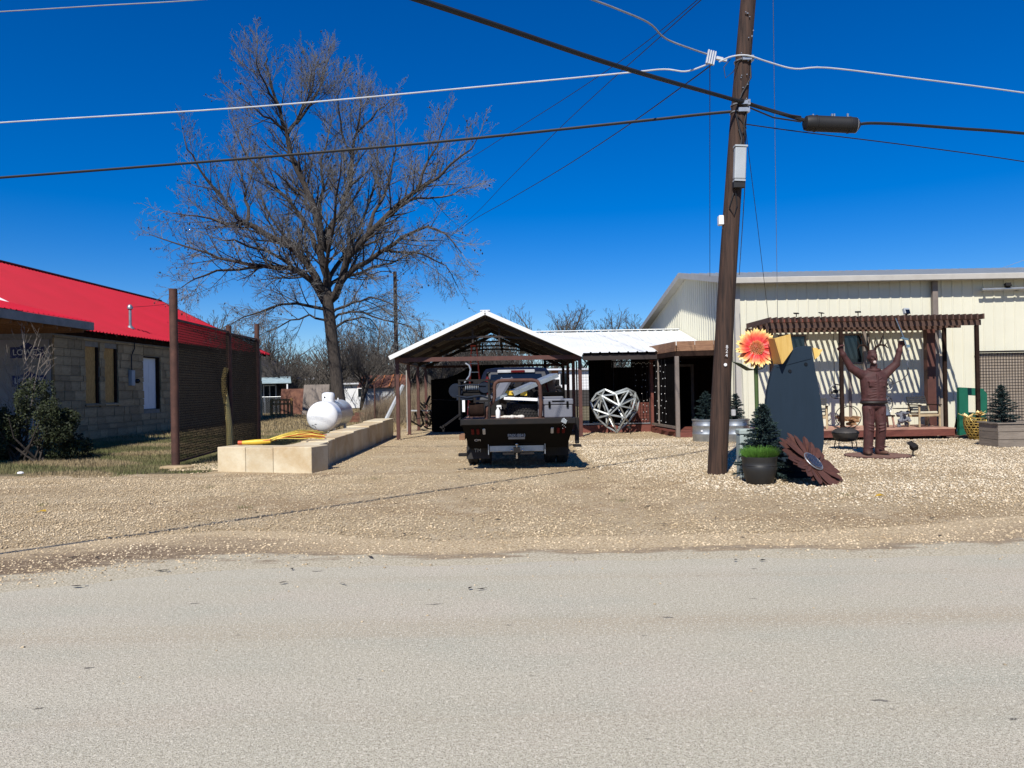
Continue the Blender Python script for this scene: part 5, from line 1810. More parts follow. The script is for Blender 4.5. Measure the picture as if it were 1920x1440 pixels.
pl = build('license_plate', MB().box((-.03, y_at(.69) - .015, .69), (.32, .012, .17)), M['plate'], tk, bevel=.004)
text('FNX-8843', .08, M['box_grey'], (-.03, y_at(.69) - .023, .68), (R(90), 0, 0), pl, ext=.001)
text('TEXAS', .03, M['box_grey'], (-.03, y_at(.69) - .023, .752), (R(90), 0, 0), pl, ext=.001)
hb = build('step_bumper', MB().b2((-.56, .5, .35), (.5, .58, .5)), M['galv'], tk, bevel=.008)
build('step_end', MB().b2((-.585, .46, .3), (-.57, .6, .53)).b2((.51, .46, .3), (.525, .6, .53)), M['galv'], tk)
hc = build('hitch', MB().b2((-.09, .38, .34), (.03, .5, .44)).b2((-.3, .42, .3), (.3, .5, .335)), M['black_steel'], tk)
build('ball', MB().ball((-.03, .4, .5), .032, 10, 8).tube([(-.03, .4, .43), (-.03, .4, .48)], .015, 8).tube([(-.03, .42, .33), (-.03, .42, .22)], .018, 8), M['chrome'], hc, smooth=True)
build('safety_ring', MB().ball((-.13, .39, .39), .02, 8, 6).ball((.08, .39, .39), .02, 8, 6), M['chrome'], hc)['kind'] = 'stuff'
for s in (-1, 1):
    f = build('mud_flap', MB().b2((s * .78 - .24, 1.18, .2), (s * .78 + .24, 1.2, .62)) if s > 0 else MB().b2((-1.02, .74, .2), (-.56, .76, .44)), M['rubber'], tk)
text('TM', .1, M['box_grey'], (-.8, .735, .36), (R(90), 0, 0), tk)


def wheel(x, y, w, dual=False):
    r = .4
    wl = build('wheel', MB().lathe([(.12, -.03), (.2, -.05), (.22, -.02), (.22, .02), (.2, .05), (.12, .03)], 20, axis='x'), M['galv'], tk, smooth=True)
    wl.location = (x, y, r)
    t = MB()
    for dx in ((-.13, .13) if dual else (0,)):
        t.lathe([(.22, dx - w / 2), (.33, dx - w / 2 - .01), (.385, dx - w / 2 + .01), (.4, dx - w / 2 + .04), (.4, dx - .02), (.388, dx - .015), (.388, dx + .015), (.4, dx + .02), (.4, dx + w / 2 - .04), (.385, dx + w / 2 - .01), (.33, dx + w / 2 + .01), (.22, dx + w / 2)], 32, axis='x', close=False)
    build('tyre', t, M['rubber'], wl, smooth=True)
    build('hub', MB().lathe([(.01, -.07 if x < 0 else .07), (.07, -.06 if x < 0 else .06), (.08, 0)], 12, axis='x'), M['chrome'], wl, smooth=True)


wheel(-.8, 1.75, .22, True)
wheel(.8, 1.75, .22, True)
wheel(-.82, 5.95, .24)
wheel(.82, 5.95, .24)
build('axle', MB().tube([(-.7, 1.75, .4), (.7, 1.75, .4)], .07, 8).ball((0, 1.75, .4), .16, 10, 8), M['black_steel'], tk)['kind'] = 'stuff'
build('chassis', MB().b2((-.45, .5, .62), (-.35, 6.6, .78)).b2((.35, .5, .62), (.45, 6.6, .78)).b2((-.35, 2.2, .6), (.35, 2.4, .78)).b2((-.35, .45, .5), (.35, .62, .7)), M['black_steel'], tk)['kind'] = 'stuff'
# cab, lofted
sec = [(.5, .93, 3.1, 5.5), (.62, .965, 3.06, 5.52), (1.25, .965, 3.05, 5.5), (1.36, .93, 3.08, 5.42), (1.95, .76, 3.22, 4.75), (2.03, .7, 3.32, 4.62), (2.06, .5, 3.5, 4.4)]
V, Fc = [], []
for (z, hw, y0, y1) in sec:
    c = .1
    V += [(-hw, y0 + c, z), (-hw + c, y0, z), (hw - c, y0, z), (hw, y0 + c, z), (hw, y1 - c, z), (hw - c, y1, z), (-hw + c, y1, z), (-hw, y1 - c, z)]
for i in range(len(sec) - 1):
    for k in range(8):
        Fc.append((i * 8 + k, i * 8 + (k + 1) % 8, i * 8 + 8 + (k + 1) % 8, i * 8 + 8 + k))
Fc += [tuple(range(7, -1, -1)), tuple((len(sec) - 1) * 8 + k for k in range(8))]
cab = build('cab', MB().add(V, Fc), M['navy_car'], tk, smooth=True, angle=35)
build('rear_window', MB().prism([(-.66, 3.085, 1.42), (.66, 3.085, 1.42), (.58, 3.19, 1.9), (-.58, 3.19, 1.9)], (0, -.012, .002)), M['glass_dark'], cab)
for s in (-1, 1):
    build('side_window', MB().prism([(s * .915, 3.35, 1.42), (s * .915, 5.15, 1.42), (s * .775, 4.6, 1.9), (s * .775, 3.42, 1.9)], (s * .012, 0, .003)), M['glass_dark'], cab)
    mr = build('door_mirror', MB().box((s * 1.12, 5.05, 1.42), (.2, .1, .3)).beam((s * .93, 5.1, 1.38), (s * 1.05, 5.07, 1.38), .04), M['black_paint'], cab, bevel=.02)
build('windscreen', MB().prism([(-.8, 5.34, 1.42), (.8, 5.34, 1.42), (.66, 4.82, 1.9), (-.66, 4.82, 1.9)], (0, .012, .01)), M['glass_dark'], cab)
bl = build('brake_light_bar', MB().box((0, 3.19, 1.965), (.86, .06, .075)), M['white_lens'], cab, bevel=.012)
build('red_lamp', MB().box((.04, 3.15, 1.962), (.32, .03, .06)), M['red_lens'], bl, bevel=.01)
build('hood', MB().prism([(-.93, 5.5, .55), (-.93, 5.5, 1.3), (-.9, 6.9, 1.18), (-.9, 7.0, .6)], (1.86, 0, 0)), M['navy_car'], tk, bevel=.06, seg=3)
build('grille', MB().b2((-.6, 7.0, .7), (.6, 7.03, 1.1)), M['black_steel'], tk)
for s in (-1, 1):
    build('headlight', MB().box((s * .75, 6.98, .98), (.24, .06, .16)), M['white_lens'], tk, bevel=.02)
build('front_bumper', MB().b2((-.98, 7.04, .42), (.98, 7.2, .66)), M['chrome'], tk, bevel=.03)
# headache rack and hoop rail
b = MB()
for x in (-.95, -.5, 0, .5, .95):
    b.box((x, 2.9, 1.36), (.05, .05, .7))
b.box((0, 2.9, 1.73), (1.95, .06, .06)).box((0, 2.9, 1.3), (1.95, .04, .04))
build('headache_rack', b, M['black_steel'], tk)['kind'] = 'stuff'
build('hoop_rail', MB().tube([(-.6, .28, 1.0), (-.6, .28, 1.14), (-.56, .29, 1.22), (-.47, .3, 1.33), (-.44, .3, 1.42), (-.44, .3, 1.6), (-.42, .3, 1.68), (-.36, .3, 1.72), (-.25, .3, 1.73), (.28, .3, 1.73), (.38, .3, 1.71), (.43, .3, 1.62), (.45, .32, 1.3), (.43, .34, 1.0)], .036, 12), M['rust_pipe'], tk, smooth=True, angle=80)
build('jack_leg', MB().b2((1.09, .3, .5), (1.17, .38, 1.0)).b2((1.05, .24, .44), (1.21, .44, .48)).b2((.9, .31, .66), (1.088, .37, .74)), M['black_steel'], tk, bevel=.008)
b = MB()
for k in range(9):
    b.ball((.86 + .03 * math.sin(k * 2.1), -.05, .99 - k * .022), .02 if k < 4 else .008, 6, 5)
build('coupler', b.box((.86, -.05, .95), (.1, .03, .07), (0, R(25), 0)), M['aluminium'], tk)['kind'] = 'stuff'
build('side_step', MB().b2((-1.16, .42, .28), (-.98, .52, .34)), M['black_steel'], tk, bevel=.01)
build('wood_chock', MB().b2((-1.17, .9, .56), (-1.06, 1.5, .66)), M['fascia_wood'], tk)
# ---- load on the bed
wl = thing('welder_generator', 'blue grey engine welder with an exhaust on the left of the truck bed', 'welder', (.1, 14.0, 1.0))
for x in (-1.1, -.54):
    for y in (.12, .62):
        build('frame_post', MB().box((x, y, .37), (.035, .035, .73)), M['black_steel'], wl)
build('frame_top', MB().box((-.82, .12, .745), (.6, .035, .03)).box((-.82, .62, .745), (.6, .035, .03)).box((-1.1, .37, .745), (.035, .46, .03)).box((-.54, .37, .745), (.035, .46, .03)), M['black_steel'], wl)['kind'] = 'stuff'
eng = build('engine', MB().box((-.82, .4, .56), (.46, .36, .24)).box((-.82, .22, .58), (.3, .06, .12)), M['black_steel'], wl, bevel=.012)
b = MB()
for k in range(7):
    b.box((-.98 + k * .04, .19, .62), (.018, .03, .1))
build('cooling_fin', b, M['galv'], eng)['kind'] = 'stuff'
build('flywheel', MB().lathe([(.1, -.03), (.12, 0), (.12, .06), (.02, .08)], 18, (-.62, .16, .6), axis='y'), M['blue_engine'], eng, smooth=True)
build('air_cleaner', MB().lathe([(.02, -.1), (.13, -.09), (.14, 0), (.14, .1), (.1, .13), (.02, .14)], 18, (-1.17, .26, .55), axis='y'), M['blue_engine'], eng, smooth=True)
b = MB().box((-1.0, .14, .4), (.3, .06, .05)).box((-.72, .15, .44), (.22, .05, .05)).tube([(-1.15, .12, .45), (-.95, .1, .42), (-.7, .1, .45), (-.56, .12, .4)], .02, 6)
build('pipework', b.tube([(-1.12, .1, .64), (-.9, .1, .66), (-.6, .12, .64)], .014, 6), M['blue_engine'], wl, smooth=True)['kind'] = 'stuff'
build('gauge_plate', MB().box((-1.02, .09, .26), (.05, .02, .22)), M['white_paint'], wl)
build('exhaust', MB().tube([(-1.02, .5, .7), (-.92, .5, .84), (-.9, .5, .96), (-.93, .5, 1.04), (-1.0, .5, 1.08)], .019, 10), M['galv'], wl, smooth=True)
rl2 = build('hose_reel', MB().lathe([(.15, -.15), (.15, -.14), (.05, -.14), (.05, .14), (.15, .14), (.15, .15)], 22, (-.78, .3, .18), axis='x'), M['black_steel'], wl, smooth=True, angle=30)
b = MB()
for k in range(11):
    x = -.9 + k * .024
    b.tube([(x, .3 + .125 * math.cos(a), .18 + .125 * math.sin(a)) for a in [j * 6.283 / 20 for j in range(21)]], .013, 6, cap=False)
build('hose', b, M['dark_wood'], rl2, smooth=True)['kind'] = 'stuff'
build('lever_arm', MB().beam((-1.1, .1, .1), (-1.38, .0, -.1), .035).box((-1.42, -.01, -.14), (.1, .03, .03), (0, R(30), 0)).box((-1.4, -.01, -.15), (.03, .03, .12)), M['black_steel'], wl)
tr = thing('spare_tyre', 'spare black truck tyre lying flat on the bed behind the hoop rail', 'tyre', (.3, 15.05, 1.01))
t = MB()
R0 = .41
t.lathe([(.22, 0.02), (.3, 0), (.37, .01), (.405, .05), (.41, .09), (.41, .2), (.405, .24), (.37, .28), (.3, .29), (.22, .27)], 36, close=False)
build('carcass', t, M['rubber'], tr, smooth=True)
b = MB()
for k in range(44):
    a = 6.283 * k / 44
    for j, z in enumerate((.06, .115, .17, .225)):
        aa = a + (.07 if j % 2 else 0)
        b.box((.415 * math.cos(aa), .415 * math.sin(aa), z), (.022, .042, .042), (0, 0, aa))
build('tread', b, M['rubber'], tr)['kind'] = 'stuff'
build('rim', MB().lathe([(.22, .06), (.2, .12), (.08, .12), (.05, .1)], 20), M['galv'], tr, smooth=True)
tr.rotation_euler = (R(7), 0, .4)
co = thing('cooler_box', 'grey hard cooler with two black latches on the truck bed corner', 'cooler', (.87, 14.28, 1.01))
build('body', MB().box((0, 0, .12), (.53, .34, .24)), M['grey_plastic'], co, bevel=.02, seg=2)
build('lid', MB().box((0, 0, .3), (.56, .37, .11)), M['grey_plastic'], co, bevel=.02, seg=2)
build('handle_slot', MB().box((0, -.187, .31), (.24, .008, .025)), M['black_matt'], co)
for x in (-.17, .17):
    build('latch', MB().box((x, -.19, .25), (.04, .03, .12)), M['black_matt'], co, bevel=.006)
bb = thing('storage_case', 'dark grey storage case standing behind the cooler', 'case', (.75, 14.75, 1.01))
build('body', MB().box((0, 0, .2), (.5, .34, .4)), M['grey_plastic'], bb, bevel=.02)
build('lid', MB().box((0, 0, .445), (.52, .36, .08)), M['black_matt'], bb, bevel=.02)


def tray(name, label, p, q, w, m, h=.05):
    o = thing(name, label, name.split('_')[-1], ((Vector(p) + Vector(q)) / 2))
    p, q = Vector(p), Vector(q)
    build('sheet', MB().beam(p, q, w, .012), m, o, world=True)
    d = (q - p).normalized()
    sd = d.cross(Vector((0, 0, 1))).normalized()
    up = sd.cross(d)
    for s in (-1, 1):
        e = sd * (s * (w / 2 + .007)) + up * (h / 2 - .006)
        build('flange', MB().beam(p + e, q + e, .012, h), m, o, world=True)
    return o


tray('metal_tray', 'long pale aluminium tray sloping up to the right over the load', (-.05, 14.9, 1.5), (.85, 15.2, 1.86), .42, M['aluminium'], -.07)
tray('metal_tray', 'white metal tray lying crosswise on top of the spare tyre', (-.15, 14.65, 1.37), (.5, 14.6, 1.33), .3, M['white_paint'])
tray('metal_tray', 'dark grey tray standing tilted behind the left of the hoop rail', (-.32, 14.75, 1.38), (-.08, 14.95, 1.78), .3, M['grey_plastic'])
tray('metal_tray', 'short grey tray resting low beside the hoop rail', (-.42, 14.6, 1.3), (-.1, 14.62, 1.45), .2, M['aluminium'])
tc2 = thing('tool_chest', 'low black tool chest across the truck bed behind the spare tyre', 'chest', (.28, 16.2, 1.0))
build('body', MB().box((0, 0, .28), (1.5, .5, .56)), M['black_steel'], tc2, bevel=.015)
build('lid', MB().box((0, 0, .585), (1.54, .54, .04)), M['black_steel'], tc2, bevel=.01)
build('latch', MB().box((-.3, -.265, .5), (.08, .03, .1)), M['aluminium'], tc2)
lv = thing('spirit_level', 'yellow and black barrier bar lying across the truck load', 'bar', (.1, 14.85, 1.48))
for k in range(5):
    build('band', MB().box((-.26 + k * .13, 0, 0), (.128, .06, .085)), M['black_matt'] if k in (2, 4) else M['strip_yellow'], lv)
lv.rotation_euler = (0, R(3), 0)
rg_ = thing('rag_bundle', 'crumpled off white rags on the rear edge of the truck bed', 'rags', (-.03, 14.22, 1.01))
bmx = MB()
for k in range(9):
    bmx.ball((-.16 + k * .045, rnd.uniform(-.03, .03), .025), (rnd.uniform(.04, .07), .06, rnd.uniform(.02, .045)), 8, 6)
o = build('cloth', bmx, M['rag'], rg_, smooth=True)
rm = o.modifiers.new('one', 'REMESH')
rm.mode = 'VOXEL'
rm.voxel_size = .012
bg_ = thing('leather_bag', 'worn brown leather tool bag leaning at the right of the truck load', 'bag', (.72, 15.25, 1.3))
build('body', MB().prism([(-.18, -.08, 0), (.26, -.08, 0), (.1, -.06, .48), (-.08, -.06, .5)], (0, .2, 0)), M['leather'], bg_, bevel=.03, seg=2)
build('strap', MB().tube([(-.06, -.1, .45), (.0, -.13, .25), (.05, -.1, .05)], .018, 6), M['red_lens'], bg_)
jg = thing('fire_extinguisher', 'small red extinguisher bottle beside the truck rear window', 'extinguisher', (-.52, 15.9, 1.45))
build('bottle', MB().lathe([(.05, 0), (.06, .02), (.06, .3), (.03, .36), (.025, .4)], 12), M['red_lens'], jg, smooth=True)
build('valve', MB().box((0, 0, .42), (.05, .08, .04)).beam((0, -.03, .44), (.06, -.09, .47), .02), M['black_matt'], jg)
cr_ = thing('clutter', 'odds and ends of bolts, bottles and cords on the truck bed', 'clutter', (.1, 15, 1.0))
b = MB()
for k in range(90):
    x, y = rnd.uniform(-.5, .9), rnd.uniform(.5, 2.3)
    b.box((x, y - .2, rnd.uniform(.1, .68)), (rnd.uniform(.03, .2), rnd.uniform(.03, .2), rnd.uniform(.03, .16)), (rnd.uniform(0, 1), rnd.uniform(0, 1), rnd.uniform(0, 3)))
build('scrap', b, M['black_steel'], cr_)
cr_.children[0]['kind'] = 'stuff'
cr_['kind'] = 'stuff'
wh = thing('white_bottle', 'small white spray bottle standing left of the spare tyre', 'bottle', (-.28, 14.4, 1.01))
build('body', MB().lathe([(.04, 0), (.045, .02), (.045, .14), (.02, .18), (.02, .21)], 12), M['white_paint'], wh, smooth=True)
build('trigger', MB().box((.02, -.01, .23), (.09, .03, .04)).box((.06, -.01, .2), (.015, .02, .05)), M['white_paint'], wh)

# ---- inside the carport
bt = thing('black_tarp', 'tall load under a black tarp inside the carport', 'tarp', (-2, 27.4, 0))
pr_ = [(-2.98, 0.02), (-2.98, 1.93), (-2.4, 1.98), (-2.0, 2.12), (-1.6, 2.34), (-1.1, 2.42), (-.3, 2.4), (-.25, .02)]
o = build('sheet', MB().prism([(x, 27.4, z) for x, z in pr_], (0, 3.3, 0)), M['black_matt'], bt, world=True, bevel=.04, seg=2)
build('tie_rope', MB().tube([(-2.99, 27.38, 1.2), (-2.0, 27.36, 1.15), (-1.0, 27.36, 1.2), (-.3, 27.37, 1.15)], .012, 6), M['cable_black'], bt, world=True)
ld = thing('step_ladder', 'red fibreglass step ladder standing behind the truck', 'ladder', (-1.33, 26.6, 0))
for s in (-1, 1):
    build('front_rail', MB().beam((s * .3, -.35, 0), (s * .09, 0, 3.08), .035, .07), M['ladder_red'], ld)
    build('back_rail', MB().beam((s * .3, .75, 0), (s * .09, .06, 3.06), .03, .05), M['ladder_red'], ld)
for k in range(9):
    t = (k + 1) / 10
    build('step', MB().box((0, -.35 + .35 * t, 3.08 * t), (2 * (.3 - .21 * t), .08, .03)), M['aluminium'], ld)
build('top_cap', MB().box((0, .03, 3.1), (.26, .16, .05)), M['ladder_red'], ld)
sc_ = thing('scrap_pile', 'dark tangled scrap iron beside the inner carport posts', 'scrap', (-3.2, 29.2, 0))
b = MB()
for k in range(60):
    p = Vector((rnd.uniform(-.5, .4), rnd.uniform(-.9, .9), rnd.uniform(.02, 1.0)))
    b.beam(p, p + Vector((rnd.uniform(-.4, .4), rnd.uniform(-.4, .4), rnd.uniform(-.3, .4))), rnd.uniform(.02, .07))
build('iron', b, M['black_steel'], sc_)['kind'] = 'stuff'

# ------------------------------------------------------------------ heart of galvanised bars
ht = thing('heart_sculpture', 'big faceted heart sculpture of galvanised bars before the walkway', 'sculpture', (3.42, 24.95, 0))
hv = {'A': (1210, 822, -.24), 'B': (1245, 985, -.46), 'C': (1000, 838, -.3), 'D': (1392, 772, -.3), 'E': (1490, 880, -.22), 'F': (1105, 1115, -.38), 'G': (1440, 1032, -.3),
      'Q': (1340, 1165, -.3), 'H': (1230, 1378, 0), 'I': (880, 1030, -.12), 'J': (1060, 748, -.1), 'K': (1385, 742, -.08), 'L': (852, 930, 0), 'N': (1556, 925, 0),
      'O': (945, 1165, -.1), 'P': (1525, 1065, -.05), 'S': (940, 808, -.04), 'T': (1500, 800, -.04), 'U': (1080, 1292, -.03), 'V': (1398, 1232, -.03), 'R': (1205, 800, 0)}
fe = 'AB AC AD BC BD BE BF BG BQ CF CI CO DE EG FI FQ FH GQ QH GP EP EN CJ AJ AR JR DK KR AK DN CL LI IO OF NP QP LO JS SL KT TN OU UH PV VH CS ET FU QV DT'.split()


def hp(k, back=False):
    x, y, d = hv[k]
    return Vector(((x - 1205) * .00228, -d if back else d, (1385 - y) * .00228 + .02))


done = set()
for e in fe:
    for bk in (False, True):
        p, q = hp(e[0], bk), hp(e[1], bk)
        key = tuple(sorted((tuple(round(c, 3) for c in p), tuple(round(c, 3) for c in q))))
        if key in done:
            continue
        done.add(key)
        build('bar', MB().beam(p, q, .046, .046, up=(0, -1, .2)), M['galv_bar'], ht)
hl = thing('path_light', 'small black spot lamp on a spike at the foot of the heart', 'lamp', (3.86, 24.5, 0))
build('stake', MB().tube([(0, 0, -.02), (0, 0, .14)], .012, 6), M['black_steel'], hl)
build('head', MB().tube([(0, -.02, .16), (-.06, .05, .24)], [.035, .05], 10), M['black_steel'], hl)

# ------------------------------------------------------------------ spruces, pots, planters


def spruce(name, label, loc, h, r, seed, n=90, group=None):
    o = thing(name, label, 'spruce', loc, 0, group)
    g = random.Random(seed)
    build('trunk', MB().tube([(0, 0, 0), (0, 0, h * .95)], [.03 * h, .006], 7), M['bark'], o)
    V, Fc = [], []
    for i in range(n):
        t = (i + .5) / n
        z = h * (.04 + .93 * t)
        L = r * (1 - t) ** .8 * g.uniform(.7, 1.15) + .03
        a = i * 2.4 + g.uniform(-.3, .3)
        d = Vector((math.cos(a), math.sin(a), g.uniform(-.1, .35) + .5 * t))
        m = max(6, int(L / .014))
        for k in range(m):
            s = (k + .5) / m
            c = Vector((0, 0, z)) + d * (L * s) - Vector((0, 0, .16 * L * s * s))
            for j in range(7):
                v = Vector((g.uniform(-1, 1), g.uniform(-1, 1), g.uniform(-.6, .8)))
                v = (v + d * .9).normalized() * g.uniform(.03, .055)
                sd = v.cross(Vector((g.uniform(-1, 1), g.uniform(-1, 1), g.uniform(-1, 1)))).normalized() * .009
                b0 = len(V)
                V += [c - sd, c + sd, c + v]
                Fc.append((b0, b0 + 1, b0 + 2))
    raw('needles', np.array([tuple(v) for v in V], np.float32), np.array(Fc, np.int32), M['spruce'], o)['kind'] = 'stuff'
    return o


def stock_tank(label, loc):
    o = thing('stock_tank', label, 'planter', loc, 0, 'round galvanised tubs by the porch')
    build('tub', MB().lathe([(.36, 0), (.37, .02), (.37, .17), (.38, .19), (.38, .22), (.37, .24), (.37, .4), (.38, .42), (.38, .45), (.37, .47), (.37, .57), (.392, .585), (.392, .61), (.36, .615), (.355, .58), (.35, .5)], 36, close=False), M['galv'], o, smooth=True, angle=50)
    build('soil', MB().lathe([(.01, .53), (.352, .53)], 24, close=False), M['soil'], o)
    return o


st1 = stock_tank('round galvanised tub with a spruce, half hidden left of the pole', (5.42, 20.95, 0))
build('sticker', MB().lathe([(.03, 0), (.03, -.006)], 12, (-.2, -.325, .3), axis='y'), M['white_print'], st1)
stock_tank('round galvanised tub with a spruce, just right of the pole', (6.18, 20.75, 0))
spruce('dwarf_spruce', 'small dark spruce in the galvanised tub left of the pole', (5.42, 20.95, .53), .85, .36, 1)
spruce('dwarf_spruce', 'small dark spruce in the galvanised tub right of the pole', (6.2, 20.75, .53), .78, .3, 2)
spruce('dwarf_spruce', 'dark blue spruce behind the black pot under the red flower', (4.14, 12.36, .0), 1.26, .46, 3, n=190)
spruce('dwarf_spruce', 'dark spruce in the weathered wooden planter at the right edge', (11.75, 17.95, .45), 1.0, .38, 4, n=110)
lt = thing('lantern', 'small pale glass lantern hung in front of the right tub spruce', 'lantern', (6.02, 20.35, .72))
build('glass', MB().lathe([(.06, 0), (.065, .02), (.065, .15), (.05, .18)], 10), M['white_lens'], lt)
build('cap', MB().lathe([(.07, .18), (.03, .23), (.005, .25)], 10), M['black_steel'], lt)
wpl = thing('wooden_planter', 'weathered grey board planter box at the right edge', 'planter', (12.2, 17.75, 0))
for k in range(3):
    z0 = .0 + k * .18
    build('board', MB().b2((-.88, -.36, z0), (.9, -.32, z0 + .172)), M['planter_wood'], wpl, bevel=.006)
    build('board', MB().b2((-.9, -.36, z0), (-.882, .36, z0 + .172)), M['planter_wood'], wpl)
    build('board', MB().b2((.902, -.36, z0), (.92, .36, z0 + .172)), M['planter_wood'], wpl)
    build('board', MB().b2((-.88, .32, z0), (.9, .36, z0 + .172)), M['planter_wood'], wpl)
build('cap_rail', MB().b2((-.93, -.39, .542), (.95, -.3, .572)).b2((-.93, .3, .542), (.95, .39, .572)).b2((-.93, -.297, .542), (-.85, .297, .572)).b2((.87, -.297, .542), (.95, .297, .572)), M['planter_wood'], wpl)
build('soil', MB().b2((-.88, -.32, .4), (.88, .32, .46)), M['soil'], wpl)
pot = thing('black_pot', 'round black resin pot of bright green grass in front of the cut out', 'pot', (3.92, 11.9, 0))
build('pot', MB().lathe([(.19, 0), (.205, .015), (.255, .2), (.268, .27), (.262, .285), (.27, .295), (.262, .31), (.266, .36), (.275, .4), (.278, .43), (.262, .435), (.25, .41), (.245, .38)], 40, close=False), M['pot_black'], pot, smooth=True, angle=50)
build('soil', MB().lathe([(.01, .4), (.25, .385)], 24, close=False), M['soil'], pot)
n = 2600
a = nr.random(n) * 6.283
rr_ = .22 * np.sqrt(nr.random(n))
px_, py_ = rr_ * np.cos(a), rr_ * np.sin(a)
hh = .08 + .13 * nr.random(n)
le = .16 * nr.random(n)
v = np.zeros((n, 3, 3), np.float32)
v[:, 0] = np.stack([px_ - .004, py_, .39 + 0 * a], 1)
v[:, 1] = np.stack([px_ + .004, py_ + .003, .39 + 0 * a], 1)
v[:, 2] = np.stack([px_ + np.cos(a) * le, py_ + np.sin(a) * le, .39 + hh], 1)
raw('grass', v.reshape(-1, 3), np.arange(n * 3).reshape(-1, 3), M['grass_pot'], pot)['kind'] = 'stuff'
b = MB()
for k in range(5):
    a0 = rnd.uniform(0, 6.28)
    b.tube([(.1 * math.cos(a0), .1 * math.sin(a0), .4), (.16 * math.cos(a0), .16 * math.sin(a0), .6), (.26 * math.cos(a0), .22 * math.sin(a0), .58)], .004, 4)
build('stalk', b, M['grass_pot'], pot)['kind'] = 'stuff'
pd_ = thing('utility_pedestal', 'pale green cable pedestal standing behind the black pot', 'pedestal', (3.98, 12.75, 0))
build('housing', MB().b2((-.14, -.12, -.02), (.14, .12, .72)), M['ped_green'], pd_, bevel=.015)
build('cap', MB().b2((-.15, -.13, .725), (.15, .13, .82)), M['ped_green'], pd_, bevel=.02)

# ------------------------------------------------------------------ red and yellow flower
fl_ = thing('flower_sculpture', 'tall red and yellow painted metal flower on a green stem', 'sculpture', (4.24, 12.95, 0))
pm = bpy.data.materials.new('petal_red_to_yellow')
pm.use_nodes = True
n_ = pm.node_tree
pr0 = n_.nodes['Principled BSDF']
pr0.inputs['Roughness'].default_value = .5
tc_ = n_.nodes.new('ShaderNodeTexCoord')
sx_ = n_.nodes.new('ShaderNodeSeparateXYZ')
nz_ = n_.nodes.new('ShaderNodeTexNoise')
nz_.inputs['Scale'].default_value = 30
ad_ = n_.nodes.new('ShaderNodeMath')
ad_.operation = 'MULTIPLY_ADD'
ad_.inputs[1].default_value = .07
rp_ = n_.nodes.new('ShaderNodeValToRGB')
rp_.color_ramp.elements[0].position = .215
rp_.color_ramp.elements[0].color = (.60, .035, .03, 1)
rp_.color_ramp.elements[1].position = .35
rp_.color_ramp.elements[1].color = (.86, .62, .22, 1)
e_ = rp_.color_ramp.elements.new(.285)
e_.color = (.72, .17, .06, 1)
n_.links.new(tc_.outputs['Object'], sx_.inputs[0])
n_.links.new(tc_.outputs['Object'], nz_.inputs['Vector'])
n_.links.new(nz_.outputs['Fac'], ad_.inputs[0])
n_.links.new(sx_.outputs['Y'], ad_.inputs[2])
n_.links.new(ad_.outputs[0], rp_.inputs[0])
n_.links.new(rp_.outputs[0], pr0.inputs['Base Color'])


def petal_mesh(L, w, notch, r0, fold=.012, th=.006):
    """a folded petal along +y, tip notched"""
    prof = [(r0, .35), (r0 + .25 * (L - r0), .7), (r0 + .55 * (L - r0), 1.0), (r0 + .85 * (L - r0), .85)]
    V, Fc = [], []
    for (y, k) in prof:
        V += [(-w / 2 * k, y, 0), (0, y, -fold), (w / 2 * k, y, 0)]
    m = len(V)
    V += [(-w * .28, L, .0), (0, L - notch, -fold * .6), (w * .28, L, 0)]
    for i in range(len(prof)):
        a = i * 3
        Fc += [(a, a + 1, a + 4, a + 3), (a + 1, a + 2, a + 5, a + 4)]
    return V, Fc


head = build('disc', MB().ball((0, 0, 0), (.1, .1, .05), 16, 8), M['flower_red'], fl_, smooth=True)
head.location = (.0, -.03, 2.2)
head.rotation_euler = (R(80), 0, R(-8))
petals = []
for lay in range(2):
    V, Fc = petal_mesh(.36 if lay == 0 else .33, .096, .035, .07)
    npet = 15
    proto = None
    for k in range(npet):
        if proto is None:
            proto = build('petal', MB().add(V, Fc), pm, head)
            sd = proto.modifiers.new('sheet', 'SOLIDIFY')
            sd.thickness = .005
            p_ = proto
        else:
            p_ = proto.copy()
            COL.objects.link(p_)
        a = 6.283 * (k + .5 * lay) / npet + rnd.uniform(-.05, .05)
        p_.rotation_euler = Euler((R(rnd.uniform(-4, 10) + 6 * lay), rnd.uniform(-.25, .25), a), 'XYZ')
        p_.location = (0, 0, .012 * lay)
b, b2_ = MB(), MB()
for k in range(90):
    rr0 = .1 * math.sqrt((k + .5) / 90)
    a = k * 2.39996
    p = Vector((rr0 * math.cos(a), rr0 * math.sin(a), .05 * math.sqrt(max(0, 1 - (rr0 / .104) ** 2))))
    d = (p + Vector((0, 0, .05))).normalized()
    b.tube([p, p + d * .035], [.007, .0055], 5)
    b2_.tube([p + d * .0352, p + d * .047], [.0075, .003], 5)
build('floret', b, M['flower_red'], head)['kind'] = 'stuff'
build('floret_tip', b2_, M['yellow_petal'], head)['kind'] = 'stuff'
build('stem', MB().tube([(0, .03, -.02), (.01, .03, 1.0), (0, .02, 1.9), (0, -.0, 2.17)], .035, 10), M['green_stem'], fl_, smooth=True)
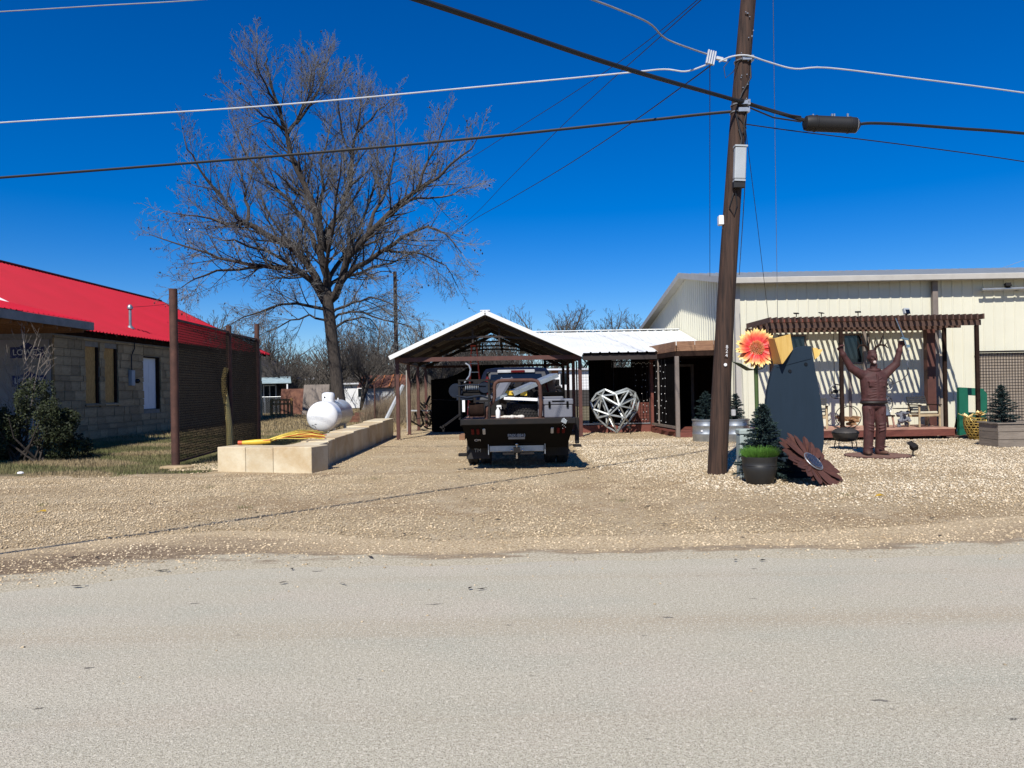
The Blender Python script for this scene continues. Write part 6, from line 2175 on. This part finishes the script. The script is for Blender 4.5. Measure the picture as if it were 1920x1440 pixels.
for s, (L, up) in ((-1, (.42, .12)), (1, (.3, .2))):
    V = [(0, -.0, 1.83), (s * L * .35, -.1, 1.83 + up * .2), (s * L * .35, .08, 1.8 + up * .2), (s * L * .7, -.09, 1.86 + up * .7), (s * L * .7, .07, 1.83 + up * .7), (s * L, -.02, 1.84 + up * 1.2)]
    o = build('leaf', MB().add(V, [(0, 1, 2), (1, 3, 4, 2), (3, 5, 4)]), M['leaf_steel'], fl_)
    sd = o.modifiers.new('sheet', 'SOLIDIFY')
    sd.thickness = .008

# ------------------------------------------------------------------ slate blue animal cut out with yellow beak
bd = thing('animal_cutout', 'tall slate blue plywood animal with two black eyes and yellow beak', 'cutout', (4.72, 12.45, 0))
YB_ = 12.45
out = [(1455, 898), (1441, 840), (1437, 800), (1436, 765), (1440, 730), (1447, 700), (1454, 685), (1462, 683), (1468, 681), (1474, 672), (1481, 663), (1489, 655), (1498, 650), (1510, 648.5), (1521, 649), (1524, 665), (1529, 695),
       (1536, 730), (1541, 765), (1545, 800), (1545, 830), (1541, 855), (1534, 876), (1522, 898)]
build('body', MB().prism([at(x, y, YB_) if y < 890 else Vector((at(x, y, YB_).x, YB_, 0.0)) for x, y in out], (0, .1, 0)), M['slate'], bd, world=True, bevel=.004)
build('brow_batten', MB().beam(at(1456, 688, YB_ - .004), at(1521, 671, YB_ - .004), .012, .02), M['slate'], bd, world=True)
build('base_rail', MB().box((at(1490, 890, YB_).x, YB_ - .03, .07), (.5, .05, .05)), M['slate'], bd, world=True)
build('prop', MB().beam((4.7, YB_ + .11, 1.2), (4.7, YB_ + .7, 0), .07).beam((4.95, YB_ + .11, 1.2), (4.95, YB_ + .7, 0), .07), M['slate_edge'], bd, world=True)
for (x, y) in ((1481, 696), (1511, 683)):
    build('eye', MB().lathe([(.001, -.012), (.026, -.012), (.03, 0)], 16, at(x, y, YB_ - .001), axis='y'), M['eye_black'], bd, world=True)
b1 = [at(1441, 635, 12.75), at(1453, 634, 12.25), at(1467, 682, 12.3), at(1451, 683, 12.8)]
b2q = [at(1453, 634, 12.25), at(1481, 626.5, 12.42), at(1486, 655, 12.44), at(1467, 682, 12.3)]
for q, nm in ((b1, 'beak_side'), (b2q, 'beak_front')):
    o = build(nm, MB().add(q, [(0, 1, 2, 3)]), M['yellow_ply'], bd, world=True)
    sd = o.modifiers.new('board', 'SOLIDIFY')
    sd.thickness = .018
    sd.offset = 0
build('fin', MB().prism([at(1524, 652, 12.47), at(1533, 652.5, 12.47), at(1533, 655, 12.47), at(1543, 655, 12.47), at(1535, 668, 12.47), at(1528, 674, 12.47)], (0, .04, 0)), M['yellow_ply'], bd, world=True)

# ------------------------------------------------------------------ rusted steel flower leaning on the ground
rf = thing('rusted_flower', 'big rusted steel flower with a bright studded centre lying on gravel', 'sculpture', (4.74, 11.9, .3))
nz = Vector((.48, -.52, .70)).normalized()
rf.rotation_euler = nz.to_track_quat('Z', 'Y').to_euler()
V, Fc = petal_mesh(.57, .16, -.05, .1, fold=.02)
V2, Fc2 = petal_mesh(.5, .16, -.05, .1, fold=.02)
for lay, (vv, ff, npet) in enumerate(((V, Fc, 19), (V2, Fc2, 19))):
    proto = None
    for k in range(npet):
        if proto is None:
            p_ = proto = build('petal', MB().add(vv, ff), M['rust_flower'], rf)
            sd = proto.modifiers.new('sheet', 'SOLIDIFY')
            sd.thickness = .005
        else:
            p_ = proto.copy()
            COL.objects.link(p_)
        p_.rotation_euler = (R(rnd.uniform(-2, 9)), rnd.uniform(-.15, .15), 6.283 * (k + .5 * lay) / npet + rnd.uniform(-.04, .04))
        p_.location = (0, 0, .02 * lay)
build('centre', MB().lathe([(.17, 0), (.178, .05), (.16, .06), (.01, .07)], 28), M['rust_flower'], rf, smooth=True)
b = MB()
for i in range(-8, 9):
    for j in range(-8, 9):
        x, y = i * .02, j * .02 + (.01 if i % 2 else 0)
        if x * x + y * y < .16 ** 2:
            b.ball((x, y, .07), (.0085, .0085, .012), 6, 4)
build('stud', b, M['chrome'], rf)['kind'] = 'stuff'
build('centre_ring', MB().tube([(.172 * math.cos(a), .172 * math.sin(a), .058) for a in [k * 6.283 / 28 for k in range(29)]], .01, 6), M['galv'], rf)

# ------------------------------------------------------------------ figure of a man with raised arms
sd_ = thing('statue_base', 'round rusted steel plate under the statue', 'plate', (7.75, 15.9, 0))
build('plate', MB().lathe([(.64, -.01), (.64, .025)], 40), M['slab_rust'], sd_)
build('rim', MB().lathe([(.645, -.01), (.655, .0), (.655, .022), (.645, .028)], 40, close=False), M['rust_pipe'], sd_)
stt = thing('man_statue', 'rust brown statue of a man in work clothes raising both arms', 'statue', (7.72, 15.95, .027))


def cap(b, p, q, r0, r1, n=12):
    p, q = Vector(p), Vector(q)
    b.tube([p.lerp(q, t) for t in (0, .33, .66, 1)], [r0, r0 + (r1 - r0) * .33, r0 + (r1 - r0) * .66, r1], n)
    b.ball(p, r0, n, 8)
    b.ball(q, r1, n, 8)


B = MB()
# jacket torso, one loft
tor = [(1.10, .235, .165), (1.13, .262, .19), (1.17, .25, .18), (1.28, .258, .185), (1.42, .268, .185), (1.55, .285, .18), (1.66, .288, .165), (1.74, .24, .135), (1.79, .15, .1)]
V, Fc = [], []
for (z, rx, ry) in tor:
    for k in range(24):
        a = 6.283185 * k / 24
        wr_ = 1 + .018 * math.sin(3 * a + z * 21) + .012 * math.sin(5 * a - z * 34)
        V.append((rx * math.cos(a) * wr_, ry * math.sin(a) * wr_, z))
for i in range(len(tor) - 1):
    for k in range(24):
        Fc.append((i * 24 + k, i * 24 + (k + 1) % 24, i * 24 + 24 + (k + 1) % 24, i * 24 + 24 + k))
Fc += [tuple(range(23, -1, -1)), tuple((len(tor) - 1) * 24 + k for k in range(24))]
B.add(V, Fc)
cap(B, (-.2, 0, 1.70), (.2, 0, 1.70), .105, .105)
cap(B, (0, -.01, 1.76), (0, -.03, 1.9), .085, .075)
# hips and trousers
B.ball((0, 0, 1.06), (.225, .16, .13), 16, 10)
for s, fx, fy in ((-1, -.155, -.02), (1, .13, .05)):
    cap(B, (s * .115, 0, 1.0), (s * .13 + .0, -.03, .55), .135, .105)
    cap(B, (s * .13, -.03, .55), (fx, fy, .12), .105, .095)
    cap(B, (fx, fy, .1), (fx * 1.02, fy, .06), .1, .1)
# arms: sleeves to the wrist
RA = [(-.24, 0, 1.70), (-.49, -.03, 1.86), (-.69, -.06, 2.19)]
LA = [(.24, 0, 1.70), (.48, -.02, 1.92), (.555, -.05, 2.25)]
for P in (RA, LA):
    cap(B, P[0], P[1], .105, .08)
    cap(B, P[1], P[2], .08, .052)
    m = Vector(P[1])
    B.ball(m, .085, 10, 8)
# creases of the cloth
for k in range(7):
    z = 1.2 + k * .07
    B.tube([(-.2 + .02 * k, -.15, z), (-.05, -.19, z + .05 - .02 * k), (.12, -.175, z + .03)], [.004, .007, .004], 6)
for s in (-1, 1):
    for k in range(3):
        B.tube([(s * .04, -.12, .5 + k * .07), (s * .14, -.14, .53 + k * .06), (s * .21, -.09, .57 + k * .05)], [.01, .016, .01], 6)
    B.tube([(s * .05, -.1, .17), (s * .14, -.12, .15), (s * .22, -.06, .18)], .018, 6)
B.tube([(a_x, a_y, 1.165) for a_x, a_y in [(.25 * math.cos(a), .178 * math.sin(a)) for a in [k * 6.283 / 16 for k in range(17)]]], .025, 6)
# collar, placket, pockets, cuffs
B.tube([(.125 * math.cos(a), -.02 + .1 * math.sin(a), 1.815 + .02 * math.sin(a)) for a in [k * 6.283 / 14 for k in range(15)]], .024, 6)
B.beam((0, -.185, 1.2), (0, -.175, 1.72), .035, .02)
for s in (-1, 1):
    B.box((s * .12, -.17, 1.56), (.12, .035, .03)).box((s * .12, -.172, 1.5), (.1, .025, .1))
    B.box((s * .13, -.135, .92), (.03, .03, .14), (0, s * .3, 0))
for P in (RA, LA):
    w0, w1 = Vector(P[1]), Vector(P[2])
    B.tube([w1.lerp(w0, .2), w1.lerp(w0, .05)], [.066, .064], 12)
    for t in (.35, .55, .75):
        q = w0.lerp(w1, t)
        B.ball(q, .077 - .02 * t, 10, 6)
# head with face
hx, hy, hz = -.035, -.05, 2.06
B.ball((hx, hy + .01, hz + .03), (.1, .118, .135), 18, 12)
B.ball((hx, hy - .035, hz - .07), (.07, .075, .075), 14, 10)
B.tube([(hx, hy - .112, hz + .035), (hx, hy - .14, hz - .01), (hx, hy - .115, hz - .025)], [.012, .022, .014], 8)
B.tube([(hx - .06, hy - .088, hz + .045), (hx - .02, hy - .108, hz + .048), (hx + .02, hy - .108, hz + .048), (hx + .06, hy - .088, hz + .045)], .014, 6)
for s in (-1, 1):
    B.ball((hx + s * .102, hy + .01, hz + .01), (.014, .026, .038), 8, 6)
    B.ball((hx + s * .05, hy - .08, hz - .02), (.028, .028, .026), 8, 6)
B.ball((hx, hy + .02, hz + .12), (.095, .11, .06), 14, 8)


# hands: palms and separate bent fingers
def hand(b, wrist, up, side, front, curl):
    wrist, up, side, front = Vector(wrist), Vector(up).normalized(), Vector(side).normalized(), Vector(front).normalized()
    pc_ = wrist + up * .065
    b.tube([wrist - up * .02, wrist + up * .03, wrist + up * .075, wrist + up * .11], [.046, .05, .056, .05], 10)
    for k, (o_, L) in enumerate(((-.042, .085), (-.014, .1), (.014, .094), (.042, .075))):
        p0 = wrist + up * .105 + side * o_
        p1 = p0 + (up * (1 - curl) + front * curl).normalized() * L * .45
        p2 = p1 + (up * (.35 - curl) + front * .9).normalized() * L * .4
        p3 = p2 + (-up * (.5 * curl) + front * .5 - up * .2).normalized() * L * .3
        b.tube([p0, p1, p2, p3], [.0175, .016, .0145, .012], 8)
        b.ball(p3, .012, 8, 6)
    t0 = wrist + up * .035 - side * .045
    t1 = t0 - side * .04 + up * .035 + front * .02
    t2 = t1 + up * .03 + front * .045 + side * .02
    b.tube([t0, t1, t2], [.022, .018, .014], 8)
    b.ball(t2, .014, 8, 6)


hand(B, (-.70, -.06, 2.21), (-.12, -.05, 1), (1, 0, .1), (0, -1, 0), .45)
hand(B, (.56, -.05, 2.28), (.1, -.05, 1), (-1, 0, .1), (0, -1, 0), .6)
fig = build('figure', B, M['statue'], stt)
rm = fig.modifiers.new('skin', 'REMESH')
rm.mode = 'VOXEL'
rm.voxel_size = .0115
rm.use_smooth_shade = True
sm = fig.modifiers.new('soft', 'SMOOTH')
sm.factor = .5
sm.iterations = 3
for s, fx, fy in ((-1, -.155, -.02), (1, .13, .05)):
    bb = MB()
    bb.ball((fx + s * .03, fy - .07, .045), (.065, .15, .055), 14, 8, (0, 0, s * .35)).ball((fx, fy, .08), (.085, .095, .08), 12, 8)
    o = build('boot', bb, M['statue_boot'], stt, smooth=True)
    rm = o.modifiers.new('one', 'REMESH')
    rm.mode = 'VOXEL'
    rm.voxel_size = .012
    rm.use_smooth_shade = True
    build('boot_sole', MB().prism([(fx + s * .03 + (c_ * .072) - s * (s_n * .05), fy - .07 + s_n * .16, -.005) for c_, s_n in [(math.cos(a), math.sin(a)) for a in [k * 6.283 / 14 for k in range(14)]]], (0, 0, .02)), M['statue_belt'], o)
build('belt', MB().tube([(.252 * math.cos(a), .18 * math.sin(a), 1.115) for a in [k * 6.283 / 24 for k in range(25)]], .034, 8), M['statue_belt'], stt, smooth=True)
build('beard', MB().ball((hx, hy - .098, hz - .09), (.034, .02, .036), 12, 8), M['statue_pale'], stt, smooth=True)
for s in (-1, 1):
    build('eye', MB().ball((hx + s * .038, hy - .1, hz + .022), .012, 8, 6), M['eye_black'], stt, smooth=True)
for s, tip in ((-1, (-.24, .1)), (1, (.27, .12))):
    b = MB()
    z0 = hz + .14
    b.tube([(hx + s * .05, hy + .03, z0 - .03), (hx + s * .09, hy + .03, z0 + .09), (hx + s * .17, hy + .02, z0 + .14), (hx + s * .27, hy, z0 + .13), (hx + s * .33, hy - .02, z0 + .06)], [.03, .027, .023, .018, .008], 8)
    b.tube([(hx + s * .17, hy + .02, z0 + .14), (hx + s * .2, hy + .02, z0 + .25), (hx + s * .26, hy + .03, z0 + .36)], [.021, .016, .007], 7)
    b.tube([(hx + s * .27, hy, z0 + .13), (hx + s * .33, hy - .03, z0 + .22)], [.012, .005], 6)
    b.tube([(hx + s * .09, hy + .03, z0 + .09), (hx + s * .05, hy, z0 + .2), (hx + s * .07, hy, z0 + .3)], [.014, .011, .005], 6)
    build('antler', b, M['dark_wood'], stt, smooth=True)
rod = thing('chrome_rod', 'bright chrome rod with a chain held up in the statue hand', 'rod', (8.28, 15.75, 2.3))
build('shaft', MB().tube([(.06, 0, -.02), (.0, .02, .22), (-.14, .05, .62)], [.018, .017, .012], 8), M['chrome'], rod, smooth=True)
build('guard', MB().beam((-.06, 0, .2), (.1, .02, .16), .035).box((.07, -.02, .02), (.07, .06, .06)), M['chrome'], rod)
b = MB()
for k in range(14):
    b.ball((.08 + .02 * math.sin(k), 0, -.04 - k * .028), (.008, .005, .014), 6, 4)
build('chain', b, M['chrome'], rod)['kind'] = 'stuff'
ws = thing('wire_bundle', 'small dark twist of wire in the other statue hand', 'wire', (6.97, 15.82, 2.35))
b = MB()
for k in range(6):
    b.tube([(0, 0, -.03), (rnd.uniform(-.06, .04), 0, .05), (rnd.uniform(-.12, .06), rnd.uniform(-.04, .04), rnd.uniform(.02, .1))], .005, 5)
build('strand', b, M['dark_wire'], ws)['kind'] = 'stuff'
sl2 = thing('spot_light', 'black landscape spot lamp on a spike beside the statue plate', 'lamp', (8.42, 15.75, 0))
build('stake', MB().tube([(0, 0, -.02), (.01, 0, .12)], .014, 6).lathe([(.06, 0), (.05, .02)], 10), M['black_steel'], sl2)
build('head', MB().box((.04, .02, .19), (.13, .13, .12), (R(30), R(-20), 0)), M['black_steel'], sl2, bevel=.012)
build('visor', MB().box((.0, .08, .27), (.12, .1, .012), (R(30), R(-20), 0)), M['black_steel'], sl2)

# ------------------------------------------------------------------ deck furniture
def chair(label, loc, rz):
    o = thing('deck_chair', label, 'chair', loc, rz, 'chairs on the deck')
    for s in (-1, 1):
        build('front_leg', MB().box((s * .29, -.26, .3), (.04, .045, .6)), M['chair_wood'], o, bevel=.005)
        build('back_leg', MB().beam((s * .29, .24, 0), (s * .29, .22, .6), .04), M['chair_wood'], o, bevel=.005)
        build('arm', MB().box((s * .29, -.02, .615), (.06, .62, .026)), M['dark_wood'], o, bevel=.005)
        build('back_stile', MB().beam((s * .255, .18, .36), (s * .255, .36, .84), .035), M['chair_black'], o)
    build('seat_rail', MB().box((0, -.25, .33), (.535, .03, .06)).box((0, .2, .3), (.535, .03, .06)), M['chair_wood'], o)
    build('cushion', MB().box((0, -.02, .39), (.5, .48, .07), (R(-4), 0, 0)), M['chair_pale'], o, bevel=.02)
    for k in range(6):
        t = k / 5
        build('back_strap', MB().box((0, .22 + .13 * t - .02, .47 + .34 * t), (.48, .014, .05), (R(-20), 0, 0)), M['chair_pale'] if k == 2 else M['chair_black'], o)
    return o


chair('low wooden chair with black strap back at the right of the deck', (11.42, 20.75, .3), R(4))
chair('low wooden chair half hidden behind the slate blue cut out', (8.42, 20.75, .3), R(-25))
fb_ = thing('firewood_basket', 'round black hoop basket of split firewood on the deck', 'basket', (9.28, 20.65, .3))
build('hoop', MB().tube([(.3 * math.cos(a), -.12, .32 + .3 * math.sin(a)) for a in [k * 6.283 / 30 for k in range(31)]], .011, 6).tube([(.3 * math.cos(a), .12, .32 + .3 * math.sin(a)) for a in [k * 6.283 / 30 for k in range(31)]], .011, 6).box((0, -.12, .01), (.3, .03, .02)).box((0, .12, .01), (.3, .03, .02)), M['black_steel'], fb_, smooth=True)
for k in range(22):
    a, rr0 = rnd.uniform(math.pi, 2 * math.pi), .24 * math.sqrt(rnd.random())
    x, z = rr0 * math.cos(a) * 1.1, .32 + rr0 * math.sin(a) + .02
    rw = rnd.uniform(.035, .05)
    a0 = rnd.uniform(0, 2)
    build('log', MB().prism([(x + rw * math.cos(a0 + j), -.2 + rnd.uniform(-.02, .02), z + rw * math.sin(a0 + j)) for j in (0, 1.1, 2.4, 3.9)], (0, .4, 0)), M['firewood'], fb_)
fpit = thing('fire_pit', 'low round steel fire bowl on thin legs before the deck', 'fire pit', (7.9, 17.75, 0))
build('bowl', MB().lathe([(.1, .17), (.2, .19), (.27, .26), (.29, .34), (.3, .36), (.3, .38), (.26, .375), (.22, .28)], 32, close=False), M['firepit'], fpit, smooth=True)
build('lid', MB().lathe([(.31, .385), (.29, .42), (.22, .47), (.1, .5), (.01, .505)], 32, close=False), M['firepit'], fpit, smooth=True)
build('band', MB().tube([(.302 * math.cos(a), .302 * math.sin(a), .382) for a in [k * 6.283 / 30 for k in range(31)]], .01, 6), M['black_steel'], fpit)
for k in range(4):
    a = .6 + k * math.pi / 2
    build('leg', MB().tube([(.25 * math.cos(a), .25 * math.sin(a), .3), (.29 * math.cos(a), .29 * math.sin(a), 0)], .011, 6), M['black_steel'], fpit)
stl = thing('wooden_stool', 'dark stool under the galvanised tub behind the statue', 'stool', (10.25, 20.7, .3))
build('seat', MB().box((0, 0, .33), (.5, .4, .04)), M['dark_wood'], stl)
for x in (-.2, .2):
    for y in (-.15, .15):
        build('leg', MB().beam((x, y, .31), (x * 1.2, y * 1.2, 0), .04), M['deck_wood'], stl)
tb = thing('galvanised_tub', 'shiny tapered metal tub sitting on the dark stool', 'tub', (10.25, 20.68, .653))
build('body', MB().lathe([(.2, 0), (.14, .28), (.15, .3), (.13, .29), (.01, .285)], 24), M['galv'], tb, smooth=True)
build('handle', MB().tube([(.19, 0, .08), (.25, 0, .14), (.16, 0, .22)], .01, 6), M['galv'], tb)


def fan(label, loc, r, hang=0):
    o = thing('round_fan', label, 'fan', loc, 0, 'round steel fans on the pergola')
    build('rim', MB().tube([(r * math.cos(a), 0, r * math.sin(a)) for a in [k * 6.283 / 28 for k in range(29)]], .018, 6), M['fan'], o, smooth=True)
    b = MB()
    for k in range(14):
        a = 6.283 * k / 14
        b.tube([(.04 * math.cos(a), -.03, .04 * math.sin(a)), (r * math.cos(a), -.01, r * math.sin(a))], .004, 4)
    build('guard', b, M['fan'], o)['kind'] = 'stuff'
    for k in range(4):
        a = 6.283 * k / 4 + .3
        build('blade', MB().prism([(.04 * math.cos(a), .02, .04 * math.sin(a)), (r * .85 * math.cos(a - .3), .0, r * .85 * math.sin(a - .3)), (r * .85 * math.cos(a + .35), .04, r * .85 * math.sin(a + .35))], (0, .006, 0)), M['fan'], o)
    build('motor', MB().lathe([(.05, -.03), (.06, .04), (.05, .12), (.02, .14)], 14, axis='y'), M['black_steel'], o, smooth=True)
    if hang:
        build('hanger', MB().tube([(0, .1, r), (0, .1, hang)], .008, 5), M['black_steel'], o)
    return o


fan('round steel fan hanging left of the statue above the firewood basket', (9.2, 21.2, 1.32), .2, 1.75)
fan('round steel fan hanging at the statue elbow on the right', (10.62, 21.2, 1.5), .2, 1.57)
fan('round steel fan standing behind the metal tub at the statue hip', (10.5, 21.1, .95), .24)
gb = thing('grey_bundle', 'crumpled grey plastic bundle on the deck left of the chair', 'bundle', (10.85, 20.75, .3))
b = MB()
for k in range(22):
    b.ball((rnd.uniform(-.17, .17), rnd.uniform(-.1, .1), rnd.uniform(.05, .42)), (rnd.uniform(.05, .1), rnd.uniform(.05, .1), rnd.uniform(.02, .07)), 4, 3, (rnd.random() * 3, rnd.random() * 3, rnd.random() * 3))
o = build('sheet', b, M['grey_plastic'], gb)
rm = o.modifiers.new('one', 'REMESH')
rm.mode = 'VOXEL'
rm.voxel_size = .02
b = MB()
build('shelf_top', MB().box((0, .02, .52), (.42, .3, .02)), M['black_steel'], gb)
hc_ = thing('hanging_rope', 'black cord swinging from the pergola beside the statue arm', 'cord', (10.6, 20.6, 2.0))
build('strand', MB().tube([(10.95, 20.6, 1.95), (10.9, 20.6, 1.75), (10.75, 20.6, 1.6), (10.5, 20.7, 1.5)], .012, 6), M['cable_black'], hc_, world=True, smooth=True)

# ------------------------------------------------------------------ green letter R, gold pot, mulch
LR = thing('letter_sign', 'big dark green letter R leaning behind the gold flower pot', 'sign', (12.33, 20.62, .03))
b = MB()
W_, H_, T_ = .8, 1.36, .1
for (x0, z0, x1, z1) in ((0, 0, .26, H_), (.26, H_ - .2, .56, H_), (.26, .5, .56, .68)):
    b.b2((x0, 0, z0), (x1, T_, z1))
b.prism([(.56, 0, H_), (.68, 0, H_), (.8, 0, H_ - .14), (.8, 0, .74), (.74, 0, .62), (.8, 0, .5), (.8, 0, 0), (.54, 0, 0), (.54, 0, .5), (.56, 0, .5), (.56, 0, .68), (.56, 0, H_ - .2)], (0, T_, 0))
build('letter', b, M['green_letter'], LR)
LR.rotation_euler = (R(-5), R(4), R(3))
build('prop', MB().beam((.13, .11, 1.0), (.13, .45, 0), .05), M['dark_wood'], LR)
gp = thing('gold_pot', 'gold woven wire pot of yellow blooms beside the deck corner', 'pot', (12.28, 19.85, 0))
prof_ = lambda t: .12 + .14 * math.sin(t * 1.9) ** .8 if t > 0 else .12
for k in range(1):
    b = MB()
    for j in range(9):
        t = j / 8
        r_ = prof_(t)
        b.tube([(r_ * math.cos(a), r_ * math.sin(a), .02 + .55 * t) for a in [q * 6.283 / 18 for q in range(19)]], .011, 5)
    for j in range(14):
        for s in (-1, 1):
            b.tube([(prof_(t) * math.cos(j * 6.283 / 14 + s * t * 1.2), prof_(t) * math.sin(j * 6.283 / 14 + s * t * 1.2), .02 + .55 * t) for t in [q / 8 for q in range(9)]], .011, 5)
    build('weave', b, M['gold'], gp, smooth=True)['kind'] = 'stuff'
build('liner', MB().lathe([(.1, .02), (prof_(.4) - .02, .24), (prof_(.8) - .02, .46), (prof_(.9) - .02, .5), (.01, .5)], 18), M['soil'], gp)
for k in range(26):
    a = rnd.uniform(0, 6.28)
    c0 = Vector((.1, -.03, .62)) if k < 16 else Vector((-.2, 0, .58))
    L = rnd.uniform(.12, .24)
    d = Vector((math.cos(a), math.sin(a) * .8, rnd.uniform(.2, 1))).normalized()
    sdv = d.cross(Vector((0, 0, 1))).normalized() * L * .28
    o = build('petal', MB().add([c0, c0 + d * L * .55 + sdv, c0 + d * L, c0 + d * L * .55 - sdv], [(0, 1, 2, 3)]), M['yellow_petal'], gp)
    md = o.modifiers.new('sheet', 'SOLIDIFY')
    md.thickness = .006
build('stem', MB().tube([(.02, 0, .48), (.1, -.03, .62)], .012, 5).tube([(-.05, 0, .48), (-.2, 0, .6)], .012, 5), M['green_stem'], gp)
b = MB()
gx, gy = 24, 12
vs, fs = [], []
for i in range(gx + 1):
    for j in range(gy + 1):
        u, v_ = i / gx, j / gy
        vs.append((12.0 + 3.2 * u, 20.3 + 1.6 * v_, .005 + .13 * math.sin(math.pi * min(1, u * 1.4)) * math.sin(math.pi * v_) ** .5 + rnd.uniform(-.015, .015)))
for i in range(gx):
    for j in range(gy):
        q = i * (gy + 1) + j
        fs.append((q, q + gy + 1, q + gy + 2, q + 1))
b.add(vs, fs)
tag(build('mulch_bed', b, M['mulch']), 'brown mulch mound along the foot of the wire fence', kind='stuff')

# ------------------------------------------------------------------ small litter and stones
for (x, y, lab) in ((-6.45, 10.2, 'yellow scrap of plastic on the gravel at the left'), (5.05, 10.3, 'yellow scrap of plastic on the gravel before the rusted flower')):
    o = thing('litter', lab, 'litter', (x, y, .01))
    build('scrap', MB().add([(-.07, 0, 0), (0, -.03, .02), (.06, .01, .005), (.02, .05, .03), (-.04, .04, .015)], [(0, 1, 3, 4), (1, 2, 3)]), M['litter'], o).modifiers.new('sheet', 'SOLIDIFY').thickness = .004
pw = thing('white_litter', 'scrap of white paper on the grass at the left edge', 'litter', (-9.9, 15.0, .02))
build('scrap', MB().ball((0, 0, .03), (.07, .05, .03), 8, 5), M['white_paint'], pw)
fs_ = thing('flat_stone', 'flat tan stone at the foot of the tall rusted post', 'stone', (-7.1, 15.75, 0))
build('slab', MB().prism([(-.3, -.16, 0), (.2, -.18, 0), (.36, 0, 0), (.22, .16, 0), (-.26, .14, 0)], (0, 0, .07)), M['limestone'], fs_, bevel=.02)
pts = scatter(900, -7.1, -6.0, 15.3, 16.6, lambda x, y: np.ones(len(x), bool))
pebbles('gravel', pts, .02, .05, M['pebble'], z=.0, label='heap of stones between the screen and the block wall')
